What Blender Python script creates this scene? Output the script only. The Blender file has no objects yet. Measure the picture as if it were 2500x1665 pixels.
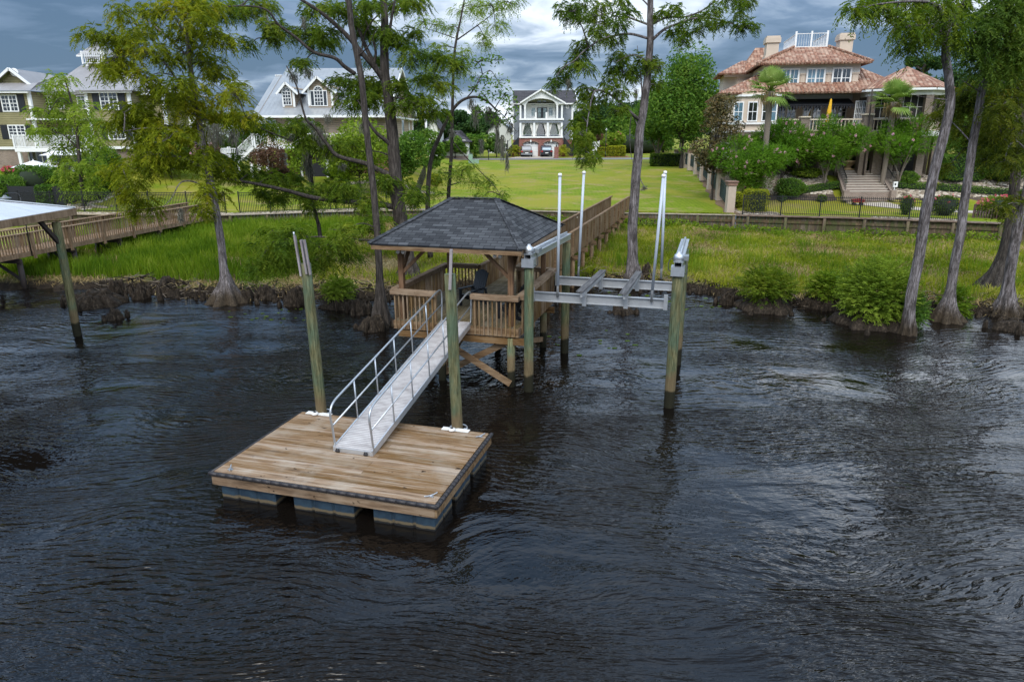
import bpy, math, random
import numpy as np
from math import sin, cos, pi, radians, sqrt, atan2
rng = np.random.default_rng(7)
random.seed(7)
S = bpy.context.scene
COL = S.collection
# ------------------------------------------------------------------ camera
F = 1690.0; PIT = math.atan(507.5/1690); ROL = radians(.2); H = 7.2
cd = bpy.data.cameras.new('camera'); cam = bpy.data.objects.new('camera', cd); COL.objects.link(cam)
cd.sensor_width = 36; cd.lens = 36*F/2500; cd.clip_end = 3000; cd.clip_start = .1
cam.location = (0, 0, H); cam.rotation_mode = 'XYZ'
from mathutils import Matrix, Vector, Euler
cam.matrix_world = Matrix.Translation((0, 0, H)) @ Matrix.Rotation(pi/2-PIT, 4, 'X') @ Matrix.Rotation(-ROL, 4, 'Z')
S.camera = cam
S.render.resolution_x = 1024; S.render.resolution_y = 681
S.view_settings.view_transform = 'Standard'; S.view_settings.look = 'None'
S.view_settings.exposure = 0.76; S.view_settings.gamma = 1
# ------------------------------------------------------------------ sky and sun
SUN_EL, SUN_AZ = radians(48), radians(200)   # azimuth clockwise from +Y
w = bpy.data.worlds.new('World'); S.world = w; w.use_nodes = True
nt = w.node_tree; nt.nodes.clear(); N = nt.nodes.new; LK = nt.links.new
def wm(op, a, b=None, c=None):
    n = N('ShaderNodeMath'); n.operation = op
    for i, v in enumerate((a, b, c)):
        if v is None: continue
        if isinstance(v, (int, float)): n.inputs[i].default_value = v
        else: LK(v, n.inputs[i])
    return n.outputs[0]
def wss(x, a, b):
    n = N('ShaderNodeMapRange'); n.interpolation_type = 'SMOOTHSTEP'; LK(x, n.inputs[0])
    n.inputs[1].default_value = a; n.inputs[2].default_value = b; return n.outputs[0]
tc = N('ShaderNodeTexCoord'); sp = N('ShaderNodeSeparateXYZ'); LK(tc.outputs['Generated'], sp.inputs[0])
dx, dy, dz = sp.outputs
zz = wm('MAXIMUM', dz, 0.0)
den = wm('ADD', zz, .13)
cb = N('ShaderNodeCombineXYZ'); LK(wm('DIVIDE', dx, den), cb.inputs[0]); LK(wm('DIVIDE', dy, den), cb.inputs[1])
def wnoise(scale, det, rough, dist, off):
    m = N('ShaderNodeMapping'); LK(cb.outputs[0], m.inputs[0]); m.inputs['Location'].default_value = off
    n = N('ShaderNodeTexNoise'); LK(m.outputs[0], n.inputs['Vector']); n.inputs['Scale'].default_value = scale
    n.inputs['Detail'].default_value = det; n.inputs['Roughness'].default_value = rough; n.inputs['Distortion'].default_value = dist
    return n.outputs[0]
n1 = wnoise(.42, 6, .5, .5, (3.1, 1.7, 0)); n2 = wnoise(1.5, 6, .55, .5, (0, 5, 2))
az = wm('DIVIDE', dx, wm('MAXIMUM', dy, .2))
# brightness of the storm clouds: brighter overhead, a blue-black belt low over the horizon, darker to the left
v = wm('ADD', wm('MULTIPLY', wm('SUBTRACT', n1, .5), 3.6), wm('MULTIPLY', wm('SUBTRACT', n2, .5), 1.9))
v = wm('ADD', v, .50)
v = wm('SUBTRACT', v, wm('MULTIPLY', wm('MULTIPLY', wss(dz, .02, .05), wm('SUBTRACT', 1.0, wss(dz, .075, .14))), .42))
v = wm('SUBTRACT', v, wm('MULTIPLY', wm('SUBTRACT', 1.0, wss(az, -.7, .0)), .14))
v = wm('ADD', v, wm('MULTIPLY', wm('SUBTRACT', 1.0, wss(dz, .015, .05)), .05))
v = wm('ADD', v, wm('MULTIPLY', wss(dz, .10, .45), .22))
cr = N('ShaderNodeValToRGB'); LK(v, cr.inputs[0]); e = cr.color_ramp.elements
e[0].position = 0.0; e[0].color = (.060, .110, .185, 1); e[1].position = 1.0; e[1].color = (.72, .78, .86, 1)
x = e.new(.3); x.color = (.115, .175, .27, 1); x = e.new(.62); x.color = (.29, .36, .46, 1)
sky = N('ShaderNodeTexSky'); sky.sky_type = 'NISHITA'; sky.sun_disc = False
sky.sun_elevation = SUN_EL; sky.sun_rotation = SUN_AZ
bg1 = N('ShaderNodeBackground'); LK(sky.outputs[0], bg1.inputs[0]); bg1.inputs[1].default_value = .08
up = wss(dz, .12, .55)
amp = wm('ADD', wm('MULTIPLY', up, 2.6), 1.0)
amp = wm('MULTIPLY', amp, wm('SUBTRACT', 1.0, wm('MULTIPLY', wss(dz, .66, .90), .72)))   # zenith dimmed as an added, unseen dark cloud, for contrast in the ripples
bg2 = N('ShaderNodeBackground'); LK(cr.outputs[0], bg2.inputs[0]); LK(amp, bg2.inputs[1])
mx = N('ShaderNodeMixShader'); mx.inputs[0].default_value = .9
LK(bg1.outputs[0], mx.inputs[1]); LK(bg2.outputs[0], mx.inputs[2])
wo = N('ShaderNodeOutputWorld'); LK(mx.outputs[0], wo.inputs[0])
sl = bpy.data.lights.new('sun', 'SUN'); sl.energy = 1.5; sl.angle = radians(28); sl.color = (1, .95, .87)
so = bpy.data.objects.new('sun', sl); COL.objects.link(so)
sd = Vector((sin(SUN_AZ)*cos(SUN_EL), cos(SUN_AZ)*cos(SUN_EL), sin(SUN_EL)))
so.rotation_euler = sd.to_track_quat('Z', 'Y').to_euler(); so.location = (0, -20, 40)
# ------------------------------------------------------------------ measuring helpers: photo pixel (2500 wide) -> world
def ray(px, py):
    u = (px-1250)/F; v = (832.5-py)/F; c, s = cos(ROL), sin(ROL); u, v = c*u-s*v, s*u+c*v
    return np.array([u, cos(PIT)+v*sin(PIT), -sin(PIT)+v*cos(PIT)])
def Gr(px, py, z=0):                      # where the sight line meets height z
    r = ray(px, py); t = (z-H)/r[2]; return np.array([0, 0, H])+t*r
def Pt(px, py, Y):                        # where it meets the vertical plane y = Y
    r = ray(px, py); return np.array([0, 0, H])+r*(Y/r[1])
def A(x, y): return (x/2.8, y/2.8)
def B(x, y): return (500+x/2.8, y/2.8)
def C(x, y): return (1150+x/2.8, y/2.8)
def D(x, y): return (1650+x/2.7706, y/2.7706)
# ------------------------------------------------------------------ object helpers
def tag(o, label=None, cat=None, group=None, kind=None):
    if label: o['label'] = label
    if cat: o['category'] = cat
    if group: o['group'] = group
    if kind: o['kind'] = kind
    return o
def thing(name, label, cat, loc=(0, 0, 0), rz=0, group=None):
    o = bpy.data.objects.new(name, None); COL.objects.link(o); o.empty_display_size = .2
    o.location = loc; o.rotation_euler = (0, 0, rz)
    return tag(o, label, cat, group)
def copy_tree(o, parent=None):
    c = o.copy(); COL.objects.link(c); c.parent = parent
    for ch in [q for q in bpy.data.objects if q.parent == o and q != c]: copy_tree(ch, c)
    return c
def mesh_np(name, V, Fc, mat, parent=None, tint=None, n=3, smooth=False):
    V = np.asarray(V, dtype=np.float32).reshape(-1, 3); Fc = np.asarray(Fc, dtype=np.int32).reshape(-1, n)
    me = bpy.data.meshes.new(name); me.vertices.add(len(V)); me.vertices.foreach_set('co', V.ravel())
    me.loops.add(Fc.size); me.loops.foreach_set('vertex_index', Fc.ravel())
    me.polygons.add(len(Fc)); me.polygons.foreach_set('loop_start', np.arange(0, Fc.size, n, dtype=np.int32))
    me.update(calc_edges=True)
    if tint is not None:
        a = me.attributes.new('tint', 'FLOAT', 'POINT'); a.data.foreach_set('value', np.asarray(tint, dtype=np.float32))
    if smooth: me.polygons.foreach_set('use_smooth', np.ones(len(Fc), dtype=bool))
    me.materials.append(mat)
    o = bpy.data.objects.new(name, me); COL.objects.link(o); o.parent = parent
    return o
def catmull(P, k):
    P = np.asarray(P, float); out = []
    Q = np.vstack([2*P[0]-P[1], P, 2*P[-1]-P[-2]])
    for i in range(1, len(Q)-2):
        for j in range(k):
            t = j/k
            out.append(.5*((2*Q[i])+(-Q[i-1]+Q[i+1])*t+(2*Q[i-1]-5*Q[i]+4*Q[i+1]-Q[i+2])*t*t+(-Q[i-1]+3*Q[i]-3*Q[i+1]+Q[i+2])*t**3))
    out.append(P[-1]); return np.array(out)
class MB:
    def __init__(s): s.v = []; s.f = []; s.sm = []
    def quad(s, *p, smooth=False):
        b = len(s.v); s.v += [tuple(map(float, q)) for q in p]; s.f.append(tuple(range(b, b+len(p)))); s.sm.append(smooth); return s
    def box(s, x0, x1, y0, y1, z0, z1):
        x0, x1 = min(x0, x1), max(x0, x1); y0, y1 = min(y0, y1), max(y0, y1); z0, z1 = min(z0, z1), max(z0, z1)
        b = len(s.v); s.v += [(x, y, z) for z in (z0, z1) for y in (y0, y1) for x in (x0, x1)]
        s.f += [tuple(b+i for i in q) for q in ((0, 2, 3, 1), (4, 5, 7, 6), (0, 1, 5, 4), (2, 6, 7, 3), (0, 4, 6, 2), (1, 3, 7, 5))]
        s.sm += [False]*6; return s
    def beam(s, p, q, w, h=None, up=(0, 0, 1)):
        h = h or w; p = Vector(p); q = Vector(q); d = (q-p).normalized(); u = Vector(up)
        if abs(d.dot(u)) > .98: u = Vector((0, 1, 0))
        sx = d.cross(u).normalized(); sz = sx.cross(d).normalized(); b = len(s.v)
        for c in (p, q):
            for i, j in ((-1, -1), (1, -1), (1, 1), (-1, 1)): s.v.append(tuple(c+sx*(i*w/2)+sz*(j*h/2)))
        s.f += [tuple(b+i for i in t) for t in ((0, 1, 2, 3), (7, 6, 5, 4), (0, 4, 5, 1), (1, 5, 6, 2), (2, 6, 7, 3), (3, 7, 4, 0))]
        s.sm += [False]*6; return s
    def tube(s, P, R, n=8, caps=True, flute=None):
        P = np.asarray(P, float)
        if np.isscalar(R): R = [R]*len(P)
        T = np.gradient(P, axis=0); T /= np.linalg.norm(T, axis=1)[:, None]+1e-9
        a = np.array([1., 0, 0]) if abs(T[0][0]) < .9 else np.array([0, 1., 0])
        b = len(s.v)
        for i, p in enumerate(P):
            u = a-T[i]*(a@T[i]); u /= np.linalg.norm(u); a = u; w2 = np.cross(T[i], u)
            for k in range(n):
                t = 2*pi*k/n; r = R[i]*(flute(i, t) if flute else 1)
                s.v.append(tuple(p+r*(u*cos(t)+w2*sin(t))))
        for i in range(len(P)-1):
            for k in range(n):
                s.f.append((b+i*n+k, b+i*n+(k+1) % n, b+(i+1)*n+(k+1) % n, b+(i+1)*n+k)); s.sm.append(True)
        if caps:
            s.f.append(tuple(b+k for k in range(n))[::-1]); s.f.append(tuple(b+(len(P)-1)*n+k for k in range(n))); s.sm += [False, False]
        return s
    def cyl(s, p, q, r, r2=None, n=12): return s.tube([p, q], [r, r if r2 is None else r2], n)
    def prism(s, poly, y0, y1, axis='y'):      # polygon in (x,z) extruded along y (or in (y,z) along x, or (x,y) along z)
        def m(a, b, c): return {'y': (a, c, b), 'x': (c, a, b), 'z': (a, b, c)}[axis]
        n = len(poly); b = len(s.v)
        s.v += [m(a, c, y0) for a, c in poly]+[m(a, c, y1) for a, c in poly]
        s.f.append(tuple(b+i for i in range(n))); s.f.append(tuple(b+n+i for i in range(n))[::-1]); s.sm += [False, False]
        for i in range(n):
            j = (i+1) % n; s.f.append((b+i, b+n+i, b+n+j, b+j)); s.sm.append(False)
        return s
    def lathe(s, prof, c=(0, 0, 0), n=16):
        b = len(s.v)
        for r, z in prof:
            for k in range(n): s.v.append((c[0]+r*cos(2*pi*k/n), c[1]+r*sin(2*pi*k/n), c[2]+z))
        for i in range(len(prof)-1):
            for k in range(n): s.f.append((b+i*n+k, b+i*n+(k+1) % n, b+(i+1)*n+(k+1) % n, b+(i+1)*n+k)); s.sm.append(True)
        s.f.append(tuple(b+k for k in range(n))[::-1]); s.f.append(tuple(b+(len(prof)-1)*n+k for k in range(n))); s.sm += [False, False]
        return s
    def slab(s, poly, t):                       # polygon (3-D points) thickened downwards
        P = [Vector(p) for p in poly]; n = len(P); b = len(s.v)
        s.v += [tuple(p) for p in P]+[(p.x, p.y, p.z-t) for p in P]
        s.f.append(tuple(range(b, b+n))); s.f.append(tuple(range(b+n, b+2*n))[::-1]); s.sm += [False, False]
        for i in range(n):
            j = (i+1) % n; s.f.append((b+i, b+n+i, b+n+j, b+j)); s.sm.append(False)
        return s
    def build(s, name, mat, parent=None, label=None, bevel=0, cat=None, group=None, kind=None, loc=None):
        me = bpy.data.meshes.new(name); me.from_pydata(s.v, [], s.f); me.update()
        me.polygons.foreach_set('use_smooth', s.sm)
        nl = len(me.loops); V = np.empty(len(me.vertices)*3); me.vertices.foreach_get('co', V); V = V.reshape(-1, 3)
        nn = np.empty(len(me.polygons)*3); me.polygons.foreach_get('normal', nn); nn = nn.reshape(-1, 3)
        li = np.empty(nl, int); me.loops.foreach_get('vertex_index', li)
        lt = np.empty(len(me.polygons), int); me.polygons.foreach_get('loop_total', lt)
        ln = np.repeat(nn, lt, axis=0)
        u = np.stack([-ln[:, 1], ln[:, 0], np.zeros(nl)], 1); L = np.linalg.norm(u, axis=1); fl = L < .02
        u[fl] = (1, 0, 0); u /= np.linalg.norm(u, axis=1)[:, None]; vv = np.cross(ln, u); P = V[li]
        uv = np.stack([(P*u).sum(1), (P*vv).sum(1)], 1).astype(np.float32)
        me.uv_layers.new(name='UVMap').data.foreach_set('uv', uv.ravel())
        me.materials.append(mat)
        o = bpy.data.objects.new(name, me); COL.objects.link(o); o.parent = parent
        if loc: o.location = loc
        if bevel:
            m = o.modifiers.new('bevel', 'BEVEL'); m.width = bevel; m.segments = 1; m.limit_method = 'ANGLE'
        return tag(o, label, cat, group, kind)
# ------------------------------------------------------------------ materials
class MT:
    def __init__(s, name, rough=.7, col=(.5, .5, .5), metal=0, spec=.5):
        s.m = bpy.data.materials.new(name); s.m.use_nodes = True; s.t = s.m.node_tree
        s.b = s.t.nodes['Principled BSDF']; s.b.inputs['Roughness'].default_value = rough
        s.b.inputs['Base Color'].default_value = (*col, 1); s.b.inputs['Metallic'].default_value = metal
        s.b.inputs['Specular IOR Level'].default_value = spec
    def n(s, t, **kw):
        q = s.t.nodes.new(t)
        for k, v in kw.items():
            if k.startswith('_'): setattr(q, k[1:], v)
            else:
                key = k.replace('__', ' ')
                if hasattr(v, 'is_output') or isinstance(v, bpy.types.NodeSocket): s.t.links.new(v, q.inputs[key])
                else: q.inputs[key].default_value = v
        return q
    def lk(s, a, b): s.t.links.new(a, b)
    def coord(s, kind='Object', scale=(1, 1, 1), rot=(0, 0, 0), loc=(0, 0, 0)):
        if kind == 'World': o = s.n('ShaderNodeNewGeometry').outputs['Position']
        else: o = s.n('ShaderNodeTexCoord').outputs[kind]
        m = s.n('ShaderNodeMapping'); s.lk(o, m.inputs[0]); m.inputs['Scale'].default_value = scale
        m.inputs['Rotation'].default_value = rot; m.inputs['Location'].default_value = loc; return m.outputs[0]
    def noise(s, vec, scale, det=4, rough=.55, dist=0):
        return s.n('ShaderNodeTexNoise', Vector=vec, Scale=scale, Detail=det, Roughness=rough, Distortion=dist).outputs[0]
    def ramp(s, fac, stops):
        r = s.n('ShaderNodeValToRGB'); s.lk(fac, r.inputs[0]); e = r.color_ramp.elements
        while len(e) < len(stops): e.new(.5)
        for q, (p, c) in zip(e, stops): q.position = p; q.color = (*c, 1) if len(c) == 3 else c
        return r.outputs[0]
    def mix(s, f, a, b, mode='MIX'):
        q = s.n('ShaderNodeMix', _data_type='RGBA', _blend_type=mode)
        for i, v in ((0, f), (6, a), (7, b)):
            if isinstance(v, bpy.types.NodeSocket): s.lk(v, q.inputs[i])
            elif i == 0: q.inputs[0].default_value = v
            else: q.inputs[i].default_value = (*v, 1)
        return q.outputs[2]
    def math(s, op, a, b=None, c=None):
        q = s.n('ShaderNodeMath', _operation=op)
        for i, v in enumerate((a, b, c)):
            if v is None: continue
            if isinstance(v, bpy.types.NodeSocket): s.lk(v, q.inputs[i])
            else: q.inputs[i].default_value = v
        return q.outputs[0]
    def ss(s, x, a, b):
        q = s.n('ShaderNodeMapRange', _interpolation_type='SMOOTHSTEP'); s.lk(x, q.inputs[0]); q.inputs[1].default_value = a; q.inputs[2].default_value = b; return q.outputs[0]
    def color(s, c): s.lk(c, s.b.inputs['Base Color']); return s
    def roughn(s, c): s.lk(c, s.b.inputs['Roughness']); return s
    def bump(s, h, dist=.01, st=1, prev=None):
        q = s.n('ShaderNodeBump', Strength=st, Distance=dist, Height=h)
        if prev is not None: s.lk(prev, q.inputs['Normal'])
        s.lk(q.outputs[0], s.b.inputs['Normal']); return q.outputs[0]
    def isl(s): return s.n('ShaderNodeNewGeometry').outputs['Random Per Island']
M = {}
def plain(name, col, rough=.6, metal=0, var=.15, sc=6, spec=.5):
    t = MT(name, rough, col, metal, spec); n = t.noise(t.coord('World'), sc, 5, .6)
    t.color(t.ramp(n, [(.25, tuple(c*(1-var) for c in col)), (.75, tuple(min(1, c*(1+var)) for c in col))])); M[name] = t.m; return t
def wood(name, dark, mid, light, scale=(1.5, 18, 18), rough=.8, isl=.5, knots=False, bump=.004, green=None):
    t = MT(name, rough, spec=.15); v = t.coord('Object', scale); n = t.noise(v, 1.0, 6, .62, .35)
    c = t.ramp(n, [(.28, dark), (.5, mid), (.72, light)])
    big = t.noise(t.coord('Object', (1, 1, 1)), 1.3, 4, .6)
    c = t.mix(t.ss(big, .45, .7), c, t.mix(.5, c, light))
    if isl:
        r = t.isl(); hv = t.n('ShaderNodeHueSaturation', Color=c, Value=t.math('MULTIPLY_ADD', r, isl, 1-isl*.5), Saturation=t.math('MULTIPLY_ADD', r, -.35, 1.1)); c = hv.outputs[0]
    if knots:
        k = t.noise(t.coord('Object', (5, 9, 9)), 1, 2, .5); c = t.mix(t.ss(k, .69, .75), c, tuple(q*.35 for q in dark))
    if green:
        g = t.noise(t.coord('Object', (3, 3, .8), loc=(3, 1, 2)), 1.2, 5, .6); c = t.mix(t.ss(g, .42, .62), c, green)
    t.color(c); t.bump(n, bump); M[name] = t.m; return t
wood('deck_wood', (.06, .032, .015), (.20, .115, .05), (.30, .25, .19), (.8, 16, 16), .75, .6, True, .006)
wood('dock_wood', (.055, .031, .014), (.165, .098, .042), (.28, .19, .10), (9, 9, 1.2), .85, .35)
wood('dock_beam', (.055, .030, .013), (.165, .093, .040), (.27, .185, .105), (1.2, 12, 12), .85, .3, True, .006)
wood('dock_floor', (.07, .055, .03), (.15, .115, .06), (.22, .18, .11), (14, 1.2, 14), .85, .35, True)
wood('post_wood', (.05, .025, .012), (.13, .065, .028), (.21, .12, .06), (14, 14, 1.2), .8, .2)
wood('fence_wood', (.035, .025, .017), (.10, .07, .045), (.19, .14, .085), (6, 6, 1.0), .9, .3, False, .004, (.07, .075, .03))
wood('cap_wood', (.07, .045, .035), (.15, .10, .075), (.24, .18, .13), (1, 10, 10), .9, .2)
wood('pale_cap', (.16, .12, .075), (.30, .24, .16), (.42, .36, .26), (1, 10, 10), .9, .2)
wood('brown_rail', (.10, .058, .030), (.20, .125, .066), (.31, .205, .12), (8, 8, 1.2), .8, .3)
wood('mauve_rail', (.05, .028, .026), (.085, .048, .044), (.12, .075, .07), (8, 8, 1.2), .8, .3)
wood('bunk_board', (.05, .05, .052), (.10, .10, .104), (.16, .16, .165), (14, 1.2, 14), .9, .2)
wood('grey_board', (.12, .10, .10), (.22, .19, .19), (.33, .30, .30), (16, 16, 1.4), .9, .2)
# piles: green treated wood, wet and black where the water reaches
t = MT('pile_wood', .8, spec=.12); v = t.coord('World', (30, 30, 2.2)); n = t.noise(v, 1, 7, .72, .5)
c = t.ramp(n, [(.3, (.028, .024, .012)), (.48, (.10, .095, .045)), (.7, (.24, .22, .12))])
g = t.noise(t.coord('World', (2.2, 2.2, 1.1)), 1, 4, .6); c = t.mix(t.ss(g, .42, .65), c, t.ramp(n, [(.3, (.03, .042, .022)), (.7, (.12, .165, .105))]))
z = t.n('ShaderNodeSeparateXYZ', Vector=t.coord('World')).outputs[2]
zn = t.math('ADD', z, t.math('MULTIPLY_ADD', g, .35, -.17))
c = t.mix(t.ss(zn, 1.15, .85), c, t.ramp(n, [(.3, (.075, .055, .03)), (.7, (.17, .13, .07))]))
c = t.mix(t.ss(zn, .56, .46), c, (.018, .017, .010)); t.color(c); t.bump(n, .008); M['pile'] = t.m
t = MT('cypress_bark', .9, spec=.12); v = t.coord('World', (14, 14, 1.4)); n = t.noise(v, 1.4, 8, .75, .7); nb_ = t.noise(t.coord('World', (2, 2, 1.1)), 1.4, 4, .7, .3)
c = t.ramp(n, [(.34, (.018, .014, .012)), (.48, (.11, .096, .092)), (.66, (.32, .29, .295))]); c = t.mix(t.math('MULTIPLY', t.ss(nb_, .48, .64), .65), c, (.03, .025, .022))
z = t.n('ShaderNodeSeparateXYZ', Vector=t.coord('World')).outputs[2]
g = t.noise(t.coord('World', (1.5, 1.5, .5)), 1, 4, .6); zn = t.math('ADD', z, t.math('MULTIPLY_ADD', g, 1.0, -.5))
c = t.mix(t.ss(zn, .85, .2), c, t.ramp(n, [(.35, (.012, .009, .006)), (.65, (.085, .065, .045))])); t.color(c); t.bump(n, .03); M['bark_grey'] = t.m
t = MT('dark_bark', .9, spec=.12); n = t.noise(t.coord('World', (10, 10, 1.5)), 1.6, 7, .7, .5)
t.color(t.ramp(n, [(.28, (.012, .010, .008)), (.5, (.05, .042, .036)), (.75, (.14, .12, .105))])); t.bump(n, .03); M['bark_dark'] = t.m
t = MT('stump_wood', .85, spec=.12); n = t.noise(t.coord('World', (9, 9, 2.2)), 1.6, 7, .7, .6)
t.color(t.ramp(n, [(.3, (.006, .005, .004)), (.52, (.028, .021, .015)), (.78, (.12, .095, .07))])); t.bump(n, .04); M['stump'] = t.m
plain('twig', (.16, .13, .10), .9, sc=12)
def leaf(name, cols, trans=.35, rough=.6, sheen=0):
    t = MT(name, rough); a = t.n('ShaderNodeAttribute', _attribute_name='tint').outputs['Fac']
    n = t.noise(t.coord('World'), .55, 3, .6)
    f = t.math('MULTIPLY_ADD', a, .55, t.math('MULTIPLY_ADD', n, 1.3, -.42))
    st = [(i/(len(cols)-1), c) for i, c in enumerate(cols)]
    c = t.ramp(f, st); t.color(c); t.b.inputs['Specular IOR Level'].default_value = .08
    tr = t.n('ShaderNodeBsdfTranslucent'); hv = t.n('ShaderNodeHueSaturation', Color=c, Value=1.25, Saturation=1.1); t.lk(hv.outputs[0], tr.inputs[0])
    mxn = t.n('ShaderNodeMixShader'); mxn.inputs[0].default_value = trans; t.lk(t.b.outputs[0], mxn.inputs[1]); t.lk(tr.outputs[0], mxn.inputs[2])
    t.lk(mxn.outputs[0], t.t.nodes['Material Output'].inputs[0]); M[name] = t.m
leaf('leaf_olive', [(.04, .068, .006), (.11, .145, .008), (.20, .23, .012), (.33, .28, .02)], .38)
leaf('leaf_cypress', [(.026, .058, .008), (.065, .115, .011), (.125, .18, .016), (.21, .24, .026)], .38)
leaf('leaf_dark', [(.022, .05, .010), (.05, .095, .014), (.095, .15, .02), (.17, .20, .028)], .4)
leaf('leaf_light', [(.06, .11, .014), (.13, .20, .022), (.22, .30, .035), (.31, .37, .055)], .4)
leaf('leaf_broad', [(.028, .07, .012), (.065, .14, .02), (.12, .21, .03), (.20, .28, .045)])
leaf('leaf_pine', [(.012, .035, .012), (.028, .065, .02), (.05, .10, .027), (.08, .14, .035)], .2)
leaf('leaf_dusk', [(.022, .042, .006), (.055, .078, .009), (.105, .125, .012), (.19, .18, .02)], .4)
leaf('leaf_fresh', [(.025, .07, .008), (.07, .16, .014), (.13, .25, .022), (.22, .34, .045)], .35)
leaf('leaf_magnolia', [(.03, .035, .015), (.07, .065, .025), (.13, .10, .04), (.15, .09, .035)], .1, .35)
leaf('leaf_yellow', [(.07, .10, .012), (.18, .21, .018), (.32, .33, .025), (.42, .40, .04)])
leaf('leaf_red', [(.05, .045, .02), (.10, .06, .035), (.15, .08, .055), (.20, .13, .09)])
leaf('leaf_grass', [(.05, .09, .007), (.13, .18, .011), (.26, .285, .02), (.46, .38, .12)], .3)
leaf('leaf_reed', [(.04, .095, .007), (.09, .16, .011), (.16, .235, .018), (.30, .30, .06)], .35)
leaf('leaf_straw', [(.12, .085, .04), (.25, .18, .08), (.38, .29, .14), (.48, .40, .22)], .2)
leaf('moss_grey', [(.08, .08, .06), (.14, .14, .11), (.22, .21, .17), (.28, .27, .22)], .3, .9)
leaf('petal_pink', [(.50, .20, .26), (.62, .30, .38), (.70, .42, .50), (.72, .52, .60)], .3)
leaf('petal_red', [(.45, .05, .07), (.58, .10, .12), (.62, .18, .22), (.66, .25, .3)], .3)
leaf('palm_leaf', [(.08, .15, .03), (.16, .25, .05), (.28, .36, .10), (.45, .45, .22)], .25)
def blk(name, c1, c2, mort, w=.22, h=.075, ms=.012, bump=.006, off=.5, rough=.85, sc=1, msm=.1, var=None):
    t = MT(name, rough, spec=.12); uv = t.n('ShaderNodeTexCoord').outputs['UV']
    b = t.n('ShaderNodeTexBrick', Vector=uv, Color1=(*c1, 1), Color2=(*c2, 1), Mortar=(*mort, 1), Scale=sc, _offset=off)
    b.inputs['Brick Width'].default_value = w; b.inputs['Row Height'].default_value = h; b.inputs['Mortar Size'].default_value = ms; b.inputs['Mortar Smooth'].default_value = msm
    n = t.noise(t.coord('World'), .9, 5, .6); c = t.mix(t.math('MULTIPLY', t.ss(n, .3, .7), .35), b.outputs[0], tuple(q*.65 for q in c1)); t.color(c)
    t.bump(b.outputs[1], -bump); M[name] = t.m; return t
blk('brick_red', (.20, .055, .04), (.27, .085, .06), (.30, .22, .19))
blk('brick_tan', (.20, .145, .115), (.29, .215, .17), (.30, .26, .22))
blk('brick_grey', (.15, .115, .09), (.23, .18, .145), (.27, .23, .19))
blk('siding_olive', (.25, .225, .12), (.27, .24, .13), (.13, .115, .07), 30, .2, .012, .02, 0)  # all sidings: dark line at each lap is painted shade, not mortar
blk('siding_tan', (.34, .27, .20), (.36, .285, .21), (.17, .13, .10), 30, .2, .012, .02, 0)
blk('siding_grey', (.23, .25, .28), (.245, .265, .295), (.12, .13, .15), 30, .2, .012, .02, 0)
blk('shingle', (.030, .032, .036), (.082, .087, .094), (.010, .011, .014), .32, .14, .008, .006, .5, .9, 1, .3)
blk('shingle_far', (.05, .048, .052), (.075, .07, .075), (.03, .03, .03), .9, .3, .01, .01)
t = blk('clay_tile', (.37, .195, .13), (.22, .11, .075), (.12, .055, .035), .30, .38, .022, .03, .5, .8)
uv = t.n('ShaderNodeTexCoord').outputs['UV']; sx = t.n('ShaderNodeSeparateXYZ', Vector=uv)
vn = t.n('ShaderNodeTexWhiteNoise', _noise_dimensions='2D', Vector=t.n('ShaderNodeVectorMath', _operation='FLOOR').outputs[0])
fl = t.t.nodes[-1] if False else None
vm = [q for q in t.t.nodes if q.type == 'VECT_MATH'][0]
mp = t.n('ShaderNodeMapping', Vector=uv); mp.inputs['Scale'].default_value = (1/.3, 1/.38, 0); t.lk(mp.outputs[0], vm.inputs[0])
old = t.b.inputs['Base Color'].links[0].from_socket
c = t.mix(t.math('MULTIPLY', t.ss(vn.outputs[0], .3, .95), .75), old, (.46, .32, .235)); t.color(c)
ww = t.math('ABSOLUTE', t.math('SINE', t.math('MULTIPLY', sx.outputs[0], pi/.3)))
st = t.math('FRACT', t.math('MULTIPLY', sx.outputs[1], 1/.38)); t.bump(t.math('ADD', ww, t.math('MULTIPLY', st, -.5)), .09)
def seam(name, col, p=.45, metal=.55, rough=.38):
    t = MT(name, rough, col, metal); uv = t.n('ShaderNodeTexCoord').outputs['UV']; sx = t.n('ShaderNodeSeparateXYZ', Vector=uv)
    f = t.math('FRACT', t.math('MULTIPLY', sx.outputs[0], 1/p)); r = t.math('COMPARE', f, .5, .07)
    n = t.noise(t.coord('World'), .8, 4, .6); c = t.mix(t.ss(n, .3, .7), tuple(q*.85 for q in col), col)
    t.color(c); t.bump(r, .05); M[name] = t.m
seam('metal_roof', (.62, .64, .67), .42, .35, .5); seam('metal_roof_brown', (.30, .285, .28), .42, .2, .55); seam('metal_roof_blue', (.33, .345, .355), .42, .3, .45)
plain('white_paint', (.72, .72, .70), .5, var=.04); plain('cream_stucco', (.52, .43, .34), .85, var=.07, sc=2); plain('grey_stucco', (.55, .54, .50), .85, var=.05, sc=2)
plain('white_siding', (.62, .62, .58), .6, var=.04); plain('concrete', (.42, .37, .31), .9, var=.12, sc=3); plain('asphalt', (.16, .15, .15), .95, var=.15)
plain('pier_stucco', (.42, .34, .27), .9, var=.10, sc=3); plain('cap_brick', (.20, .12, .085), .9, var=.25, sc=9); plain('stone_cream', (.55, .47, .35), .8, var=.08)
plain('fountain_stone', (.48, .37, .22), .8, var=.12); plain('black_iron', (.008, .009, .011), .45); plain('green_iron', (.015, .03, .033), .55)
plain('black_fabric', (.012, .013, .017), .9); plain('black_plastic', (.012, .013, .016), .45, sc=20); plain('dark_wood', (.03, .02, .016), .7)
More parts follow.
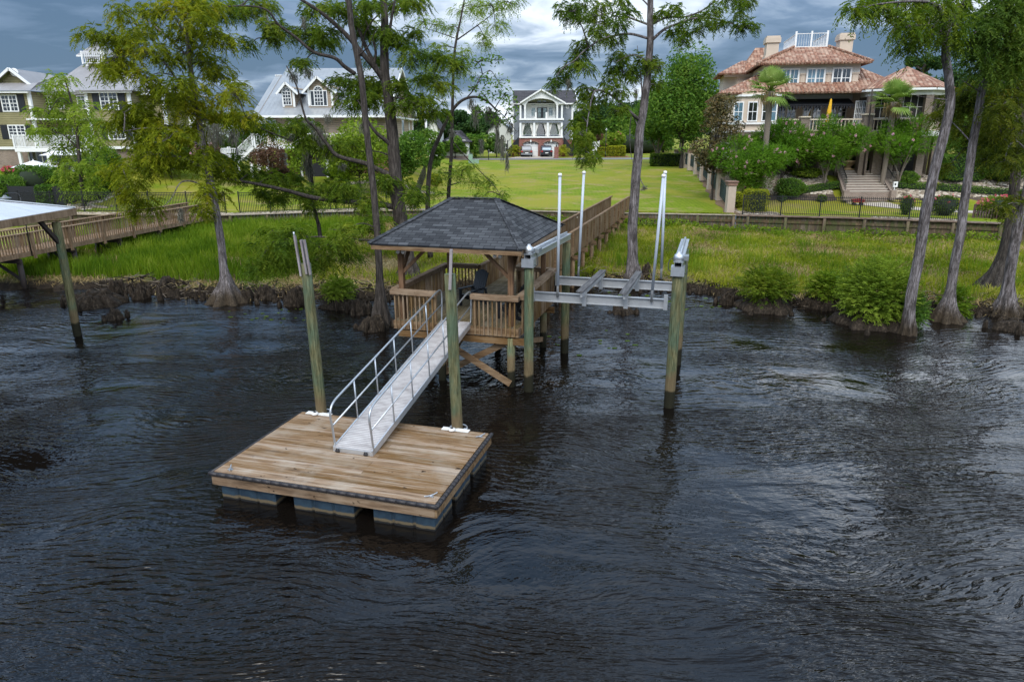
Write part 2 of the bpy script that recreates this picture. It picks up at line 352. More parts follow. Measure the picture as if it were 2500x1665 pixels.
plain('yellow_cloth', (.62, .34, .01), .8, var=.1); plain('white_cloth', (.72, .72, .72), .8, var=.04); plain('red_paint', (.20, .012, .015), .35)
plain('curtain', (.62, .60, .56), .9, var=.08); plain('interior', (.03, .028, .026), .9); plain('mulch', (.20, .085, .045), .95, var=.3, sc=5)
plain('straw_bed', (.15, .095, .05), .95, var=.3, sc=3); plain('rock', (.42, .36, .29), .9, var=.25, sc=4); plain('mud', (.035, .026, .018), .7, var=.5, sc=1.5)
plain('galvanised', (.45, .47, .49), .38, .75, .12, 8); plain('gangway_frame', (.58, .59, .60), .35, .7, .08, 8); plain('cradle_metal', (.40, .41, .42), .5, .55, .12, 5)
plain('pvc', (.40, .44, .49), .35, var=.04); plain('tyre', (.012, .012, .012), .8); plain('car_silver', (.13, .12, .115), .25, .5, .03); plain('car_grey', (.045, .05, .06), .25, .5, .03)
plain('tail_lamp', (.30, .01, .01), .3); plain('terracotta', (.17, .07, .04), .8); plain('blue_pot', (.03, .05, .10), .3); plain('teal', (.05, .22, .26), .6); plain('utility_green', (.20, .30, .22), .6)
plain('rubber', (.020, .017, .018), .55, var=.3, sc=12); plain('white_plastic', (.68, .67, .64), .45, var=.06); plain('galv_box', (.20, .22, .23), .5, .4)
plain('rope', (.50, .47, .42), .9); plain('bluegreen', (.18, .27, .33), .5)
t = MT('float_tub', .5); z = t.n('ShaderNodeSeparateXYZ', Vector=t.coord('World')).outputs[2]; n = t.noise(t.coord('World'), 5, 5, .6)
c = t.ramp(n, [(.3, (.010, .020, .034)), (.7, (.026, .050, .072))]); zn = t.math('ADD', z, t.math('MULTIPLY_ADD', n, .10, -.05))
c = t.mix(t.ss(zn, .115, .085), c, (.11, .085, .05)); c = t.mix(t.ss(zn, .05, .03), c, (.012, .012, .012)); t.color(c); t.bump(n, .004); M['float_tub'] = t.m
t = MT('gangway_deck', .6); v = t.coord('Object', (2, 4.5, 4.5)); n = t.noise(v, 1.3, 5, .62, .3); c = t.ramp(n, [(.25, (.24, .215, .205)), (.5, (.42, .395, .385)), (.75, (.52, .50, .49))])
y = t.n('ShaderNodeSeparateXYZ', Vector=t.coord('Object')).outputs[1]; gr = t.math('FRACT', t.math('MULTIPLY', y, 1/.062)); c = t.mix(t.math('COMPARE', gr, .5, .09), c, (.10, .09, .085)); t.color(c); t.bump(gr, .004); M['gangway_deck'] = t.m
t = MT('stones', .9, spec=.1); r = t.isl(); t.color(t.ramp(r, [(0, (.12, .095, .07)), (.35, (.27, .22, .165)), (.7, (.38, .32, .25)), (1, (.50, .45, .38))])); M['stones'] = t.m
def glass(name, col, rough=.04):
    t = MT(name, rough, col, 0, 1.0); t.b.inputs['IOR'].default_value = 1.9; n = t.noise(t.coord('World'), .7, 3, .6)
    t.color(t.ramp(n, [(.3, tuple(c*.5 for c in col)), (.7, tuple(c*1.6 for c in col))])); t.bump(n, .01); M[name] = t.m
glass('glass_dark', (.015, .018, .02)); glass('glass_blue', (.09, .17, .22)); glass('glass_pale', (.16, .22, .22)); glass('glass_green', (.05, .09, .045))
t = MT('lawn', .95); n1 = t.noise(t.coord('World'), .14, 5, .6, .4); n2 = t.noise(t.coord('World'), 3.5, 6, .7); n3 = t.noise(t.coord('World', (1, 1, 1), loc=(9, 4, 0)), .42, 4, .65)
c = t.ramp(n2, [(.3, (.085, .135, .006)), (.7, (.165, .22, .010))]); c = t.mix(t.ss(n1, .42, .60), c, (.22, .21, .025)); c = t.mix(t.math('MULTIPLY', t.ss(n3, .49, .66), .75), c, t.ramp(n2, [(.3, (.20, .15, .06)), (.7, (.33, .25, .12))]))
st_w = t.n('ShaderNodeTexWave', Vector=t.coord('World', (1, .28, 1), (0, 0, .2)), Scale=.9, Distortion=1.2, Detail=2).outputs[1]; c = t.mix(t.math('MULTIPLY', st_w, .3), c, (.19, .22, .02)); t.color(c); t.bump(n2, .05); t.b.inputs['Specular IOR Level'].default_value = .1; M['lawn'] = t.m
t = MT('lawn_green', .95); c = t.ramp(t.noise(t.coord('World'), 3.5, 6, .7), [(.3, (.08, .13, .010)), (.7, (.14, .195, .016))]); t.color(c); t.b.inputs['Specular IOR Level'].default_value = .1; M['lawn_green'] = t.m
t = MT('marsh_soil', .95, spec=.12); n1 = t.noise(t.coord('World'), .35, 5, .65); n2 = t.noise(t.coord('World'), 4, 6, .7)
z = t.n('ShaderNodeSeparateXYZ', Vector=t.coord('World')).outputs[2]
c = t.ramp(n2, [(.3, (.13, .11, .03)), (.7, (.34, .26, .12))]); c = t.mix(t.ss(n1, .45, .6), c, t.ramp(n2, [(.3, (.10, .15, .015)), (.7, (.22, .27, .03))]))
c = t.mix(t.ss(z, .42, .24), c, t.ramp(n2, [(.3, (.008, .006, .005)), (.7, (.05, .038, .026))])); t.color(c); t.bump(n2, .12); M['marsh_soil'] = t.m
# water: dark tannin river, ripples in metres of height
t = MT('river_water', .03, (.0045, .0035, .0028)); t.b.inputs['IOR'].default_value = 1.34
def wv(sc, rot, s2, det=2, dist=0, loc=(0, 0, 0), rough=.5): return t.noise(t.coord('World', sc, (0, 0, rot), loc), s2, det, rough, dist)
wp = t.n('ShaderNodeTexNoise', Vector=t.coord('World', (.11, .16, 1)), Scale=1.0, Detail=2).outputs[1]
def warp(amp, rot, sc, loc=(0, 0, 0)):
    q = t.n('ShaderNodeVectorMath', _operation='SUBTRACT'); t.lk(wp, q.inputs[0]); q.inputs[1].default_value = (.5, .5, .5)
    s_ = t.n('ShaderNodeVectorMath', _operation='SCALE'); t.lk(q.outputs[0], s_.inputs[0]); s_.inputs['Scale'].default_value = amp
    ad = t.n('ShaderNodeVectorMath', _operation='ADD'); t.lk(t.coord('World'), ad.inputs[0]); t.lk(s_.outputs[0], ad.inputs[1])
    m = t.n('ShaderNodeMapping'); t.lk(ad.outputs[0], m.inputs[0]); m.inputs['Rotation'].default_value = (0, 0, rot); m.inputs['Scale'].default_value = sc; m.inputs['Location'].default_value = loc; return m.outputs[0]
def train(rot, lam, amp, dist, loc=(0, 0, 0)):
    return t.n('ShaderNodeTexWave', Vector=warp(amp, rot, (.35, 1, 1), loc), Scale=.314/lam, Distortion=dist, Detail=2, _bands_direction='Y', **{'Detail__Scale': 2.2}).outputs[1]
m1 = t.ss(t.noise(warp(3, .2, (.16, .42, 1)), 1, 3), .40, .58); m2 = t.ss(t.noise(warp(3, -.4, (.38, .2, 1), (4, 2, 0)), 1, 3), .42, .60); m3 = t.ss(t.noise(warp(2, .1, (.5, 1.0, 1), (8, 1, 0)), 1, 2), .35, .6)
r1 = t.noise(warp(5, .45, (3.7, 10.5, 1)), 1.0, 2, .5, .3); r2 = t.noise(warp(5, -.55, (3.2, 9.0, 1), (3, 7, 0)), 1.0, 2, .5, .3); r3 = t.noise(warp(0, .1, (8, 14, 1)), 1.0, 2, .5)
w1 = train(.42, .17, 5, 3.0); w2 = train(-.5, .24, 6, 3.5, (3, 1, 0)); big = t.noise(warp(5, .1, (.32, 1.0, 1), (6, 3, 0)), 1, 2, .45)
h = t.math('MULTIPLY', r1, t.math('MULTIPLY_ADD', m1, .031, .007)); h = t.math('ADD', h, t.math('MULTIPLY', r2, t.math('MULTIPLY_ADD', m2, .029, .007)))
h = t.math('ADD', h, t.math('MULTIPLY', w1, t.math('MULTIPLY', m1, t.math('MULTIPLY_ADD', m3, .011, .002)))); h = t.math('ADD', h, t.math('MULTIPLY', w2, t.math('MULTIPLY', m2, t.math('MULTIPLY_ADD', m3, .015, .002))))
h = t.math('ADD', h, t.math('MULTIPLY', r3, .0035)); h = t.math('ADD', h, t.math('MULTIPLY', big, .10))
t.bump(h, 1.0); M['water'] = t.m
# ------------------------------------------------------------------ terrain and water
BK = np.array([(-120, 60), (-60, 52), (-34, 50.5), (-26, 49.5), (-20, 49.3), (-11.3, 51.8), (-6.5, 52.2), (.9, 51.4), (7.3, 49.8), (15.2, 48.2), (23, 46.1), (28.8, 43.8), (40, 39), (60, 34), (120, 30)], float)
SH = np.array([(-120, 36), (-60, 34), (-27, 33), (-19, 32.9), (-14.2, 31.2), (-10.3, 30.9), (-6.6, 30.9), (1, 33.2), (4.6, 33.5), (8.7, 32), (10.8, 29.9), (12.9, 28.8), (16, 28.2), (20.4, 27.3), (26, 26), (60, 20), (120, 14)], float)
yb = lambda x: np.interp(x, BK[:, 0], BK[:, 1]); ysh = lambda x: np.interp(x, SH[:, 0], SH[:, 1])
def sm(t): t = np.clip(t, 0, 1); return t*t*(3-2*t)
PX = np.array([(48.4, 15.7), (60, 17.6), (70, 19.7), (81, 21.9), (90, 23.4), (100, 24.4), (109, 25.1), (400, 60)])
xp = lambda y: np.interp(y, PX[:, 0], PX[:, 1])                   # side boundary of the right garden
def zt(x, y):
    z = 1.75+1.5*np.clip((y-50)/63, 0, 1)+.3*np.clip((y-113)/10, 0, 1)
    z = z+1.05*sm((y-57)/11)*sm((-7.5-x)/5)*sm((125-y)/25)+.75*sm((y-56)/10)*sm((-30-x)/5)*sm((125-y)/25)
    z = z+1.8*sm((y+(x-24)*.12-54.6)/4.0)*sm((x-xp(y)-.6)/2.0)*sm((130-y)/30)
    return z
def grid(name, xs, yf, mat, zf, ny, y0f, y1f, kind='structure', parent=None, pw=2.0):
    V = []; nx = len(xs)
    T = (np.linspace(0, 1, ny))**pw
    X = np.repeat(xs[None, :], ny, 0); Y = y0f(xs)[None, :]+(y1f(xs)-y0f(xs))[None, :]*T[:, None]
    Z = zf(X, Y); V = np.stack([X, Y, Z], -1).reshape(-1, 3)
    i = np.arange(ny-1)[:, None]*nx+np.arange(nx-1)[None, :]; Fc = np.stack([i, i+1, i+nx+1, i+nx], -1).reshape(-1, 4)
    o = mesh_np(name, V, Fc, mat, parent, n=4, smooth=True); return tag(o, kind=kind)
xs = np.concatenate([np.linspace(-900, -70, 12), np.linspace(-60, 60, 161), np.linspace(70, 900, 12)])
grid('lawn', xs, None, M['lawn'], zt, 170, lambda x: yb(x)+.12, lambda x: np.full_like(x, 1500.), pw=3.2)
V3 = lambda x, y: .06*np.sin(x*1.7+y*.8)+.05*np.sin(x*.9-y*1.9)+.04*np.sin(3.1*x+2.3*y)
def zm(x, y):
    d = y-ysh(x)-.35*np.sin(x*2.1)-.25*np.sin(x*5.3+1); return -.45+.75*sm((d+.9)/1.6)+(.6-.3*sm((x-11)/6))*np.clip(d/16, 0, 1)+V3(x, y)*np.clip(d-.6, 0, 1)*.7
grid('marsh_ground', np.linspace(-110, 110, 700), None, M['marsh_soil'], zm, 90, lambda x: ysh(x)-2.5, lambda x: yb(x)+.1, pw=1)
mb = MB().quad((-400, -120, 0), (400, -120, 0), (400, 48, 0), (-400, 48, 0)); mb.build('water', M['water'], kind='structure')
mb = MB().quad((-900, -900, -2.2), (900, -900, -2.2), (900, 60, -2.2), (-900, 60, -2.2)); mb.build('river_bed', M['mud'], kind='structure')
def drape(name, poly, mat, dz=.03, kind='structure', step=.8, parent=None):    # polygon draped over the terrain
    P = np.array(poly, float); x0, y0 = P.min(0); x1, y1 = P.max(0); nx = max(2, int((x1-x0)/step)); ny = max(2, int((y1-y0)/step))
    # rows by scan: intersect polygon (convex or y-monotone) with horizontals
    V = []; rows = 0; K = nx
    for y in np.linspace(y0+1e-3, y1-1e-3, ny+1):
        X = []
        for i in range(len(P)):
            a, b = P[i], P[(i+1) % len(P)]
            if (a[1] <= y) != (b[1] <= y): X.append(a[0]+(y-a[1])*(b[0]-a[0])/(b[1]-a[1]))
        if len(X) < 2: continue
        xx = np.linspace(min(X), max(X), K+1); V += [(x, y, float(zt(x, y))+dz) for x in xx]; rows += 1
    i = np.arange(rows-1)[:, None]*(K+1)+np.arange(K)[None, :]; Fc = np.stack([i, i+1, i+K+2, i+K+1], -1).reshape(-1, 4)
    return tag(mesh_np(name, V, Fc, mat, parent, n=4, smooth=True), kind=kind)
def GT(px, py, dz=0):                     # sight line meets the terrain
    r = ray(px, py); t = 44.0/r[1]; st = .25/r[1]
    while t*r[1] < 400:
        x, y, z = r[0]*t, r[1]*t, H+r[2]*t
        if z <= float(zt(x, y)): break
        t += st*(1 if t*r[1] < 90 else 4)
    lo, hi = t-st*4, t
    for _ in range(18):
        m = (lo+hi)/2
        if H+r[2]*m <= float(zt(r[0]*m, r[1]*m)): hi = m
        else: lo = m
    return np.array([r[0]*hi, r[1]*hi, H+r[2]*hi+dz])
# ================================================================== the dock group: one local frame, 16 degrees clockwise
DO = (-1.44, 11.44, 0); DRZ = radians(-16); ex = np.array([cos(DRZ), sin(DRZ), 0]); ey = np.array([-sin(DRZ), cos(DRZ), 0])
def dw(x, y, z=0): return Vector(DO)+Vector(ex)*x+Vector(ey)*y+Vector((0, 0, z))
def dl(P): d = np.array(P)-np.array(DO); return (float(d@ex), float(d@ey), float(d[2]))
class DT:
    def __init__(s, name, label, cat, x, y, z=0, group=None):
        s.r = thing(name, label, cat, dw(x, y, z), DRZ, group); s.o = (-x, -y, -z)
    def add(s, name, mb, mat, parent=None, bevel=0, label=None):
        if parent is None: return mb.build(name, M[mat], s.r, loc=s.o, bevel=bevel, label=label)
        return mb.build(name, M[mat], parent, bevel=bevel, label=label)
def pile(name, x, y, z1, r, label, group, z0=-1.2, lean=(0, 0)):
    o = thing(name, label, 'piling', (x, y, 0), 0, group); P = [(lean[0]*t, lean[1]*t, z0+(z1-z0)*t) for t in np.linspace(0, 1, 9)]
    k = random.random()*9; MB().tube(P, [r*(1.08-.1*i/8) for i in range(9)], 14, flute=lambda i, t: 1+.03*sin(3*t+k+i*.3)+.02*sin(7*t+i)).build('shaft', M['pile'], o); return o
# --- floating dock
fd = DT('floating_dock', 'square wooden floating dock with black bumper edge and blue plastic tubs', 'floating dock', -2.42, 1.6)
W_, L_ = 4.84, 3.27; mb = MB(); nb = 23
for i in range(nb):
    y0 = L_*i/nb; zz_ = .62+random.uniform(-.003, .003); cut = random.choice([-1.9, -2.6, -3.1]) if i % 3 else None
    for a, b in ([(-W_, cut-.002), (cut+.002, 0)] if cut else [(-W_, 0)]): mb.box(a, b, y0+.004, y0+L_/nb-.004, .585, zz_)
fd.add('deck', mb, 'deck_wood', bevel=.004)
mb = MB()
mb.box(-W_-.003, .003, -.045, 0, .335, .575).box(-W_-.003, .003, L_, L_+.045, .335, .575).box(-W_-.045, -W_-.004, -.04, L_+.04, .337, .573).box(.004, .045, -.04, L_+.04, .337, .573)
fd.add('fascia', mb, 'dock_beam', bevel=.004)
for k, (x0, x1, y0, y1) in enumerate(((-W_-.075, .075, -.085, -.047), (.047, .095, -.084, L_+.04))):
    mb = MB(); n = 24
    for i in range(n):
        if k == 0: a = x0+(x1-x0)*i/n; mb.cyl((a, -.055, .585), (a+(x1-x0)/n*.985, -.055, .585), .045, n=10)
        else: a = y0+(y1-y0)*i/n; mb.cyl((.055, a, .587), (.055, a+(y1-y0)/n*.985, .587), .046, n=10)
    fd.add('bumper', mb, 'rubber')
mb = MB().cyl((-W_-.05, -.05, .59), (-W_-.05, L_, .59), .03); fd.add('bumper', mb, 'rubber')
for gx in ((-4.78, -3.46), (-3.09, -1.71), (-1.34, -.02)):
    for gy in ((.02, 1.0), (1.18, 2.1), (2.28, 3.24)):
        mb = MB(); w3 = (gx[1]-gx[0])/3; d3 = (gy[1]-gy[0])/2
        mb.box(gx[0]+.05, gx[1]-.05, gy[0]+.05, gy[1]-.05, -.25, .32)
        for i in range(3):
            for j in range(2): mb.box(gx[0]+w3*i+.022, gx[0]+w3*(i+1)-.022, gy[0]+d3*j+.022, gy[0]+d3*(j+1)-.022, -.28, .334)
        fd.add('float_tub', mb, 'float_tub', bevel=.02)
for (x, y, a) in ((-.17, .22, 50), (-.12, 3.02, 60), (-4.55, .14, 120)):
    c_, s_ = cos(radians(a)), sin(radians(a)); mb = MB(); mb.box(x-.05, x+.05, y-.03, y+.03, .62, .635)
    mb.tube(catmull([(x-c_*.14, y-s_*.14, .668), (x-c_*.05, y-s_*.05, .652), (x+c_*.05, y+s_*.05, .652), (x+c_*.14, y+s_*.14, .668)], 4), .012, 6).cyl((x, y, .63), (x, y, .655), .02)
    fd.add('cleat', mb, 'galvanised')
PLw = Gr(787, 1003, .6); PRw = Gr(1118, 1043, .6)
for P in (PLw, PRw):
    x, y, _ = dl(P); mb = MB().box(x-.33, x+.33, L_-.12, L_+.03, .624, .64)
    ho = [(x+.2*cos(t), y+.2*sin(t), .60) for t in np.linspace(-.25*pi, 1.25*pi, 16)]
    fd.add('pile_bracket', mb, 'white_plastic')
    mb = MB().tube(ho, .022, 8).box(x-.2, x-.14, L_, y, .585, .615).box(x+.14, x+.2, L_, y, .585, .615); fd.add('pile_hoop', mb, 'galvanised')
    mb = MB().lathe([(.001, 0), (.075, 0), (.08, .015), (.08, .05), (.03, .055), (.001, .055)], (x-.06, L_-.13, .64)); fd.add('roller', mb, 'white_plastic')
    mb = MB().lathe([(.001, 0), (.035, 0), (.03, .012), (.001, .012)], (x-.06, L_-.13, .696), 12); fd.add('roller_pin', mb, 'rubber')
# piles that hold the float
z1 = Pt(752, 640, PLw[1])[2]; o = pile('piling', PLw[0], PLw[1], z1, .125, 'greenish guide pile left of the gangway, grey boards nailed past its top', None, lean=(-.10, 0))
za = Pt(741, 668, PLw[1])[2]; zb_ = Pt(732, 570, PLw[1])[2]
for dxb, zz0, zz1, wd in ((-.13, za, zb_, .09), (.01, za+.05, zb_-.1, .12), (.085, za+.03, zb_-.1, .07)): MB().beam((dxb-.06, -.11, zz0), (dxb-.13, -.10, zz1), wd, .04, up=(1, 0, 0)).build('board', M['grey_board'], o)
MB().cyl((-.27, -.1, zb_-.02), (-.275, -.1, zb_+.08), .02, n=6).build('bolt', M['galvanised'], o)
z1 = Pt(1100, 668, PRw[1])[2]; o = pile('piling', PRw[0], PRw[1], z1, .125, 'greenish guide pile right of the gangway, before the gazebo, one grey board on top', None, lean=(-.10, 0))
MB().beam((-.09, -.15, Pt(1102, 702, PRw[1])[2]), (-.04, -.13, Pt(1109, 606, PRw[1])[2]), .13, .06, up=(1, 0, 0)).build('board', M['grey_board'], o)
# --- gangway
gw = DT('gangway', 'sloping aluminium gangway with tubular handrails between the floating dock and the gazebo deck', 'gangway', -2.49, 1.5, .62)
y0, z0, y1, z1 = 1.5, .70, 7.95, 1.86; xa, xb = -2.96, -2.02; sl_ = (z1-z0)/(y1-y0)
G_ = lambda x, y, h=0: (x, y, z0+(y-y0)*sl_+h)
mb = MB(); nn_ = 43
mb.slab([G_(xa+.03, y0, .02), G_(xb-.03, y0, .02), G_(xb-.03, y1, .02), G_(xa+.03, y1, .02)], .03); gw.add('deck', mb, 'gangway_deck')
mb = MB(); mb.slab([G_(xa, y0-.02, .04), G_(xa+.03, y0-.02, .04), G_(xa+.03, y1, .04), G_(xa, y1, .04)], .15).slab([G_(xb-.03, y0-.02, .04), G_(xb, y0-.02, .04), G_(xb, y1, .04), G_(xb-.03, y1, .04)], .15)
mb.box(xa+.03, xb-.03, y0-.03, y0-.005, .62, .715)
for y in np.arange(2.2, 7.8, .9): mb.beam(G_(xa+.03, y, -.07), G_(xb-.03, y, -.07), .05)
gw.add('frame', mb, 'gangway_frame')
for x in (xa+.12, xb-.15):
    mb = MB().box(x-.035, x-.012, y0-.055, y0-.03, .625, .70).box(x+.012, x+.035, y0-.055, y0-.03, .625, .70).cyl((x-.04, y0-.05, .655), (x+.04, y0-.05, .655), .03, n=10); gw.add('wheel', mb, 'rubber')
for x in (xa+.012, xb-.012):
    for hh, ys, ye in ((.98, 0, 0), (.50, .05, .05)):
        if hh > .9:
            P = catmull([(x, y0+.05, z0+.02), (x, y0-.0, z0+.45), (x, y0-.04, z0+.80), (x, y0+.12, z0+1.0), (x, y0+.55, z0+.55*sl_+1.0)], 5)
            P2 = catmull([G_(x, y1-.75, 1.0), (x, y1-.30, G_(x, y1-.3, 1.0)[2]), (x, y1-.02, z1+.92), (x, y1+.05, z1+.70), (x, y1-.02, z1+.02)], 5)
            mb = MB().tube(np.vstack([P, P2]), .024, 8); gw.add('handrail', mb, 'galvanised')
        else: gw.add('midrail', MB().tube([G_(x, y0+.03, .50), G_(x, y1-.0, .50)], .019, 8), 'galvanised')
    for i in range(1, 6):
        y = y0+.05+(y1-y0-.1)*i/6; gw.add('post', MB().tube([G_(x, y, -.03), G_(x, y-.06, 1.0)], .019, 8), 'galvanised')
# --- gazebo on the pier head
gz = DT('gazebo', 'wooden pier-head gazebo with charcoal shingle hip roof and baluster railings over the water', 'gazebo', -2.5, 10)
X0, X1, Y0, Y1, FZ = -4.45, -.6, 7.9, 12.35, 1.8
mb = MB(); n = 27
for i in range(n): a = X0+(X1-X0)*i/n; mb.box(a+.004, a+(X1-X0)/n-.004, Y0, Y1, FZ-.035, FZ+random.uniform(-.002, .002))
gz.add('floor', mb, 'dock_floor')
mb = MB().box(X0-.03, X1+.03, Y0-.045, Y0-.002, FZ-.26, FZ-.01).box(X0-.03, X1+.03, Y1+.002, Y1+.045, FZ-.26, FZ-.01).box(X0-.045, X0-.002, Y0, Y1, FZ-.258, FZ-.012).box(X1+.002, X1+.045, Y0, Y1, FZ-.258, FZ-.012)
for x in (-4.0, -3.0, -2.0, -1.05): mb.box(x-.05, x+.05, Y0+.02, Y1-.02, FZ-.3, FZ-.04)
for y in (8.05, 12.0): mb.box(X0+.1, X1-.05+.25, y-.16, y-.08, FZ-.5, FZ-.301)
gz.add('joists', mb, 'dock_beam')
def rail(tt, xs_, ys_, xe, ye, z0r, top, w=.038, sp=.125, cap=(.22, .15), out=(0, 0), ext=.24):
    mb = MB(); L = math.hypot(xe-xs_, ye-ys_); n = int(L/sp)
    for i in range(n):
        t = (i+.5)/n; x, y = xs_+(xe-xs_)*t+out[0], ys_+(ye-ys_)*t+out[1]; mb.box(x-w/2, x+w/2, y-w/2, y+w/2, z0r-ext, top-cap[1]+.01)
    tt.add('balusters', mb, 'dock_wood')
    d = ((xe-xs_)/L, (ye-ys_)/L); mb = MB().beam((xs_-d[0]*.06+out[0]*.5, ys_-d[1]*.06+out[1]*.5, top-cap[1]/2), (xe+d[0]*.06+out[0]*.5, ye+d[1]*.06+out[1]*.5, top-cap[1]/2), cap[0], cap[1]); tt.add('top_rail', mb, 'dock_beam', bevel=.01)
RT = 2.76
rail(gz, X0, Y0, -3.12, Y0, FZ, RT, out=(0, -.07)); rail(gz, -1.93, Y0, X1, Y0, FZ, RT, out=(0, -.07))
rail(gz, X0, Y0+.2, X0, Y1, FZ, RT-.004, out=(-.07, 0)); rail(gz, X1, Y0+.2, X1, Y1, FZ, RT-.004, out=(.07, 0))
rail(gz, X0+.1, Y1, -3.35, Y1, FZ, RT-.008, out=(0, .07)); rail(gz, -1.8, Y1, X1-.1, Y1, FZ, RT-.008, out=(0, .07))
for x, y in ((-3.17, Y0+.06), (-1.90, Y0+.06)): gz.add('rail_post', MB().box(x-.055, x+.055, y-.055, y+.055, FZ, RT-.16), 'dock_wood')
RX0, RX1, RY0, RY1, EZ = -4.86, -.36, 7.42, 12.75, 4.17
for x, y in ((-4.25, 8.1), (-.85, 8.1), (-4.25, 12.1), (-.85, 12.1)):
    p_ = gz.add('roof_post', MB().box(x-.075, x+.075, y-.075, y+.075, FZ, EZ-.22), 'post_wood')
    sx_ = 1 if x < -2 else -1; sy_ = 1 if y < 10 else -1
    gz.add('brace', MB().beam((x+sx_*.03, y, EZ-.95), (x+sx_*.78, y, EZ-.24), .09, .09), 'post_wood'); gz.add('brace', MB().beam((x, y+sy_*.03, EZ-.93), (x, y+sy_*.72, EZ-.25), .085, .085), 'post_wood')
mb = MB(); mb.box(X0-.0, X1+.0, 8.0, 8.14, EZ-.22, EZ-.06).box(X0, X1, 12.06, 12.2, EZ-.22, EZ-.06).box(-4.32, -4.18, 8.15, 12.05, EZ-.218, EZ-.062).box(-.92, -.78, 8.15, 12.05, EZ-.218, EZ-.062); gz.add('beams', mb, 'dock_beam')
mb = MB().box(RX0, RX1, RY0, RY0+.04, EZ-.17, EZ+.0).box(RX0, RX1, RY1-.04, RY1, EZ-.17, EZ+.0).box(RX0, RX0+.04, RY0+.042, RY1-.042, EZ-.172, EZ).box(RX1-.04, RX1, RY0+.042, RY1-.042, EZ-.172, EZ)
gz.add('fascia', mb, 'dock_beam')
r1, r2, RZ = (-3.32, 10.1), (-1.88, 10.1), 5.26; e_ = .035
cs = [(RX0-e_, RY0-e_), (RX1+e_, RY0-e_), (RX1+e_, RY1+e_), (RX0-e_, RY1+e_)]
mb = MB(); q = lambda c, z=EZ+.005: (c[0], c[1], z)
for off in (0,):
    mb.quad(q(cs[0]), q(cs[1]), q(r2, RZ), q(r1, RZ)).quad(q(cs[1]), q(cs[2]), q(r2, RZ)).quad(q(cs[2]), q(cs[3]), q(r1, RZ), q(r2, RZ)).quad(q(cs[3]), q(cs[0]), q(r1, RZ))
o = gz.add('roof', mb, 'shingle'); m_ = o.modifiers.new('solid', 'SOLIDIFY'); m_.thickness = .05; m_.offset = -1
mb = MB()
for a, b in ((q(cs[0]), q(r1, RZ)), (q(cs[1]), q(r2, RZ)), (q(cs[2]), q(r2, RZ)), (q(cs[3]), q(r1, RZ)), (q(r1, RZ), q(r2, RZ))):
    a = Vector(a); b = Vector(b); n = max(4, int((b-a).length/.2))
    for i in range(n): mb.beam(a.lerp(b, i/n)+Vector((0, 0, .012)), a.lerp(b, (i+.92)/n)+Vector((0, 0, .024)), .2, .014)
gz.add('ridge_cap', mb, 'shingle')
for x, y in ((-4.15, 7.86), (-1.18, 7.86)):
    fl_ = gz.add('flood_light', MB().box(x-.05, x+.05, y+.08, y+.13, EZ-.22, EZ-.16), 'black_plastic')
    for s_ in (-.08, .08): MB().lathe([(.02, 0), (.045, .02), (.055, .10), (.001, .10)], (0, 0, 0), 12).build('lamp_head', M['white_plastic'], fl_).matrix_basis = Matrix.Translation((x+s_, y+.08, EZ-.26)) @ Matrix.Rotation(radians(115), 4, 'X')
for x, y in ((-.82, 7.98), (-3.0, 7.98), (-.82, 12.05), (-4.2, 12.05), (-2.5, 12.05), (-4.2, 9.9)):
    mb = MB().tube([(x, y, -1.2), (x, y, FZ-.3)], .12, 14); gz.add('pile', mb, 'pile')
gz.add('cross_brace', MB().beam((-3.0, 7.83, 1.35), (-.80, 7.83, .12), .05, .19), 'dock_beam'); gz.add('cross_brace', MB().beam((-3.05, 8.14, .15), (-.85, 8.14, 1.38), .05, .19), 'dock_beam')
gz.add('cross_brace', MB().beam((-.82, 8.1, 1.3), (-.82, 12, .3), .05, .17), 'dock_beam'); gz.add('cross_brace', MB().beam((-3.0, 8.1, .3), (-3.0, 12, 1.4), .05, .17), 'dock_beam')
# --- chairs in the gazebo
def chair(lab, P, rz):
    o = thing('adirondack_chair', lab, 'chair', P, rz, 'black chairs in the gazebo')
    mb = MB()
    for i in range(5): y = -.28+.105*i; mb.box(-.27, .27, y, y+.092, .38-.028*i, .40-.028*i)
    mb.build('seat', M['black_plastic'], o); mb = MB()
    for i in range(6):
        x = -.265+.09*i; hh = 1.02+.10*sin(pi*(i+.5)/6); mb.slab([(x, .17, .26), (x+.08, .17, .26), (x+.08, .17+.42*(hh-.26), hh), (x, .17+.42*(hh-.26), hh)], .02)
        mb.beam((x+.04, .18, .27), (x+.04, .18+.38*(hh-.26), hh), .08, .02, up=(0, 1, 0))
    mb.build('backrest', M['black_plastic'], o)
    for s_ in (-1, 1):
        MB().box(s_*.30-.06, s_*.30+.06, -.36, .32, .56, .585).build('armrest', M['black_plastic'], o)
        MB().box(s_*.29-.02, s_*.29+.02, -.32, -.22, 0, .56).build('leg', M['black_plastic'], o)
        MB().beam((s_*.265, -.28, .36), (s_*.265, .50, .02), .035, .12).build('leg', M['black_plastic'], o)
        MB().beam((s_*.31, .28, .56), (s_*.31, .36, .16), .035, .06).build('arm_support', M['black_plastic'], o)
    return o
chair('black slatted chair standing farther back in the gazebo, half hidden by the guide pile', dw(-2.75, 10.2, FZ+.003), radians(-40))
chair('black slatted chair behind the right front railing of the gazebo', dw(-1.15, 9.1, FZ+.003), radians(-115))
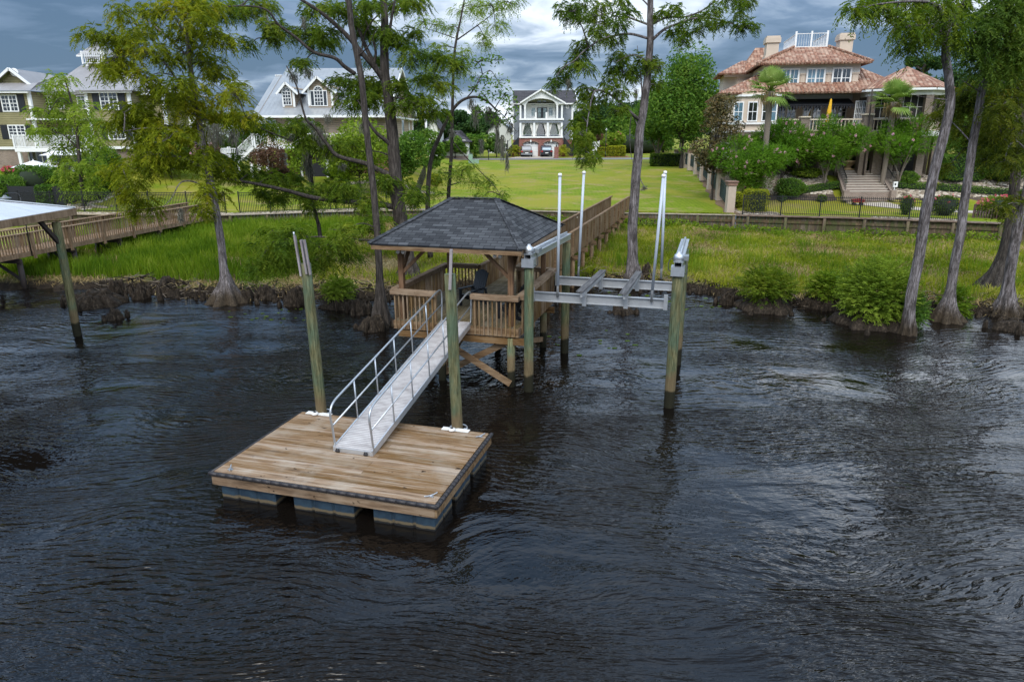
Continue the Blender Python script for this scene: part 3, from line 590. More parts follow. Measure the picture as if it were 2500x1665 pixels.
# --- boardwalk from the gazebo to the lawn
bw = DT('boardwalk', 'long weathered boardwalk with baluster railings running from the gazebo to the lawn', 'boardwalk', -2.4, 27)
xl = lambda y: -3.25+(y-12.4)*.0186; xr = lambda y: -1.93+(y-12.4)*.0166; YE = 41.6
mb = MB(); y = 12.4
while y < YE: mb.quad((xl(y), y, FZ), (xr(y), y, FZ), (xr(y), y+.135, FZ), (xl(y), y+.135, FZ)).quad((xl(y), y, FZ-.04), (xl(y), y+.135, FZ-.04), (xr(y), y+.135, FZ-.04), (xr(y), y, FZ-.04)).quad((xl(y), y, FZ-.04), (xr(y), y, FZ-.04), (xr(y), y, FZ), (xl(y), y, FZ)); y += .142
bw.add('deck', mb, 'dock_floor')
for fx, s_ in ((xl, -1), (xr, 1)):
    mb = MB(); y = 12.5
    while y < YE: x = fx(y)+s_*.04; mb.box(x-.02, x+.02, y-.045, y+.045, FZ-.22, 2.66); y += .118
    bw.add('balusters', mb, 'dock_wood')
    bw.add('top_rail', MB().beam((fx(12.4), 12.4, 2.70), (fx(YE), YE, 2.70), .15, .05), 'dock_beam'); bw.add('rim_board', MB().beam((fx(12.4)-s_*.0, 12.4, FZ-.12), (fx(YE), YE, FZ-.12), .04, .22), 'dock_beam')
    y = 12.6
    while y < YE+.1: x = fx(y)+s_*.095; bw.add('rail_post', MB().box(x-.035, x+.035, y-.045, y+.045, FZ-.3, 2.67), 'dock_beam'); y += 1.81
y = 14.5
while y < YE:
    for fx in (xl, xr): bw.add('pile', MB().tube([(fx(y)+(.05 if fx is xr else -.05), y, -.8), (fx(y)+(.05 if fx is xr else -.05), y, FZ-.28)], .11, 10), 'dock_wood')
    bw.add('cross_beam', MB().box(xl(y)-.3, xr(y)+.33, y-.14, y-.08, FZ-.42, FZ-.2), 'dock_beam'); y += 2.45
for y in (22.5, 29.0): mb = MB().box(xl(y)-.0, xl(y)+.07, y-.04, y+.04, 2.5, 2.6); bw.add('rail_light', mb, 'stone_cream')
# --- boat lift
LT = [(-.22, 7.74), (.03, 11.62), (3.80, 7.57), (3.80, 11.35)]
bl = DT('boat_lift', 'empty boat lift with grey cradle, two bunks and four white guide poles between green piles', 'boat lift', 1.8, 9.6)
for x, y in LT:
    k = random.random()*9; mb = MB().tube([(x+.00*t, y, -1.2+4.95*t/8) for t in range(9)], [.145-.0015*i for i in range(9)], 14, flute=lambda i, t: 1+.03*sin(3*t+k+i*.3)); bl.add('pile', mb, 'pile')
for a, b in ((0, 1), (2, 3)):
    (x0, y0), (x1, y1) = LT[a], LT[b]; mb = MB().beam((x0, y0-.17, 3.86), (x1, y1+.22, 3.86), .20, .02).beam((x0, y0-.17, 4.02), (x1, y1+.22, 4.02), .24, .02).beam((x0-.09, y0-.17, 3.94), (x1-.09, y1+.22, 3.94), .012, .16).beam((x0+.09, y0-.17, 3.94), (x1+.09, y1+.22, 3.94), .012, .16)
    mb.box(x0-.17, x0+.17, y0-.20, y0+.16, 3.66, 3.90)
    bl.add('top_beam', mb, 'galvanised')
    bl.add('cable_winder', MB().cyl((x0, y0+.3, 4.09), (x1, y1, 4.09), .035), 'galvanised')
    mo = bl.add('motor', MB().lathe([(.13, 0), (.13, .10), (.11, .17), (.05, .21), (.04, .25), (.001, .26)], (x0, y0-.02, 4.03)), 'galvanised')
    MB().box(x0+.12, x0+.24, y0+.12, y0+.5, 4.02, 4.13).build('gearbox', M['galv_box'], mo)
    for k2 in range(3): mo2 = bl.add('cable', MB().tube(catmull([(x0-.15+.1*k2, y0+.25, 4.05), (x0-.24+.2*k2, y0+.2, 4.0), (x0-.25+.24*k2, y0+.05, 3.8-.05*k2), (x0-.14+.13*k2, y0-.1, 3.75)], 3), .012, 5), 'black_plastic')
cz = 2.72
for yc, xs_, xe_ in ((8.80, -.42, 3.52), (11.20, -.20, 3.62)):
    mb = MB().box(xs_, xe_, yc-.07, yc+.07, cz-.012, cz).box(xs_, xe_, yc-.07, yc+.07, cz-.27, cz-.258).box(xs_+.001, xe_-.001, yc-.006, yc+.006, cz-.258, cz-.012)
    mb.box(xs_-.01, xs_+.10, yc-.08, yc-.03, cz-.30, cz+.14).box(xe_-.10, xe_+.01, yc-.08, yc-.03, cz-.30, cz+.14)
    bl.add('cradle_beam', mb, 'cradle_metal')
for q1, q2 in (((1250+520/3.136, 520+600/3.136), (1250+700/3.136, 520+438/3.136)), ((1250+850/3.136, 520+618/3.136), (1250+975/3.136, 520+450/3.136))):
    a = dl(Gr(*q1, cz+.22)); b = dl(Gr(*q2, cz+.22)); a = Vector(a); b = Vector(b)
    bo = bl.add('bunk', MB().beam(a+Vector((0, 0, -.035)), b+Vector((0, 0, -.035)), .20, .045).beam(a+Vector((-.07, 0, -.007)), b+Vector((-.07, 0, -.007)), .03, .012).beam(a+Vector((0, 0, -.007)), b+Vector((0, 0, -.007)), .03, .012).beam(a+Vector((.07, 0, -.007)), b+Vector((.07, 0, -.007)), .03, .012), 'bunk_board')
    MB().beam(a+Vector((.04, .05, -.13)), b+Vector((.04, -.02, -.13)), .06, .14).build('bunk_beam', M['cradle_metal'], bo)
    for yc in (8.80, 11.20):
        t = (yc-a.y)/(b.y-a.y); x = a.x+(b.x-a.x)*t; bl.add('bunk_bracket', MB().box(x-.02, x+.10, yc-.11, yc-.075, cz-.32, cz+.12), 'cradle_metal')
for q1, q2, yc in (((1361.6, 727), (1370, 427), 8.72), ((1412.6, 676), (1428.6, 422), 11.12), ((1590.6, 740), (1623, 431), 8.72), ((1615, 683), (1627, 423), 11.12)):
    # solve for the foot on the cradle
    lo, hi = 5., 40.
    for _ in range(50):
        m_ = (lo+hi)/2
        if dl(Pt(*q1, m_))[1] < yc: lo = m_
        else: hi = m_
    a = dl(Pt(*q1, m_)); b = dl(Pt(*q2, m_+.02)); a = Vector(a); b = Vector(b)
    gp = bl.add('guide_pole', MB().cyl(a.lerp(b, .10), b, .041, n=12), 'pvc'); MB().lathe([(.055, -.05), (.055, .0), (.04, .03), (.001, .035)], tuple(b), 12).build('cap', M['white_paint'], gp)
    MB().cyl(a, a.lerp(b, .2), .034, n=10).build('stub', M['cradle_metal'], gp)
# ================================================================== neighbours' docks
def lb(P): return Vector((float(P[0]), float(P[1]), float(P[2])))
pA = np.array(Pt(137, 526, Gr(190, 811.6)[1])); pb = Gr(190, 811.6)
bh = thing('boathouse', 'open boathouse at the left edge with pale standing-seam metal roof on tall dark piles', 'boathouse', pb)
def at(o, mb, name, mat, **k):                      # mesh given in world coordinates, parented to an unrotated empty
    return mb.build(name, M[mat], o, loc=tuple(-Vector(o.location)), **k)
c0 = Gr(186, 500, 4.62); c1 = Gr(0, 530, 4.62); d_ = (c1-c0)/np.linalg.norm(c1-c0); pe = np.array([-d_[1], d_[0], 0]); pe = pe if pe[1] > 0 else -pe
c1 = c0+d_*9.0; c3 = c0+pe*7.5; c2 = c1+pe*7.5; up_ = np.array([0, 0, 1.])
ra = c0+d_*3.75+pe*3.75+up_*.95; rb = c1-d_*3.75*0+pe*3.75+up_*.95
mb = MB().quad(c1, c0, ra, rb).quad(c0, c3, ra).quad(c3, c2, rb, ra); o = at(bh, mb, 'roof', 'metal_roof'); m_ = o.modifiers.new('s', 'SOLIDIFY'); m_.thickness = .05
mb = MB()
for a, b in ((c0, c1), (c0, c3), (c3, c2)): mb.beam(lb(a)+Vector((0, 0, -.14)), lb(b)+Vector((0, 0, -.14)), .05, .24)
at(bh, mb, 'fascia', 'brown_rail')
at(bh, MB().beam(lb(c0)+Vector((0, 0, .02)), lb(ra)+Vector((0, 0, .05)), .16, .03), 'hip_cap', 'metal_roof')
at(bh, MB().slab([c0-up_*.06, c3-up_*.06, c2-up_*.06, c1-up_*.06], .03), 'soffit', 'brown_rail')
for k, P in enumerate((c0+d_*.75+pe*.45, c0+d_*.75+pe*7.0, c0+d_*5+pe*7.0)):
    if k == 0: P = pb
    mb = MB().tube([(P[0], P[1], -1.2+.6*i) for i in range(10)], .14, 12, flute=lambda i, t: 1+.03*sin(3*t+i)); at(bh, mb, 'pile', 'pile')
    if k == 0: at(bh, MB().beam((P[0], P[1], 3.4), lb(P+d_*.85+up_*4.35), .10, .14), 'brace', 'dark_wood')
lw = thing('boardwalk', 'brown neighbouring boardwalk on the left with a baluster railing, leading over reeds to the fence', 'boardwalk', Gr(229, 600.5, 1.6))
a0, a1 = np.array([-25.8, 22.0]), np.array([-20.9, 48.8]); dv = (a1-a0)/np.linalg.norm(a1-a0); nv = np.array([-dv[1], dv[0]]); LL = np.linalg.norm(a1-a0)
def lp(t, s_, z): P = a0+dv*t+nv*s_; return (float(P[0]), float(P[1]), z)
FZ2 = 1.72
mb = MB(); t_ = 0
while t_ < LL: mb.slab([lp(t_, 1.7, FZ2), lp(t_, 0, FZ2), lp(t_+.135, 0, FZ2), lp(t_+.135, 1.7, FZ2)], .035); t_ += .143
at(lw, mb, 'deck', 'brown_rail')
for s_ in (-.04, 1.74):
    mb = MB(); t_ = .1
    while t_ < LL: mb.beam(lp(t_, s_, FZ2-.2), lp(t_, s_, 2.60), .045, .045, up=(dv[0], dv[1], 0)); t_ += .165
    at(lw, mb, 'balusters', 'brown_rail'); at(lw, MB().beam(lp(0, s_, 2.62), lp(LL, s_, 2.62), .22, .045), 'top_rail', 'brown_rail'); at(lw, MB().beam(lp(0, s_-.03, FZ2-.12), lp(LL, s_-.03, FZ2-.12), .04, .2), 'rim_board', 'brown_rail')
    t_ = .4
    while t_ < LL: at(lw, MB().beam(lp(t_, s_-.09 if s_ < 1 else s_+.09, FZ2-.35), lp(t_, s_-.09 if s_ < 1 else s_+.09, 2.62), .11, .11, up=(dv[0], dv[1], 0)), 'rail_post', 'brown_rail'); t_ += 2.35
t_ = 1.2
while t_ < LL:
    for s_ in (.1, 1.6): at(lw, MB().tube([lp(t_, s_, -.8), lp(t_, s_, FZ2-.3)], .13, 10), 'pile', 'dark_wood')
    at(lw, MB().beam(lp(t_-.14, -.15, FZ2-.36), lp(t_-.14, 1.85, FZ2-.36), .06, .24), 'cross_beam', 'dark_wood'); at(lw, MB().beam(lp(t_, .15, .4), lp(t_, 1.55, 1.3), .05, .15), 'cross_brace', 'dark_wood'); t_ += 3.4
for t_, yy in ((3.9, 0), (11.9, 0)):
    P = lp(t_, -.2, 0); po = at(lw, MB().tube([(P[0], P[1], 1.5), (P[0]-.0, P[1], 4.35)], .028, 6).tube(catmull([(P[0], P[1], 4.35), (P[0]-.08, P[1], 4.5), (P[0]-.3, P[1], 4.52), (P[0]-.75, P[1]+.1, 4.5), (P[0]-.8, P[1]+.1, 4.4)], 4), .022, 6), 'lamp_post', 'black_iron')
    MB().lathe([(.26, -.08), (.24, -.03), (.12, .0), (.05, .09), (.001, .1)], (P[0]-.8, P[1]+.1, 4.34), 14).build('lamp_shade', M['galv_box'], po)
rd = thing('boardwalk', 'dark reddish-brown boardwalk railing at the right edge, beyond the twin cypress trunks', 'boardwalk', (30, 42.5, 1.7))
RA, RB = Gr(2385, 507, 2.62), Gr(2470, 512, 2.62); dv2 = (RB-RA)/np.linalg.norm(RB-RA); RB = RA+dv2*7.5; nv2 = np.array([-dv2[1], dv2[0], 0])
def rp(t, s_, z): P = RA+dv2*t+nv2*s_; return (float(P[0]), float(P[1]), z)
mb = MB(); t_ = 0
while t_ < 7.5: mb.slab([rp(t_, 0, 1.68), rp(t_+.135, 0, 1.68), rp(t_+.135, 1.8, 1.68), rp(t_, 1.8, 1.68)], .04); t_ += .143
at(rd, mb, 'deck', 'mauve_rail')
for s_ in (0, 1.8):
    mb = MB(); t_ = .05
    while t_ < 7.5: mb.beam(rp(t_, s_, 1.55), rp(t_, s_, 2.58), .06, .06, up=(dv2[0], dv2[1], 0)); t_ += .15
    at(rd, mb, 'balusters', 'mauve_rail'); at(rd, MB().beam(rp(-.05, s_, 2.61), rp(7.5, s_, 2.61), .2, .05), 'top_rail', 'mauve_rail'); at(rd, MB().beam(rp(-.05, s_-.05, 1.55), rp(7.5, s_-.05, 1.55), .05, .24), 'rim_board', 'mauve_rail')
    for t_ in (0, 2.1, 4.3, 6.5): at(rd, MB().beam(rp(t_, s_-.09, 1.0), rp(t_, s_-.09, 2.62), .15, .15, up=(dv2[0], dv2[1], 0)), 'rail_post', 'mauve_rail')
for t_ in (1.5, 5.0):
    for s_ in (.1, 1.7): at(rd, MB().tube([rp(t_, s_, -.5), rp(t_, s_, 1.4)], .12, 10), 'pile', 'dark_wood')
# ================================================================== bulkheads
def bulkhead(lab, x0, x1, capm, w=.30):
    xs_ = [x0]+[p[0] for p in BK if x0 < p[0] < x1]+[x1]; o = thing('retaining_wall', lab, 'wall', ((x0+x1)/2, float(yb((x0+x1)/2)), .5), 0, 'timber bulkheads along the marsh')
    mb = MB(); mc = MB()
    for a, b in zip(xs_[:-1], xs_[1:]):
        ya, yb_ = float(yb(a)), float(yb(b)); L = math.hypot(b-a, yb_-ya); n = max(1, int(L/.22))
        for i in range(n):
            t0, t1 = i/n, (i+.96)/n; mb.beam((a+(b-a)*t0, ya+(yb_-ya)*t0, .75), (a+(b-a)*t1, ya+(yb_-ya)*t1, .75), .06, 1.9)
        mc.beam((a, ya-.02, 1.74), (b, yb_-.02, 1.74), w, .07); mb.beam((a, ya-.07, 1.35), (b, yb_-.07, 1.35), .07, .16)
    at(o, mb, 'planks', 'fence_wood'); at(o, mc, 'cap', capm)
    x = x0+.7
    while x < x1: at(o, MB().cyl((x, float(yb(x))-.18, -.3), (x, float(yb(x))-.17, 1.66), .10, n=8), 'post', 'fence_wood'); x += 2.35
bulkhead('timber retaining wall with a pale cap below the left lawns and black fence', -44, -6.6, 'pale_cap', .34)
bulkhead('low timber retaining wall with a thin pale cap at the foot of the middle lawn', -6.58, 15.45, 'pale_cap', .2)
bulkhead('timber retaining wall with a mauve-brown cap under the right garden fence', 15.47, 46, 'cap_wood', .42)
# ================================================================== houses
def R1(x, y): return (1650+x/4.612, 60+y/4.612)
def R2(x, y): return (2020+x/5.226, 150+y/5.226)
def E1(x, y): return (1240+x/7.838, 200+y/7.838)
def M1(x, y): return (540+x/4.205, 150+y/4.205)
FR = [0., 0., 0.]                        # pivot x, y and turn of the frame a house is measured in
def LP(q, Y):
    r = ray(*q); c, s_ = cos(-FR[2]), sin(-FR[2]); ox, oy = -FR[0], -FR[1]; ox, oy = c*ox-s_*oy+FR[0], s_*ox+c*oy+FR[1]
    rx, ry = c*r[0]-s_*r[1], s_*r[0]+c*r[1]; t = (Y-oy)/ry; return np.array([ox+rx*t, Y, H+r[2]*t])
def X(q, Y): return float(LP(q, Y)[0])
def Z(q, Y): return float(LP(q, Y)[2])
def win(o, x0, x1, z0, z1, Y, nx=2, nz=2, gl='glass_dark', fr='white_paint', fw=.09, mw=.035, name='window', split=False, sill=False):
    mb = MB().box(x0-fw, x0, Y-.07, Y+.0, z0-fw, z1+fw).box(x1, x1+fw, Y-.07, Y, z0-fw, z1+fw).box(x0, x1, Y-.068, Y, z1, z1+fw).box(x0, x1, Y-.068, Y, z0-fw, z0)
    for i in range(1, nx):
        x = x0+(x1-x0)*i/nx; w = .06 if (split and i == nx//2) else mw/2; mb.box(x-w, x+w, Y-.06, Y-.01, z0, z1)
    for i in range(1, nz): z = z0+(z1-z0)*i/nz; mb.box(x0, x1, Y-.058, Y-.012, z-mw/2-(.02 if i*2 == nz else 0), z+mw/2)
    if sill: mb.box(x0-fw-.1, x1+fw+.1, Y-.12, Y, z0-fw-.1, z0-fw)
    f = at(o, mb, name, fr); MB().box(x0, x1, Y-.025, Y-.004, z0, z1).build('pane', M[gl], f); return f
def shut(o, x0, x1, z0, z1, Y): at(o, MB().box(x0, x1, Y-.06, Y, z0, z1), 'shutter', 'black_plastic')
def solid(o, t=.12): m = o.modifiers.new('solid', 'SOLIDIFY'); m.thickness = t; m.offset = -1; return o
def hip(o, x0, x1, y0, y1, z, zr, rx0, rx1, ry, mat, name='roof', ry1=None, t=.14):
    ry1 = ry if ry1 is None else ry1; a, b, c, d = (x0, y0, z), (x1, y0, z), (x1, y1, z), (x0, y1, z); e, f, g, h = (rx0, ry, zr), (rx1, ry, zr), (rx1, ry1, zr), (rx0, ry1, zr)
    mb = MB().quad(a, b, f, e)
    if ry1 > ry: mb.quad(b, c, g, f).quad(c, d, h, g).quad(d, a, e, h).quad(e, f, g, h)
    else: mb.quad(b, c, f).quad(c, d, e, f).quad(d, a, e)
    return solid(at(o, mb, name, mat), t)
def balus(o, p, q, h=.9, sp=.3, mat='stone_cream', r=.06, name='balustrade', rail_=(.2, .1)):
    p = Vector(p); q = Vector(q); L = (q-p).length; n = max(1, int(L/sp)); mb = MB()
    for i in range(n): c = p.lerp(q, (i+.5)/n); mb.tube([c+Vector((0, 0, .06)), c+Vector((0, 0, h*.3)), c+Vector((0, 0, h*.6)), c+Vector((0, 0, h-.08))], [r*.6, r, r*.5, r*.7], 6, False)
    mb.beam(p+Vector((0, 0, h-.05)), q+Vector((0, 0, h-.05)), *rail_).beam(p+Vector((0, 0, .04)), q+Vector((0, 0, .04)), rail_[0]*.8, .08)
    return at(o, mb, name, mat)
def rail_w(o, p, q, h=1.0, sp=.13, mat='white_paint', name='railing', posts=True):
    p = Vector(p); q = Vector(q); L = (q-p).length; n = max(1, int(L/sp)); mb = MB(); u = Vector((0, 0, 1))
    for i in range(n): c = p.lerp(q, (i+.5)/n); mb.beam(c+u*.08, c+u*(h-.04), .04, .04, up=(0, 1, 0))
    mb.beam(p+u*h, q+u*h, .09, .06).beam(p+u*.1, q+u*.1, .06, .05)
    if posts:
        for i in range(int(L/2)+2): c = p.lerp(q, min(1, i*2/L)); mb.beam(c, c+u*(h+.12), .12, .12, up=(0, 1, 0))
    return at(o, mb, name, mat)
def sconce(): pass
# ---------------- right mansion
rh = thing('mansion', 'large cream stucco mansion with clay tile roofs, roof deck railing, two chimneys and black awning', 'house', (27, 62, 3.9), radians(-11.5)); FR[:] = [27, 62, radians(-11.5)]
zb = 2.3; zf = 7.25; ze = 10.35
xl0, xl1 = X(D(352, 750), 60), X(D(700, 750), 60); xc1 = X(D(1215, 750), 62)
poly = [(xl0, 61.6), (xl0+1.2, 60.05), (xl1, 60.05), (xl1, 63), (xc1, 63), (xc1+1.6, 60.9), (xc1+3.2, 60.9), (xc1+4, 76), (xl0, 76)]
at(rh, MB().prism(poly, zf, ze, 'z'), 'wall', 'cream_stucco')
at(rh, MB().prism([(xl0+.05, 61.7), (xl0+1.2, 60.15), (xl1-.05, 60.15), (xl1-.05, 63.5), (xc1+3, 63.5), (xc1+3.9, 75.9), (xl0+.05, 75.9)], zb, zf, 'z'), 'basement_wall', 'brick_grey')
tr = [(xl0-.1, 61.6), (xl0+1.15, 59.95), (xl1+.1, 59.95), (xl1+.1, 62.9)]
mb = MB()
for zz_ in (zf-.02, Z(D(500, 838), 60)-.12, ze-.22):
    for (a, b), (c, d) in zip(tr[:-1], tr[1:]): mb.beam((a, b, zz_), (c, d, zz_), .16, .16)
mb.beam((xl1, 62.9, ze-.3), (xc1, 62.9, ze-.3), .2, .5); at(rh, mb, 'cornice', 'white_paint')
for a, b in ((408, 460), (503, 558), (600, 645)): win(rh, X(D(a, 770), 60), X(D(b, 770), 60), Z(D(400, 828), 60), Z(D(400, 708), 60), 60.04, 2, 2, 'glass_dark' if a > 450 else 'glass_blue')
win(rh, X(D(318, 1000), 60), X(D(352, 1000), 60), Z(D(400, 1070), 60), Z(D(400, 980), 60), 60.14, 2, 2, 'glass_pale')
win(rh, xl0+.2, xl0+.8, Z(D(400, 1075), 60), Z(D(400, 990), 60), 60.9, 2, 1, 'glass_pale')
win(rh, xl1-.5, xl1-.12, Z(D(400, 828), 60), Z(D(400, 708), 60), 60.04, 1, 2, 'glass_blue')
for a, b in ((703, 745), (762, 815), (872, 920), (934, 985), (1058, 1092), (1105, 1155)):
    win(rh, X(D(a, 790), 63), X(D(b, 790), 63), zf+.15, Z(D(700, 735), 63), 62.99, 2, 4, 'glass_dark', name='french_door')
for a, b in ((1222, 1243), (1246, 1266), (1270, 1290)): win(rh, X(D(a, 770), 61), X(D(b, 770), 61)-.04, zf+.5, Z(D(1250, 706), 60.9), 60.88+.0, 2, 4, 'glass_dark', fw=.07)
win(rh, X(D(1313, 770), 60.9), X(D(1335, 770), 60.9), zf+.5, Z(D(1250, 730), 60.9), 60.89, 1, 2, 'glass_dark')
mb = MB(); xa_, xb_ = X(D(700, 720), 61), X(D(1215, 720), 61); n = 26
zt_, zm_ = Z(D(900, 690), 61), Z(D(900, 733), 60.6)
mb.prism([(62.9, zt_+.15), (62.9, zt_+.1), (60.6, zm_-.02), (60.55, zm_+.05)], xa_, xb_, 'x')
for i in range(n): a = xa_+(xb_-xa_)*i/n; mb.prism([(a+.03, zm_), (a+(xb_-xa_)/n-.03, zm_), (a+(xb_-xa_)/n-.08, zm_-.26), (a+.08, zm_-.26)], 60.55, 60.57)
mb.prism([(62.9, zt_+.1), (62.9, zm_), (60.6, zm_)], xa_-.02, xa_, 'x').prism([(62.9, zt_+.1), (62.9, zm_), (60.6, zm_)], xb_, xb_+.02, 'x'); at(rh, mb, 'awning', 'black_fabric')
# upper storey
ux0, ux1 = X(D(612, 500), 62), X(D(1253, 500), 62); uz1 = Z(D(900, 447), 62)
at(rh, MB().box(ux0, ux1, 62, 74, ze-.1, uz1), 'upper_wall', 'cream_stucco')
mb = MB().box(ux0-.06, ux1+.06, 61.93, 74, uz1-.45, uz1-.003); mb.box(ux0-.05, ux1+.05, 61.94, 62, Z(D(900, 520), 62)+.0, uz1-.45)
for a, b in ((645, 722), (848, 893), (1025, 1067), (1196, 1250)): at(rh, MB().box(X(D(a, 560), 62), X(D(b, 560), 62), 61.90, 61.938, Z(D(900, 522), 62), Z(D(900, 510), 62)).box(X(D(a, 560), 62)+.1, X(D(b, 560), 62)-.1, 61.95, 61.99, Z(D(900, 622), 62), Z(D(900, 522), 62)), 'pilaster', 'cream_stucco')
at(rh, mb, 'frieze', 'grey_stucco')
for a, b, g in ((730, 833, 'glass_blue'), (902, 1008, 'glass_blue'), (1075, 1185, 'glass_dark')): win(rh, X(D(a, 550), 62), X(D(b, 550), 62), Z(D(900, 607), 62), Z(D(900, 487), 62), 61.93, 4, 2, g, split=True, fw=.13, sill=True)
dx0, dx1 = X(D(812, 335), 64.6), X(D(1045, 335), 64.6); dz_ = Z(D(900, 335), 64.6)
hip(rh, ux0-.75, ux1+.75, 61.2, 74.8, uz1, dz_, dx0, dx1, 64.6, 'clay_tile', 'upper_roof', 71.2)
mb = MB()
for (a, b) in (((ux0-.75, 61.2, uz1), (dx0, 64.6, dz_)), ((ux1+.75, 61.2, uz1), (dx1, 64.6, dz_))):
    a = Vector(a); b = Vector(b); mb = MB()
    for i in range(16): mb.beam(a.lerp(b, i/16)+Vector((0, 0, .06)), a.lerp(b, (i+.85)/16)+Vector((0, 0, .1)), .28, .12)
    at(rh, mb, 'ridge_tiles', 'clay_tile')
def eave_tiles(x0, x1, y, z): 
    mb = MB(); n = int((x1-x0)/.3)
    for i in range(n): a = x0+(x1-x0)*(i+.5)/n; mb.cyl((a, y-.04, z-.03), (a, y+.5, z+.2), .10, n=6)
    at(rh, mb, 'eave_tiles', 'clay_tile')
eave_tiles(ux0-.7, ux1+.7, 61.2, uz1)
hip(rh, xl0-.8, xc1+4.2, 59.2+.9, 77, ze, ze+3.9, xl0+7.5, xc1-2.0, 68.5, 'clay_tile', 'main_roof'); eave_tiles(xl0-.6, xc1+1, 60.1, ze)
balus(rh, (dx0+.1, 64.75, dz_), (dx1-.1, 64.75, dz_), 1.15, .2, 'white_paint', .016, 'roof_railing', (.07, .05)); balus(rh, (dx0+.1, 64.85, dz_), (dx0+.1, 71.0, dz_), 1.15, .2, 'white_paint', .016, 'roof_railing', (.07, .05)); balus(rh, (dx1-.1, 64.85, dz_), (dx1-.1, 71.0, dz_), 1.15, .2, 'white_paint', .016, 'roof_railing', (.07, .05))
at(rh, MB().box(dx0+.05, dx0+.2, 64.7, 64.85, dz_, dz_+1.3).box((dx0+dx1)/2-.07, (dx0+dx1)/2+.07, 64.7, 64.85, dz_, dz_+1.3).box(dx1-.2, dx1-.05, 64.7, 64.85, dz_, dz_+1.3), 'railing_post', 'white_paint')
for a, b, t_, bt, Yc in ((627, 709, 262, 470, 64), (1120, 1208, 246, 400, 65.5)):
    x0, x1 = X(D(a, 350), Yc), X(D(b, 350), Yc); z0, z1 = Z(D(a, bt), Yc)-1.5, Z(D(a, t_), Yc)
    at(rh, MB().box(x0, x1, Yc, Yc+1.5, z0, z1-.25).box(x0-.12, x1+.12, Yc-.12, Yc+1.62, z1-.5, z1-.1).box(x0-.05, x1+.05, Yc-.05, Yc+1.55, z1-.098, z1+.05).box(x0-.1, x1+.1, Yc-.1, Yc+1.6, z1-1.75, z1-1.55), 'chimney', 'cream_stucco')
# back-left turret room
bx0, bx1 = X(D(345, 540), 70), X(D(625, 540), 70); bz = Z(D(400, 510), 70)
at(rh, MB().prism([(bx0, 71.5), (bx0+1.2, 70), (bx1, 70), (bx1, 76), (bx0, 76)], ze, bz, 'z'), 'back_wall', 'cream_stucco'); at(rh, MB().box(bx0-.1, bx1, 69.9, 70, bz-.3, bz-.01), 'cornice', 'white_paint')
hip(rh, bx0-.7, X(D(505, 540), 69.5), 69.3, 76, bz, bz+1.3, bx0+1.6, bx0+3, 72, 'clay_tile', 'back_roof'); hip(rh, X(D(460, 540), 69.5), bx1+1, 69.8, 76, bz+.2, bz+2.5, X(D(545, 540), 71), bx1, 72.5, 'clay_tile', 'back_roof')
# terrace
tx0, tx1 = X(D(845, 850), 58), X(D(1335, 850), 58)
at(rh, MB().box(tx0-5, tx1+1, 58.05, 63, zf-.35, zf-.02), 'terrace', 'brick_grey'); mb = MB()
at(rh, MB().box(X(D(1272, 900), 58), X(D(1330, 900), 58), 57.8, 58.8, zb, zf+1.2), 'pier', 'brick_grey'); at(rh, MB().box(X(D(1266, 900), 58), X(D(1336, 900), 58), 57.7, 58.9, zf+1.2, zf+1.32), 'pier_cap', 'stone_cream')
at(rh, MB().box(X(D(845, 900), 58), X(D(905, 900), 58), 57.8, 58.6, zb, zf+1.05), 'pier', 'brick_grey'); at(rh, MB().box(X(D(840, 900), 58), X(D(910, 900), 58), 57.7, 58.7, zf+1.05, zf+1.15), 'pier_cap', 'stone_cream')
balus(rh, (X(D(907, 850), 58), 58.2, zf), (X(D(1270, 850), 58), 58.2, zf), .95, .26); balus(rh, (xl1+.2, 58.2, zf), (X(D(843, 850), 58), 58.2, zf), .95, .26)
at(rh, MB().cyl((X(D(1325, 900), 57.6), 57.7, zb), (X(D(1333, 700), 57.6), 57.7, ze), .06), 'downpipe', 'dark_wood')
for a in (620, 720, 1010, 1130, 1380): x = X(D(a, 1000), 58.4); at(rh, MB().box(x-.35, x+.35, 58.1, 58.9, zb, zf-.35), 'pier', 'brick_grey')
# round porch
tc_ = LP(R2(1045, 100), 60.6); tcx = float(tc_[0]); rt = 3.15; N8 = 8
ang = [radians(22.5+45*i) for i in range(8)]; oc = lambda r, z: [(tcx+r*cos(a), 60.6+r*sin(a), z) for a in ang]
zt1 = Z(R2(1200, 365), 57.6); zt0 = Z(R2(1200, 465), 57.8); E_ = oc(rt+.45, zt1); top_ = (tcx, 60.6, float(tc_[2]))
solid(at(rh, (lambda m: [m.quad(E_[i], E_[(i+1) % 8], top_) for i in range(8)] and m)(MB()), 'porch_roof', 'clay_tile'), .12)
mb = MB()
for i in range(8): mb.slab([oc(rt, zt1-.05)[i], oc(rt, zt1-.05)[(i+1) % 8], (tcx, 60.6, zt1-.05)], zt1-.05-zt0)
at(rh, mb, 'porch_entablature', 'grey_stucco'); at(rh, (lambda m: [m.beam(oc(rt+.25, zt1-.14)[i], oc(rt+.25, zt1-.14)[(i+1) % 8], .3, .16) for i in range(8)] and m)(MB()), 'porch_cornice', 'white_paint')
mb = MB()
for a in ang+[radians(270-12), radians(270+12)][:0]: x, y = tcx+(rt-.3)*cos(a), 60.6+(rt-.3)*sin(a); at(rh, MB().box(x-.27, x+.27, y-.27, y+.27, zb, zt0), 'porch_column', 'brick_grey')
at(rh, (lambda m: [m.slab([oc(rt, zf)[i], oc(rt, zf)[(i+1) % 8], (tcx, 60.6, zf)], .4) for i in range(8)] and m)(MB()), 'porch_floor', 'grey_stucco')
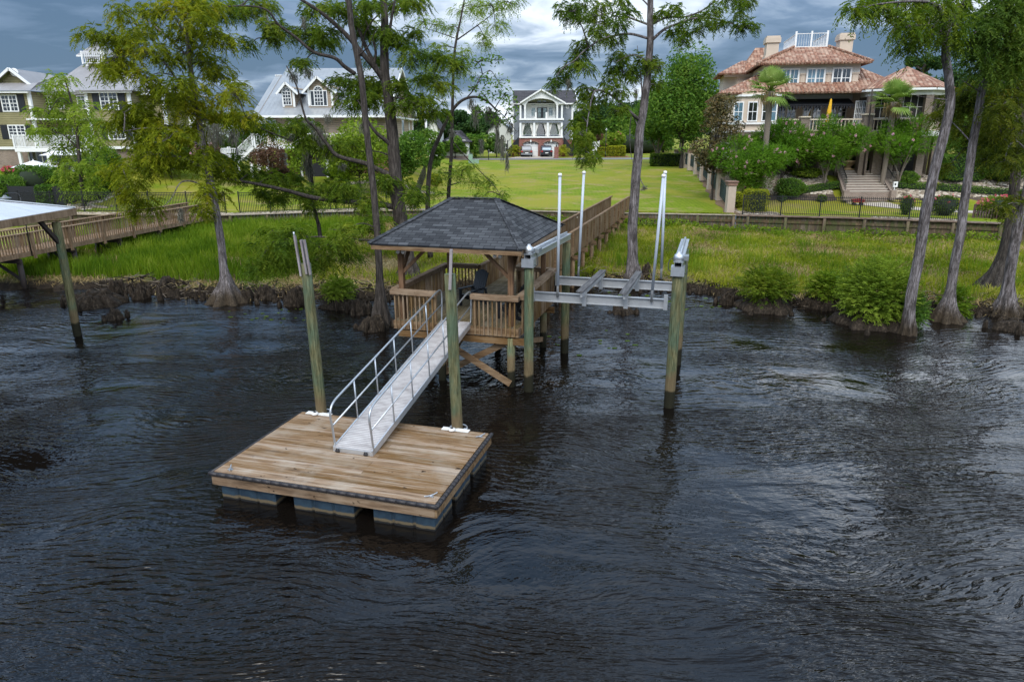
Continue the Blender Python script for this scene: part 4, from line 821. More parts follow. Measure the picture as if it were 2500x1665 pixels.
for i in (4, 5, 6, 7):
    a, b = oc(rt-.35, zf)[i], oc(rt-.35, zf)[(i+1) % 8]; balus(rh, a, b, .95, .28)
for i in range(8):
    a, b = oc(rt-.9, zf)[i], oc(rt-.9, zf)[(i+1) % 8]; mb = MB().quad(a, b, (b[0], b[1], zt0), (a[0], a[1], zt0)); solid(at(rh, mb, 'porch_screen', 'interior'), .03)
    mg = MB(); A_ = Vector(a); B_ = Vector(b); nrm = (Vector(((A_.x+B_.x)/2, (A_.y+B_.y)/2, 0))-Vector((tcx, 60.6, 0))).normalized()*.03
    for t_ in (.2, .5, .8): mg.beam(A_.lerp(B_, t_)+nrm+Vector((0, 0, 1)), A_.lerp(B_, t_)+nrm+Vector((0, 0, zt0-zf)), .05, .03)
    for h_ in (1.0, 1.8): mg.beam(A_+nrm+Vector((0, 0, h_)), B_+nrm+Vector((0, 0, h_)), .03, .05)
    at(rh, mg, 'screen_frame', 'grey_stucco')
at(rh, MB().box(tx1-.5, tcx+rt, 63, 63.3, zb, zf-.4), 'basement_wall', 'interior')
c_, s_ = cos(FR[2]), sin(FR[2]); ux_, uy_ = X(D(1042, 800), 59.4)-27, 59.4-62
um = thing('patio_umbrella', 'closed yellow umbrella on the terrace of the mansion', 'umbrella', (27+c_*ux_-s_*uy_, 62+s_*ux_+c_*uy_, zf)); FR[:] = [0, 0, 0]
um.scale = (.8, .8, .78)
MB().tube([(0, 0, .8), (.02, 0, 1.2), (.03, 0, 1.9), (.06, 0, 2.5), (.08, 0, 3.1), (.09, 0, 3.25)], [.20, .26, .24, .17, .10, .02], 10, flute=lambda i, t: 1+.18*sin(4*t)).build('canopy', M['yellow_cloth'], um); MB().cyl((0, 0, 0), (.09, 0, 3.3), .03).build('pole', M['dark_wood'], um)
# ---------------- left house
lh = thing('beach_house', 'olive sided three-storey house at the far left with grey metal roof and cupola', 'house', (-42, 70, 3.8))
zb = 3.2; Yl = 68; YB = 75; ze = Z(A(100, 600), Yl); zs = Z(A(100, 990), Yl); xa0, xa1 = -55, X(A(238, 800), Yl); xr0, xr1 = X(A(628, 800), Yl), X(A(912, 800), Yl)
at(lh, MB().box(xa0, xa1, Yl, YB, zs, ze), 'wall', 'siding_olive'); at(lh, MB().box(xr0, xr1, Yl, YB, zs, ze), 'wall', 'siding_olive'); at(lh, MB().box(xa1, xr0, Yl+2.4, YB, zb, ze), 'wall', 'siding_olive'); at(lh, MB().box(xr1, xr1+2.2, Yl+2, YB, zs, ze-.1), 'wall', 'siding_olive')
at(lh, MB().box(xa0+.05, xa1-.05, Yl+.05, YB, zb, zs), 'basement_wall', 'brick_tan'); at(lh, MB().box(xr0+.05, xr1+2.1, Yl+.3, YB, zb, zs), 'basement_wall', 'brick_tan')
mb = MB()
for x, y in ((xa1, Yl), (xr0, Yl), (xr1, Yl), (xr1+2.2, Yl+2)): mb.box(x-.13, x+.13, y-.05, y+.2, zs, ze)
mb.box(xa0, xa1+.1, Yl-.08, Yl, zs-.12, zs+.12).box(xr0-.1, xr1+.1, Yl-.08, Yl, zs-.12, zs+.12).box(xa0, xa1+.3, Yl-.5, Yl-.02, ze-.2, ze-.02).box(xr0-.3, xr1+.4, Yl-.5, Yl-.02, ze-.2, ze-.02).box(xa1+.3, xr0-.3, Yl+1.9, Yl+2.38, ze-.2, ze-.02).box(xr1+.4, xr1+2.6, Yl+1.5, Yl+1.98, ze-.3, ze-.12)
at(lh, mb, 'trim', 'white_paint')
for (a, b, t_, bt) in ((40, 138, 632, 735), (85, 190, 838, 920), (712, 822, 618, 728), (762, 868, 830, 930)):
    x0, x1, z0, z1 = X(A(a, bt), Yl), X(A(b, bt), Yl), Z(A(a, bt), Yl), Z(A(a, t_), Yl); win(lh, x0, x1, z0, z1, Yl-.001, 4, 4, 'glass_dark', split=True); shut(lh, x0-.75, x0-.15, z0-.1, z1+.1, Yl-.01); shut(lh, x1+.15, x1+.75, z0-.1, z1+.1, Yl-.01)
for (a, b, t_, bt) in ((330, 372, 640, 722), (420, 450, 655, 720), (555, 600, 640, 720), (372, 420, 860, 960), (525, 580, 860, 960), (590, 620, 840, 960)): win(lh, X(A(a, bt), Yl+2.4), X(A(b, bt), Yl+2.4), Z(A(a, bt), Yl+2.4), Z(A(a, t_), Yl+2.4), Yl+2.399, 2, 4, 'glass_dark')
yb0 = 66.4; bzf = Z(A(300, 990), yb0); bx0_, bx1_ = X(A(100, 950), yb0), X(A(640, 950), yb0)
at(lh, MB().box(bx0_, bx1_, yb0, Yl+2.4, bzf-.35, bzf), 'balcony_floor', 'white_paint'); rail_w(lh, (bx0_, yb0+.08, bzf), (bx1_, yb0+.08, bzf), 1.1, .12); rail_w(lh, (bx0_, yb0+.2, bzf), (bx0_, Yl, bzf), 1.1, .12)
for a in (140, 335, 490, 630): x = X(A(a, 1050), yb0); at(lh, MB().box(x-.13, x+.13, yb0+.05, yb0+.3, zb, bzf-.35), 'porch_post', 'white_paint')
at(lh, MB().box(bx0_+.3, bx1_-.2, yb0+1.2, yb0+1.25, zb, bzf-.36), 'porch_screen', 'glass_dark')
mb = MB(); xx = bx0_+.4
while xx < bx1_: mb.box(xx-.04, xx+.04, yb0+1.14, yb0+1.19, zb, bzf-.36); xx += 1.25
mb.box(bx0_+.3, bx1_-.2, yb0+1.13, yb0+1.185, zb+1.4, zb+1.47); at(lh, mb, 'screen_frame', 'white_paint')
at(lh, MB().box(X(A(265, 800), Yl+1)-.1, xr0, yb0+1.2, Yl+2.4, Z(A(400, 800), Yl), Z(A(400, 790), Yl)), 'porch_roof', 'white_paint')
hip(lh, X(A(300, 598), 69.8), xr1+2.9, Yl+1.7, 79, ze, Z(A(640, 425), 75.5), X(A(572, 425), 75.5), X(A(712, 425), 75.5), 75.5, 'metal_roof_brown')
hip(lh, xr0-.6, xr1+.6, Yl-.6, 76, ze, ze+1.75, (xr0+xr1)/2-1.1, (xr0+xr1)/2+1.5, 71.8, 'metal_roof_brown')
gx0, gx1, gpx, gpz = X(A(-15, 545), 69.5), X(A(205, 545), 69.5), X(A(88, 445), 69.5), Z(A(88, 445), 69.5); gz0 = Z(A(100, 545), 69.5)
at(lh, MB().quad((xa0, Yl-.6, ze), (xa1+.6, Yl-.6, ze), (gx1+.9, 69.5, gz0), (gx0-6, 69.5, gz0)).quad((xa1+.6, Yl-.6, ze), (xa1+.6, 78, ze), (X(A(362, 516), 74), 74, Z(A(362, 516), 74)), (gx1+.9, 69.5, gz0)), 'lower_roof', 'metal_roof_brown')
at(lh, MB().prism([(gx0+.2, gz0), (gx1-.2, gz0), (gpx, gpz-.3)], 69.75, 69.85), 'gable', 'siding_olive')
px2, pz2 = X(A(258, 467), 74), gpz
at(lh, MB().quad((gx1+.5, 69.2, gz0-.3), (px2+3.5, 76, gz0-.3), (px2, 76, gpz), (gpx, 69.2, gpz)).quad((gpx, 69.2, gpz), (px2, 76, gpz), (px2-5, 76, gz0-.3), (gx0-.5, 69.2, gz0-.3)), 'gable_roof', 'metal_roof_brown')
at(lh, MB().beam((gx1+.5, 69.15, gz0-.32), (gpx, 69.15, gpz-.05), .12, .22).beam((gx0-.5, 69.15, gz0-.32), (gpx, 69.15, gpz-.05), .12, .22), 'gable_trim', 'white_paint')
at(lh, MB().cyl((gpx+.1, 69.68, gz0+.95), (gpx+.1, 69.74, gz0+.95), .38, n=16), 'gable_vent', 'white_paint')
cx0, cx1, cz0, cz1 = X(A(605, 400), 75), X(A(690, 400), 75), Z(A(640, 425), 75.5)-.2, Z(A(640, 362), 75)
cu = at(lh, MB().box(cx0, cx1, 75, 78, cz0, cz1), 'cupola', 'siding_olive')
MB().quad((cx0-.6, 74.4, cz1), (cx1+.6, 74.4, cz1), ((cx0+cx1)/2, 76.5, cz1+1.5)).quad((cx1+.6, 74.4, cz1), (cx1+.6, 78.6, cz1), ((cx0+cx1)/2, 76.5, cz1+1.5)).quad((cx0-.6, 78.6, cz1), (cx0-.6, 74.4, cz1), ((cx0+cx1)/2, 76.5, cz1+1.5)).build('cupola_roof', M['metal_roof_brown'], cu, loc=(0, 0, 0))
MB().box(cx0-.08, cx0+.15, 74.9, 75.0, cz0, cz1).box(cx1-.15, cx1+.08, 74.9, 75.0, cz0, cz1).box(cx0-.6, cx1+.6, 74.4, 74.5, cz1-.15, cz1).build('cupola_trim', M['white_paint'], cu)
MB().box(cx0+.5, cx1-.5, 74.93, 74.98, cz0+1.0, cz1-.25).build('cupola_window', M['glass_dark'], cu)
rail_w(lh, (X(A(570, 400), 74), 74.2, cz0+.15), (X(A(722, 400), 74), 74.2, cz0+.15), 1.1, .2)
# ---------------- middle house
mh = thing('beach_house', 'tan sided house with blue-grey metal roof, two arched dormers and white deck', 'house', (-19, 75, 3.1))
x0, x1 = X(B(425, 800), 71), -12.3; ze = Z(B(500, 780), 70); zd = Z(B(500, 985), 68.5); zb = 2.7; Yr = 80; zr = Z(B(1000, 460), Yr); xri = X(B(572, 470), Yr)
at(mh, MB().box(x0, x1, 71, 90, zd, ze), 'wall', 'siding_tan'); at(mh, MB().box(x0+.3, x1-.05, 72.5, 89.9, zb, zd), 'basement_wall', 'brick_red')
at(mh, MB().prism([(70.2, ze-.05), (90.8, ze-.05), (Yr, zr-.35)], x1-.12, x1-.02, 'x'), 'gable', 'siding_tan')
zl = Z(B(500, 500), 77); yl_ = 69.7+(zl-ze)/(zr-ze)*(Yr-69.7); xle = X(B(327, 780), 69.7)
mb = MB().quad((xri, 69.7, ze), (x1+.5, 69.7, ze), (x1+.5, Yr, zr), (xri, Yr, zr)).quad((x1+.5, Yr, zr), (x1+.5, 91.3, ze), (xri, 91.3, ze), (xri, Yr, zr)); solid(at(mh, mb, 'roof', 'metal_roof_blue'), .1)
mb = MB().quad((xle, 69.7, ze), (xri, 69.7, ze), (xri, yl_, zl), (xle, yl_, zl)).quad((xle, yl_, zl), (xri, yl_, zl), (xri, 88, ze), (xle, 88, ze)); solid(at(mh, mb, 'roof', 'metal_roof_blue'), .1)
at(mh, MB().prism([(69.7, ze), (88, ze), (yl_, zl)], xri-.1, xri-.02, 'x').prism([(70.5, ze-.05), (87, ze-.05), (yl_, zl-.3)], xle+.3, xle+.4, 'x'), 'gable', 'siding_tan')
at(mh, MB().beam((x1+.55, 69.7, ze-.05), (x1+.55, Yr, zr-.02), .08, .25).beam((x1+.55, 91.3, ze-.05), (x1+.55, Yr, zr-.02), .08, .25).beam((xle, 69.65, ze-.1), (x1+.5, 69.65, ze-.1), .06, .22).beam((x1+.4, 69.7, ze-.1), (x1+.4, 91.3, ze-.1), .4, .15), 'trim', 'white_paint')
at(mh, MB().box(xle-.05, xri, yl_-.12, yl_+.12, zl-.02, zl+.06), 'ridge_cap', 'white_paint')
def dormer(px0, px1, ppx, ppy, pey, pby, Yd, wx0, wx1, wy0, wy1, wide):
    a, b, c = X(B(px0, pey), Yd), X(B(px1, pey), Yd), X(B(ppx, ppy), Yd); zp, ze_, zw = Z(B(ppx, ppy), Yd), Z(B(px0, pey), Yd), Z(B(px0, pby), Yd)
    dm = at(mh, MB().prism([(a, zw-.3), (b, zw-.3), (b, ze_), (c, zp-.15), (a, ze_)], Yd, Yd+8), 'dormer', 'siding_tan')
    s_ = .45; k = (zp-ze_)/(c-a)
    o = MB().quad((a-s_, Yd-.35, ze_-s_*k), (c, Yd-.35, zp), (c, Yd+8, zp), (a-s_, Yd+8, ze_-s_*k)).quad((c, Yd-.35, zp), (b+s_, Yd-.35, ze_-s_*k), (b+s_, Yd+8, ze_-s_*k), (c, Yd+8, zp)).build('dormer_roof', M['metal_roof_blue'], dm)
    MB().beam((a-s_, Yd-.37, ze_-s_*k-.1), (c, Yd-.37, zp-.1), .06, .2).beam((b+s_, Yd-.37, ze_-s_*k-.1), (c, Yd-.37, zp-.1), .06, .2).box(a-.02, a+.18, Yd-.04, Yd, zw, ze_).box(b-.18, b+.02, Yd-.04, Yd, zw, ze_).build('dormer_trim', M['white_paint'], dm)
    X0_, X1_, Z0_, Z1_ = X(B(wx0, wy1), Yd), X(B(wx1, wy1), Yd), Z(B(wx0, wy1), Yd), Z(B(wx0, wy0), Yd)
    cxm, hw = (X0_+X1_)/2, (X1_-X0_)/2*(.5 if wide else 1); arc = [(cxm+hw*cos(t), Z1_-hw+hw*sin(t)) for t in np.linspace(0, pi, 9)]
    fr = MB().prism([(cxm-hw-.09, Z0_-.09), (cxm+hw+.09, Z0_-.09)]+[(cxm+(hw+.09)*cos(t), Z1_-hw+(hw+.09)*sin(t)) for t in np.linspace(0, pi, 9)], Yd-.06, Yd-.002)
    if wide: fr.box(X0_-.08, X1_+.08, Yd-.058, Yd-.001, Z0_-.092, Z1_-hw+.05)
    fr = fr.build('window', M['white_paint'], dm)
    pn = MB().prism([(cxm-hw, Z0_), (cxm+hw, Z0_)]+arc, Yd-.075, Yd-.063)
    if wide: pn.box(X0_, cxm-hw-.1, Yd-.075, Yd-.063, Z0_, Z1_-hw-.04).box(cxm+hw+.1, X1_, Yd-.075, Yd-.063, Z0_, Z1_-hw-.04)
    pn.build('pane', M['glass_dark'], dm); mu = MB()
    for i in range(1, 3): xx = cxm-hw+2*hw*i/3; mu.box(xx-.02, xx+.02, Yd-.09, Yd-.077, Z0_, Z1_-hw)
    for i in range(1, 5): zz_ = Z0_+(Z1_-hw-Z0_)*i/4; mu.box(cxm-hw, cxm+hw, Yd-.092, Yd-.078, zz_-.02-(.02 if i in (2, 4) else 0), zz_+.02)
    for t in (45, 90, 135): mu.beam((cxm, Yd-.085, Z1_-hw), (cxm+hw*cos(radians(t)), Yd-.085, Z1_-hw+hw*sin(radians(t))), .03, .02)
    mu.build('mullions', M['white_paint'], dm)
dormer(535, 620, 568, 550, 592, 722, 71.2, 553, 602, 590, 705, False); dormer(712, 882, 782, 512, 590, 716, 71.2, 742, 848, 585, 712, True)
for a, b, t_, bt in ((442, 500, 815, 900), (500, 545, 870, 940), (600, 640, 830, 940), (720, 760, 800, 900)): win(mh, X(B(a, bt), 71), X(B(b, bt), 71), Z(B(a, bt), 71), Z(B(a, t_), 71), 70.99, 2, 4, 'glass_blue')
mb = MB()
for y, w_, z0, z1 in ((76, 1.2, zd+1, zd+2.6), (82, 1.2, zd+1, zd+2.6), (79.6, 2.2, ze+1.2, ze+2.4)): mb.box(x1-.02, x1+.05, y-w_/2-.1, y+w_/2+.1, z0-.1, z1+.1)
mw_ = at(mh, mb, 'window', 'white_paint'); mb = MB()
for y, w_, z0, z1 in ((76, 1.2, zd+1, zd+2.6), (82, 1.2, zd+1, zd+2.6), (79.6, 2.2, ze+1.2, ze+2.4)): mb.box(x1+.052, x1+.07, y-w_/2, y+w_/2, z0, z1)
mb.build('pane', M['glass_pale'], mw_)
at(mh, MB().cyl((x1-.02, 79.6, zr-2.2), (x1+.1, 79.6, zr-2.2), .5, n=14), 'gable_vent', 'white_paint')
at(mh, MB().box(x1-.1, x1+.12, 89.9, 90.15, zd-.4, ze).box(x1-.1, x1+2.2, 88, 90.3, zd-.2, zd).cyl((x1+1.9, 88.4, zd), (x1+1.9, 88.4, ze), .14).box(x1+.02, x1+.12, 86.7, 86.85, zb, ze), 'corner_trim', 'white_paint')
dy = 67.6; dxa, dxb = X(B(345, 950), dy), X(B(960, 950), dy)
at(mh, MB().box(dxa, dxb, dy, 71, zd-.32, zd), 'deck', 'white_paint'); rail_w(mh, (dxa, dy+.08, zd), (dxb, dy+.08, zd), 1.05, .16)
for a in (432, 657, 845, 375): x = X(B(a, 1100), dy); at(mh, MB().box(x-.15, x+.15, dy+.05, dy+.35, zb, zd-.3), 'deck_post', 'white_paint')
win(mh, X(B(525, 1080), 72.5), X(B(572, 1080), 72.5), zb+.3, zd-.8, 72.49, 2, 1, 'glass_pale', name='garage_door'); win(mh, X(B(772, 1080), 72.5), X(B(830, 1080), 72.5), zb+.9, zd-.8, 72.49, 2, 1, 'glass_pale', name='garage_door')
at(mh, MB().box(X(B(750, 1150), 68.6), X(B(850, 1150), 68.6), 68.4, 71.5, zb, Z(B(750, 1110), 68.6)), 'hot_tub_cover', 'black_fabric')
sx0, sx1, sx2 = X(B(122, 1050), 68), X(B(240, 1050), 68), X(B(345, 1000), 68); zl2 = Z(B(200, 1078), 68)
at(mh, MB().box(sx0, sx1, 67.7, 70.2, zl2-.2, zl2), 'stair_landing', 'white_paint'); rail_w(mh, (sx0, 67.75, zl2), (sx1, 67.75, zl2), 1.0, .16); rail_w(mh, (sx0, 67.75, zl2), (sx0, 70.2, zl2), 1.0, .16); rail_w(mh, (sx1, 67.75, zl2), (sx2, 67.75, zd), 1.0, .16)
mb = MB(); n = 9
for i in range(n): a = sx1+(sx2-sx1)*i/n; zz_ = zl2+(zd-zl2)*(i+1)/n; mb.box(a, a+(sx2-sx1)/n+.05, 67.9, 69.6, zz_-.06, zz_)
at(mh, mb, 'stair_treads', 'white_paint'); at(mh, MB().beam((sx1, 67.8, zl2-.12), (sx2, 67.8, zd-.12), .06, .3).beam((sx1, 69.7, zl2-.12), (sx2, 69.7, zd-.12), .06, .3), 'stair_stringer', 'white_paint')
for x in (sx0+.15, sx1-.1, (sx1+sx2)/2+.4): at(mh, MB().box(x-.12, x+.12, 67.8, 68.05, zb, zl2-.15), 'deck_post', 'white_paint')
# ---------------- centre house across the road
ch = thing('beach_house', 'grey three-storey house across the road with white arched porch gable and brick double garage', 'house', (6, 120, 3.5))
Yp = 119.; Yw = 121.6; zb = Z(E1(600, 1392), Yp)-.05; zB = Z(E1(600, 1080), Yp); xw0, xw1 = X(E1(122, 800), Yw), X(E1(1270, 800), Yw); ze = Z(E1(1200, 418), Yw)
at(ch, MB().box(xw0, xw1, Yw, 131, zB-.3, ze), 'wall', 'siding_grey'); at(ch, MB().box(xw0+.1, xw1-.1, Yw+.1, 130.9, zb-1, zB-.3), 'basement_wall', 'brick_red')
xa_, xb_ = X(E1(137, 180), 126.3), X(E1(1312, 170), 126.3); zr = Z(E1(1200, 172), 126.3)
solid(at(ch, MB().quad((xa_, Yw-.6, ze), (xb_, Yw-.6, ze), (xb_, 126.3, zr), (xa_, 126.3, zr)).quad((xa_, 126.3, zr), (xb_, 126.3, zr), (xb_, 131.6, ze), (xa_, 131.6, ze)), 'roof', 'shingle_far'), .12)
at(ch, MB().prism([(Yw, ze), (131, ze), (126.3, zr-.2)], xw0+.05, xw0+.15, 'x').prism([(Yw, ze), (131, ze), (126.3, zr-.2)], xw1-.15, xw1-.05, 'x'), 'gable', 'siding_grey')
at(ch, MB().box(xw1-.25, xw1+.04, Yw-.05, Yw+.1, zB-.3, ze).box(xw0, xb_, Yw-.62, Yw-.5, ze-.22, ze-.02).beam((xb_+.02, Yw-.6, ze-.1), (xb_+.02, 126.3, zr-.05), .1, .28).box(xw0-.04, xw0+.2, Yw-.05, Yw+.1, zB-.3, ze), 'trim', 'white_paint')
pX = lambda c, y=800: X(E1(c, y), Yp); pZ = lambda c, x=600: Z(E1(x, c), Yp)
# brick garage with two arched openings
def arch(xc, hw, zs_, rise, n=10): return [(xc+hw*cos(t), zs_+rise*sin(t)) for t in np.linspace(0, pi, n)]
g1, g2 = (pX(325), pX(610)), (pX(720), pX(1003)); zsp = pZ(1195); rise = pZ(1147)-zsp
poly = [(pX(248), zb-.3), (pX(248), zB), (pX(1082), zB), (pX(1082), zb-.3), (g2[1], zb-.3)]+arch((g2[0]+g2[1])/2, (g2[1]-g2[0])/2, zsp, rise)+[(g2[0], zb-.3), (g1[1], zb-.3)]+arch((g1[0]+g1[1])/2, (g1[1]-g1[0])/2, zsp, rise)+[(g1[0], zb-.3)]
at(ch, MB().prism(poly, Yp, Yp+.5), 'garage_wall', 'brick_red'); at(ch, MB().box(pX(248), pX(248)+.3, Yp+.5, Yw, zb-.3, zB).box(pX(1082)-.3, pX(1082), Yp+.5, Yw, zb-.3, zB), 'garage_wall', 'brick_red')
for a, b in (g1, g2):
    gd = at(ch, MB().box(a-.1, b+.1, Yp+.35, Yp+.42, zb-.3, zsp+rise+.1), 'garage_door', 'white_paint'); mb = MB()
    for i in range(4): xx = a+(b-a)*(i+.5)/4; mb.box(xx-.26, xx+.26, Yp+.33, Yp+.345, zsp+.02, zsp+.32)
    mb.build('door_window', M['glass_dark'], gd); mb = MB()
    for i in range(1, 4): zz_ = zb+(zsp-zb)*i/4; mb.box(a, b, Yp+.34, Yp+.348, zz_-.02, zz_+.02)
    mb.build('panel_groove', M['grey_stucco'], gd)
    P = arch((a+b)/2, (b-a)/2+.08, zsp, rise+.08, 14); at(ch, MB().tube([(x, Yp-.03, z) for x, z in P], .09, 6), 'brick_arch', 'cap_brick')
    at(ch, MB().box((a+b)/2-.1, (a+b)/2+.1, Yp-.2, Yp, zB-.65, zB-.32), 'wall_lamp', 'white_paint')
zf1 = pZ(1050); zc1 = pZ(792); zf2 = pZ(705); zg = pZ(740)
at(ch, MB().box(pX(243), pX(1088), Yp-.2, Yw, zB, zf1), 'porch_floor', 'white_paint'); at(ch, MB().box(pX(255), pX(1078), Yp, Yw, zc1, zg), 'porch_beam', 'siding_grey'); at(ch, MB().box(pX(250), pX(1100), Yp-.15, Yw, zg, zf2), 'balcony_floor', 'white_paint')
for c in (270, 533, 793, 1060): at(ch, MB().box(pX(c)-.16, pX(c)+.16, Yp-.02, Yp+.3, zf1, zc1), 'porch_post', 'white_paint')
for c in (270, 355, 970, 1060): at(ch, MB().box(pX(c)-.14, pX(c)+.14, Yp-.02, Yp+.26, zf2, pZ(455)), 'porch_post', 'white_paint')
for c in (560, 765): at(ch, MB().box(pX(c)-.14, pX(c)+.14, Yp-.02, Yp+.26, zf2, pZ(590)), 'newel', 'white_paint')
zpk = pZ(155); A0 = arch(pX(662), (pX(950)-pX(375))/2, pZ(455), pZ(325)-pZ(455), 14)
poly = [(pX(300), pZ(400)), (pX(662), zpk), (pX(1085), pZ(405)), (pX(1085), pZ(455))]+A0+[(pX(330), pZ(455)), (pX(300), pZ(440))]
at(ch, MB().prism(poly, Yp, Yp+.25), 'gable_front', 'white_paint')
at(ch, MB().quad((pX(262), Yp-.4, pZ(408)), (pX(660), Yp-.4, zpk+.1), (pX(660), 125, zpk+.1), (pX(262), 125, pZ(408))).quad((pX(660), Yp-.4, zpk+.1), (pX(1120), Yp-.4, pZ(415)), (pX(1120), 125, pZ(415)), (pX(660), 125, zpk+.1)), 'porch_roof', 'shingle_far')
at(ch, MB().beam((pX(262), Yp-.45, pZ(410)), (pX(660), Yp-.45, zpk), .1, .22).beam((pX(1120), Yp-.45, pZ(417)), (pX(660), Yp-.45, zpk), .1, .22).box(pX(985), pX(1110), Yp-.4, Yp+.3, pZ(430), pZ(415)), 'gable_trim', 'white_paint')
at(ch, MB().box(pX(368), pX(955), Yw-.12, Yw-.05, zf2, pZ(310)), 'porch_back_wall', 'white_siding')
yy = Yw-.13
for a, b, t_, bt in ((475, 555, 395, 450), (595, 660, 365, 440), (702, 765, 365, 440), (812, 890, 395, 450), (478, 550, 505, 660), (815, 885, 505, 660)): win(ch, X(E1(a, bt), yy), X(E1(b, bt), yy), Z(E1(a, bt), yy), Z(E1(a, t_), yy), yy, 2, 1, 'glass_pale', fw=.06)
win(ch, X(E1(600, 600), yy), X(E1(768, 600), yy), zf2, Z(E1(600, 510), yy), yy-.02, 2, 1, 'glass_pale', fr='black_plastic', mw=.35, name='balcony_door')
for a, b, gl_ in ((320, 505, 'glass_green'), (600, 745, 'glass_dark'), (850, 1020, 'glass_green')): win(ch, X(E1(a, 950), Yw-.01), X(E1(b, 950), Yw-.01), zf1+.25, zc1-.15, Yw-.01, 2, 1, gl_)
for c, s_ in ((300, 1), (505, -1), (560, 1), (770, -1), (820, 1), (1030, -1)):
    x = pX(c); at(ch, MB().prism([(x, zc1), (x+s_*.55, zc1), (x+s_*.12, zc1-1.5), (x+s_*.2, zf1+.1), (x-s_*.1, zf1+.1)], Yp+.35, Yp+.42), 'curtain', 'curtain')
win(ch, X(E1(1150, 500), Yw-.01), X(E1(1190, 500), Yw-.01), Z(E1(1150, 510), Yw), Z(E1(1150, 475), Yw), Yw-.01, 2, 2, 'glass_dark')
balus(ch, (pX(590), Yp+.1, zf2), (pX(740), Yp+.1, zf2), .9, .15, 'black_iron', .02, 'railing', (.05, .05))
for a, b, s_, top in ((1090, 1280, 1, 1.0), (20, 235, -1, 1.0)):
    x0_, x1_ = X(E1(a, 1300), Yp+.6), X(E1(b, 1300), Yp+.6); xi = x0_ if s_ > 0 else x1_; xo = x1_ if s_ > 0 else x0_
    st_ = at(ch, MB().prism([(xi, zf1), (xi, zb-.4), (xo, zb-.4), (xo, zb+.8)], Yp+.6, Yp+.7), 'side_stair', 'black_iron')
    MB().beam((xi, Yp+.6, zf1+1), (xo, Yp+.6, zb+2.0), .06, .06).beam((xo, Yp+.6, zb), (xo, Yp+.6, zb+2.3), .15, .15, up=(0, 1, 0)).beam((xi, Yp+.6, zf1), (xi, Yp+.6, zf1+1.4), .1, .1, up=(0, 1, 0)).build('stair_rail', M['black_iron'], st_)
# ---------------- distant houses left of the centre house
def far_house(lab, px0, px1, pye, pyr, pyb, Yh, wall, roof, side, gable):
    x0, x1 = X((px0, 300), Yh), X((px1, 300), Yh); z0, z1, z2 = Z((px0, pyb), Yh)-.6, Z((px0, pye), Yh), Z((px0, pyr), Yh); o = thing('beach_house', lab, 'house', ((x0+x1)/2, Yh, z0))
    at(o, MB().box(x0, x1, Yh, Yh+9, z0+.8, z1), 'wall', wall); at(o, MB().box(x0+.05, x1-.05, Yh+.05, Yh+8.9, z0-.5, z0+.8), 'basement_wall', 'brick_tan')
    if gable:
        c = (x0+x1)/2; at(o, MB().prism([(x0, z1), (x1, z1), (c, z2)], Yh+.01, Yh+.1), 'gable', wall); solid(at(o, MB().quad((x0-.4, Yh-.4, z1-.3), (c, Yh-.4, z2), (c, Yh+9, z2), (x0-.4, Yh+9, z1-.3)).quad((c, Yh-.4, z2), (x1+.4, Yh-.4, z1-.3), (x1+.4, Yh+9, z1-.3), (c, Yh+9, z2)), 'roof', roof), .12)
    else: hip(o, x0-.5, x1+.5, Yh-.5, Yh+9.5, z1, z2, x0+2.5, x1-2.5, Yh+4.5, roof)
    n = max(2, int((x1-x0)/2.2))
    for i in range(n): xx = x0+(x1-x0)*(i+.5)/n; win(o, xx-.4, xx+.4, z0+1.7, z0+3.1, Yh-.01, 2, 2, 'glass_dark')
    return o
far_house('white gabled house with a dark roof beyond the thin cypress stems', B(1535, 0)[0], B(1600, 0)[0], 310, 284, 388, 105, 'white_siding', 'shingle_far', 1, True)
far_house('low white house with grey hip roof and red flag, right of the white gabled one', B(1640, 0)[0], B(1810, 0)[0], 345, 318, 383, 112, 'white_siding', 'shingle_far', 1, False)
far_house('pale cream house mostly hidden, left of the grey house across the road', 1195, 1252, 318, 290, 385, 134, 'white_siding', 'shingle_far', 1, True)
far_house('white house glimpsed between the trees, right of the grey house across the road', 1418, 1470, 330, 312, 372, 150, 'white_siding', 'shingle_far', 1, False)
far_house('pale house glimpsed behind the left house through the cypress foliage', 430, 505, 290, 262, 350, 100, 'white_siding', 'shingle_far', 1, True)
# ================================================================== roads, drive and small things over there
drape('road', [(-120, 110.5), (140, 110.5), (140, 114.6), (-120, 114.6)], M['asphalt'], .03, step=4)
a, b = GT(*E1(0, 1505)), GT(*E1(880, 1490))
drape('driveway', [(a[0], 114.55), (b[0]+.1, 114.55), (pX(1005), 119.5), (pX(320), 119.5)], M['concrete'], .045, step=1)
drape('verge', [(-120, 114.62), (a[0]-.3, 114.62), (pX(250), 116.4), (-120, 116.4)], M['lawn_green'], .02, step=2)
for x0_, x1_ in ((pX(1010), pX(1290)), (pX(100), pX(245))): drape('mulch_bed', [(x0_, 117.6), (x1_, 117.6), (x1_, 119.2), (x0_, 119.2)], M['mulch'], .035, step=1)
drape('mulch_bed', [(X((1478, 380), 117), 116.0), (X((1540, 380), 117), 116.0), (X((1540, 380), 117), 120.3), (X((1478, 380), 117), 120.3)], M['mulch'], .035, step=1)
